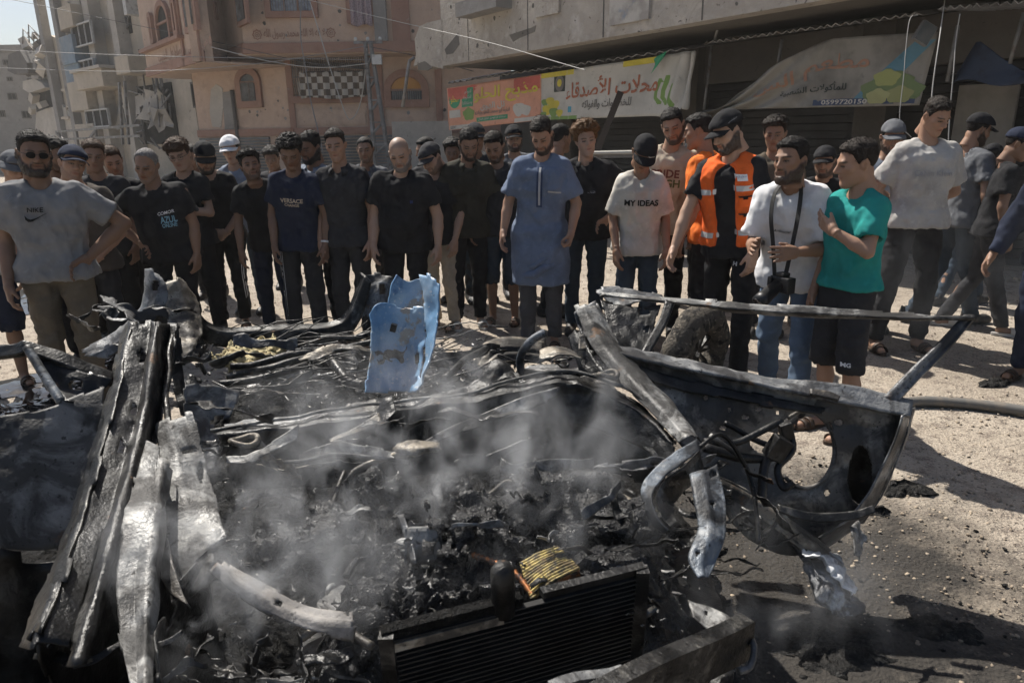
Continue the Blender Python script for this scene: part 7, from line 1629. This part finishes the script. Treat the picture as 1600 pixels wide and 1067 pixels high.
for k_, z_, r_ in ((0, .58, .032), (1, .645, .024), (2, .7, .016)):
    sg = i['s']; pts = []
    for t in np.linspace(-1.25, 1.05, 15):
        pts.append(Vector((sin(t) * (.175 - .012 * k_), -cos(t) * (.142 - .006 * k_), z_ + .16 * (sin(t) * .5 + .5) ** 1.6 + .008 * sin(t * 9))) * sg)
    MB().tube(pts, [r_ * sg * (.35 + .65 * cos(q_)) for q_ in np.linspace(-1.2, 1.2, 15)], 10).build('gathered_fold', BLUE, i['shirt'])
person('man in profile showing behind the shoulder of the blue robe', 876, 194, 6.67, rz=60, head=(62, 2, 0), shirt=CHAR, pants=CHAR, q='mid', hairs='short', skin=S2_, beard=.3)
i = person('youth with golden brown curls in black polo, one hand on hip', 916, 192, 5.90, rz=-10, head=(14, 2, -3), arms=('hang', 'hip'), shirt=BLACK, pants=DKDEN, q='fine', hairs='mop', hcol=HGO, skin=S3, build=1.12, collar=True, beard=.12)
V, F = text_mesh(arabic('\u0627\u0644\u0643\u062a\u0627\u0628'), w=.06); decal(i, V, F, .06, 1.25, I_S)
i = person('boy in black cap with white tick and pale tee reading two words', 1006, 214, 5.30, rz=-4, head=(14, 34, 4), arms=('hang', 'hang'), shirt=OFFW, pants=DKDEN, q='fine', cap='front', capcol=BLACK, skin=S2_, build=.82, loose=.03, sleeve=.85)
V, F = text_mesh('MY IDEAS', w=.25, bold=.03); decal(i, V, F, 0, 1.275, I_K)
V, F = swoosh(.05); me = npmesh('tick', i['H'](np.array([(v[0] + .035, -.118 + .0, v[2] + .085) for v in V]) * np.array((1, 1, 1)) - np.array((0, .0, 0))), [np.array(F)]); link('tick', me, I_W, [c for c in i['root'].children if c.name.startswith('cap')][0])
i = person('tall bearded man in beige tee with brown lettering looking down', 1053, 170, 5.80, rz=-6, head=(-10, 22, -6), shirt=BEIGE, pants=BLACK, q='fine', hairs='short', skin=S1, beard=.9, loose=.026, arms=('hang', 'hang'))
V, F = text_mesh('PRIDE', w=.22, bold=.03); decal(i, V, F, -.02, 1.30, I_B); V, F = text_mesh('HIGH', w=.2, bold=.03); decal(i, V, F, 0, 1.23, cloth('moss', (.12, .13, .06)))
person('man in plain orange tee turned away behind the rescue vest', 1092, 178, 5.55, rz=-130, head=(10, 8, 0), arms=('hang', 'hang'), shirt=ORANGE, pants=BLACK, q='fine', hairs='fade', skin=S2_, sleeve=.72)
person('dark cap head low in the shade between beige and orange tees', 1082, 206, 7.00, rz=-10, shirt=BLACK, pants=BLACK, q='far', cap='front', capcol=BLACK, skin=S4)
i = person('rescue worker in black cap and orange vest with grey bands, looking down', 1138, 174, 4.75, rz=-42, head=(-28, 16, 0), lean=10, leanx=-3, arms=({'eo': (-.07, -.1, -.26), 'wo': (-.02, -.12, -.23)}, 'hang'), shirt=BLACK, pants=BLACK, q='fine', cap='front', capcol=BLACK, beard=.9, skin=S3, build=1.0, legs='step')
vo, vV, vF = i['make_top']('rescue_vest', VEST, .042, .93, .5, True, .01, .075)
j = dict(i); j['shirt'] = vo; j['sV'] = vV; j['sF'] = vF
BAND = mat('reflective_band', [(.45, .46, .47)], rough=.35, metal=.3)
for z_ in (1.28, 1.0):
    for sd in (1, -1):
        V, F = grid2d(.16, .035, 10, 1); decal(j, V, F, 0, z_, BAND, name='reflective_band', face=radians(42 * sd), off=.004)
for z_, w_ in ((1.2, .13), (1.09, .13)):
    V, F = grid2d(w_, .075, 8, 4); decal(j, V, F, 0, z_, VEST, name='pocket', face=radians(45), off=.012)
    V, F = grid2d(w_, .01, 8, 1); decal(j, V, F, 0, z_ + .03, I_K, name='pocket_edge', face=radians(45), off=.016)
    V, F = grid2d(.03, .014, 2, 1); decal(j, V, F, 0, z_ + .02, I_K, name='pocket_tab', face=radians(45), off=.018)
V, F = grid2d(.085, .04, 6, 3); decal(j, V, F, 0, 1.345, I_W, name='name_patch', face=radians(40), off=.006)
V, F = text_mesh(arabic('\u0627\u0644\u062f\u0641\u0627\u0639 \u0627\u0644\u0645\u062f\u0646\u064a'), w=.07); decal(j, V, F, 0, 1.35, I_N, face=radians(40), off=.009)
V, F = text_mesh(arabic('\u0627\u0644\u062f\u0641\u0627\u0639 \u0627\u0644\u0645\u062f\u0646\u064a'), w=.07)
link('cap_lettering', npmesh('cap_lettering', i['H'](np.array([(.094 + .0, p[0] + .0, p[2] * .9 + .075) for p in V]) * np.array((1, 1, 1))), [np.array(f)[None] for f in F] if False else [np.array([f for f in F if len(f) == 3])] + [np.array([f for f in F if len(f) == 4])]), I_S, [c for c in i['root'].children if c.name.startswith('cap')][0])
V, F = text_mesh('H', w=.035, h=.028, bold=.05); decal(i, V, F, .06, .8, I_S, on='p')
person('curly haired man half hidden between rescue vest and photographer', 1210, 181, 5.90, rz=-10, arms=('fold', 'fold'), head=(-12, 4, 0), shirt=KHAKI, pants=CHAR, q='mid', hairs='curly', hcol=HDK, skin=S2_)
i = person('man in white tee and jeans stooping, a camera hung from his neck', 1237, 217, 3.95, rz=-40, head=(-20, 0, -3), lean=21, arms=({'eo': (-.04, .0, -.28), 'wo': (.07, -.24, .02), 'pose': 'flat', 'th': (.3, -.2, 1)}, {'eo': (.06, .0, -.28), 'wo': (-.12, -.23, .0), 'pose': 'flat', 'th': (-.3, -.2, 1)}), shirt=WHITE, pants=DENIM, q='fine', hairs='short', skin=S2_, beard=.85, loose=.032, sleeve=.8, legs='step')
V, F = text_mesh('Antisocial', w=.1, bold=.01, shear=.3); decal(i, V, F, -.02, 1.25, I_K)
PHOTO = i
i = person('boy in teal tee and charcoal shorts in profile, hand on chest', 1342, 219, 3.75, rz=-62, head=(-22, 8, 0), arms=('hang', {'eo': (.06, -.1, -.23), 'wr': (.05, -.21, 1.27), 'hd': (-.8, .05, .35), 'pose': 'flat', 'th': (0, -.2, 1)}), shirt=TEAL, pants=CHAR, q='fine', hairs='short', hcol=HDK, skin=S1, build=.8, trouser=.43, lean=3, shoes='sandal', hem=.93, sleeve=.72, loose=.026)
V, F = text_mesh('MG', w=.045, bold=.04); decal(i, V, F, -.02, .5, I_W, on='p', face=radians(62))
person('bearded man in black cap low in the shade by the photographer', 1288, 231, 6.00, rz=-10, head=(-20, 6, 0), shirt=BLACK, pants=BLACK, q='mid', cap='front', capcol=BLACK, skin=S1, beard=.8)
person('bearded man in grey cap and vest top behind the boy in teal', 1394, 189, 5.90, rz=-8, head=(-10, 8, 0), shirt=LILAC, pants=BLACK, q='mid', cap='front', capcol=MGREY, tank=True, skin=S2_, beard=.85)
i = person('tall young man in pale tee and black trousers, hands behind back', 1462, 153, 5.35, rz=2, head=(12, 20, 0), arms=('behind', 'behind'), shirt=OFFW if False else LGREY, pants=BLACK, q='fine', hairs='fade', hcol=HDK, skin=S1, sleeve=.75, hem=.9, shoes='sandal', loose=.026, legs='wide', build=.98, lean=2)
V, F = text_mesh('Calvin Klein', w=.27, bold=.004); decal(i, V, F, 0, 1.27, I_E)
person('bearded man in black cap walking off behind the tall young man', 1528, 178, 6.20, rz=110, head=(0, 8, 0), shirt=MGREY, pants=DKDEN, q='mid', cap='front', capcol=BLACK, skin=S2_, beard=.9, legs='walk')
person('person in dark cap and dark top walking in the haze at right', 1550, 228, 6.90, rz=120, head=(0, 10, 0), shirt=NAVY, pants=DKDEN, q='far', cap='front', capcol=BLACK, skin=S2_, legs='walk', sleeve=1.5)
person('man in dark cap and black tee near the right edge', 1590, 202, 5.90, rz=70, head=(-10, 10, 0), shirt=BLACK, pants=CHAR, q='mid', cap='front', capcol=NAVY, skin=S4, legs='walk', shoes='slide')
person('man in long navy sleeve cut off by the right edge', 1668, 200, 4.55, rz=-50, head=(-10, 10, 0), arms=({'eo': (-.08, -.02, -.27), 'wo': (-.06, -.1, -.22)}, 'hang'), shirt=NAVY, pants=NAVY, q='mid', skin=S2_, sleeve=1.5, shoes='sandal')
person('person in pale top cut off by the left edge', -55, 215, 4.76, rz=40, head=(30, 10, 0), shirt=LGREY, pants=NAVY, q='mid', skin=S2_, trouser=.4, shoes='sandal')
person('dark haired man between spectacles youth and black cap, far back', 300, 228, 7.68, rz=0, shirt=BLACK, pants=BLACK, q='far', hairs='short', skin=S4)
person('dark haired man far back left of the wavy haired man', 425, 230, 8.14, rz=0, shirt=CHAR, pants=BLACK, q='far', hairs='curly', skin=S4)

# the camera hung from the photographer's neck
def photo_camera(info):
    rz = info['root'].rotation_euler[2]
    base = info['root'].location; Rz = Matrix.Rotation(rz, 3, 'Z'); s = info['s']
    p = base + Rz @ Vector(info['T']((.02, -.27, .985)))
    e = empty('photo_camera', p, rz - .5); tag(e, 'black camera with long lens hanging from a neck strap', 'camera')
    km = mat('camera_black', [(.012, .012, .013), ((.03, .03, .03), 90, .5, .7)], rough=.45, bumps=[(300, .3, .001)])
    MB().box((-.07, -.03, -.05), (.07, .03, .04)).box((-.03, -.028, .04), (.03, .025, .065)).box((-.075, -.045, -.05), (-.045, -.03, .035)).build('camera_body', km, e, .006)
    ln = MB(); ax = [Vector((0, -.03, -.005)), Vector((0, -.07, -.03)), Vector((0, -.071, -.031)), Vector((0, -.12, -.062)), Vector((0, -.121, -.0625)), Vector((0, -.17, -.095))]
    lo_ = ln.tube(ax, [.036, .036, .04, .04, .043, .045], 18).build('lens', km, e)
    MB().tube([Vector((0, -.171, -.0955)), Vector((0, -.173, -.097))], [.038, .036], 18).build('glass', mat('lens_glass', [(.01, .012, .02)], rough=.05, spec=1), lo_)
    inv = (Matrix.Translation(p) @ Matrix.Rotation(rz - .5, 4, 'Z')).inverted()
    st = MB()
    for sd in (-1, 1):
        pts = [Vector(info['T'](q)) for q in ((sd * .03, -.25, 1.02), (sd * .055, -.185, 1.2), (sd * .075, -.14, 1.36), (sd * .07, -.06, 1.47), (sd * .03, .06, 1.5))]
        pts = [inv @ (base + Rz @ q) for q in pts]
        sp = spline(pts, 20)
        st = MB()
        for a, b in zip(sp[:-1], sp[1:]): st.bar(a, b, .028, .004, up=(0, 1, 0))
        st.build('neck_strap', mat('strap_black', [(.015, .015, .015)], rough=.8), e)
photo_camera(PHOTO)
# ------------------------------------------------------------------ air: dust haze over the street, smoke over the wreck
def volume_mat(name, col, dens, g, noise=None):
    m = bpy.data.materials.new(name); m.use_nodes = True; nt = m.node_tree; nt.nodes.clear()
    o = nt.nodes.new('ShaderNodeOutputMaterial'); v = nt.nodes.new('ShaderNodeVolumePrincipled')
    v.inputs['Color'].default_value = (*col, 1); v.inputs['Anisotropy'].default_value = g; v.inputs['Density'].default_value = dens
    if noise:
        sc_, lo, hi, dist, fade = noise
        vec = _coords(nt, 'Object', (1, 1, .7))
        n1 = _noise(nt, vec, sc_, 6, .6, dist)
        r = nt.nodes.new('ShaderNodeMapRange'); r.inputs[1].default_value = lo; r.inputs[2].default_value = hi; r.inputs[4].default_value = dens
        nt.links.new(n1, r.inputs[0])
        # thin out towards the rim of the puff
        gr = nt.nodes.new('ShaderNodeVectorMath'); gr.operation = 'DIVIDE'; gr.inputs[1].default_value = fade
        nt.links.new(_coords(nt, 'Object'), gr.inputs[0])
        ln = nt.nodes.new('ShaderNodeVectorMath'); ln.operation = 'LENGTH'; nt.links.new(gr.outputs[0], ln.inputs[0])
        f = nt.nodes.new('ShaderNodeMapRange'); f.inputs[1].default_value = 1.0; f.inputs[2].default_value = .25; nt.links.new(ln.outputs['Value'], f.inputs[0])
        mu = nt.nodes.new('ShaderNodeMath'); mu.operation = 'MULTIPLY'; nt.links.new(r.outputs[0], mu.inputs[0]); nt.links.new(f.outputs[0], mu.inputs[1])
        nt.links.new(mu.outputs[0], v.inputs['Density'])
    nt.links.new(v.outputs[0], o.inputs['Volume'])
    return m
hz = MB().box((-60, -4, -1), (60, 62, 27)).build('haze', volume_mat('dust_haze', (.93, .92, .9), .0012, .3)); tag(hz, 'pale dust haze filling the whole street', 'haze', kind='stuff')
def puff(px, py, Y, sx, sy, sz, dens, sc_, lo, hi, label):
    c = at(px, py, Y); o = MB().box((-sx, -sy, -sz), (sx, sy, sz)).build('smoke', volume_mat('smoke', (.88, .9, .94), dens, .2, (sc_, lo, hi, .6, (sx, sy, sz)))); o.location = c; tag(o, label, 'smoke', kind='stuff')
puff(690, 720, 1.8, .75, .45, .42, 7.0, 7.0, .54, .7, 'thin grey smoke curling up over the engine bay')
puff(400, 880, 1.42, .42, .3, .3, 9.0, 8.0, .53, .7, 'wisps of grey smoke drifting by the left wing')
puff(1500, 420, 5.0, 1.3, .8, .9, .3, 2.6, .47, .7, 'faint smoke drifting across the people at right')
puff(560, 640, 2.3, .5, .3, .28, 1.8, 7.0, .53, .74, 'faint smoke rising off the scorched firewall')
puff(1180, 930, 1.6, .5, .3, .25, 1.8, 6.0, .5, .72, 'thin smoke low over the ground by the right wing')
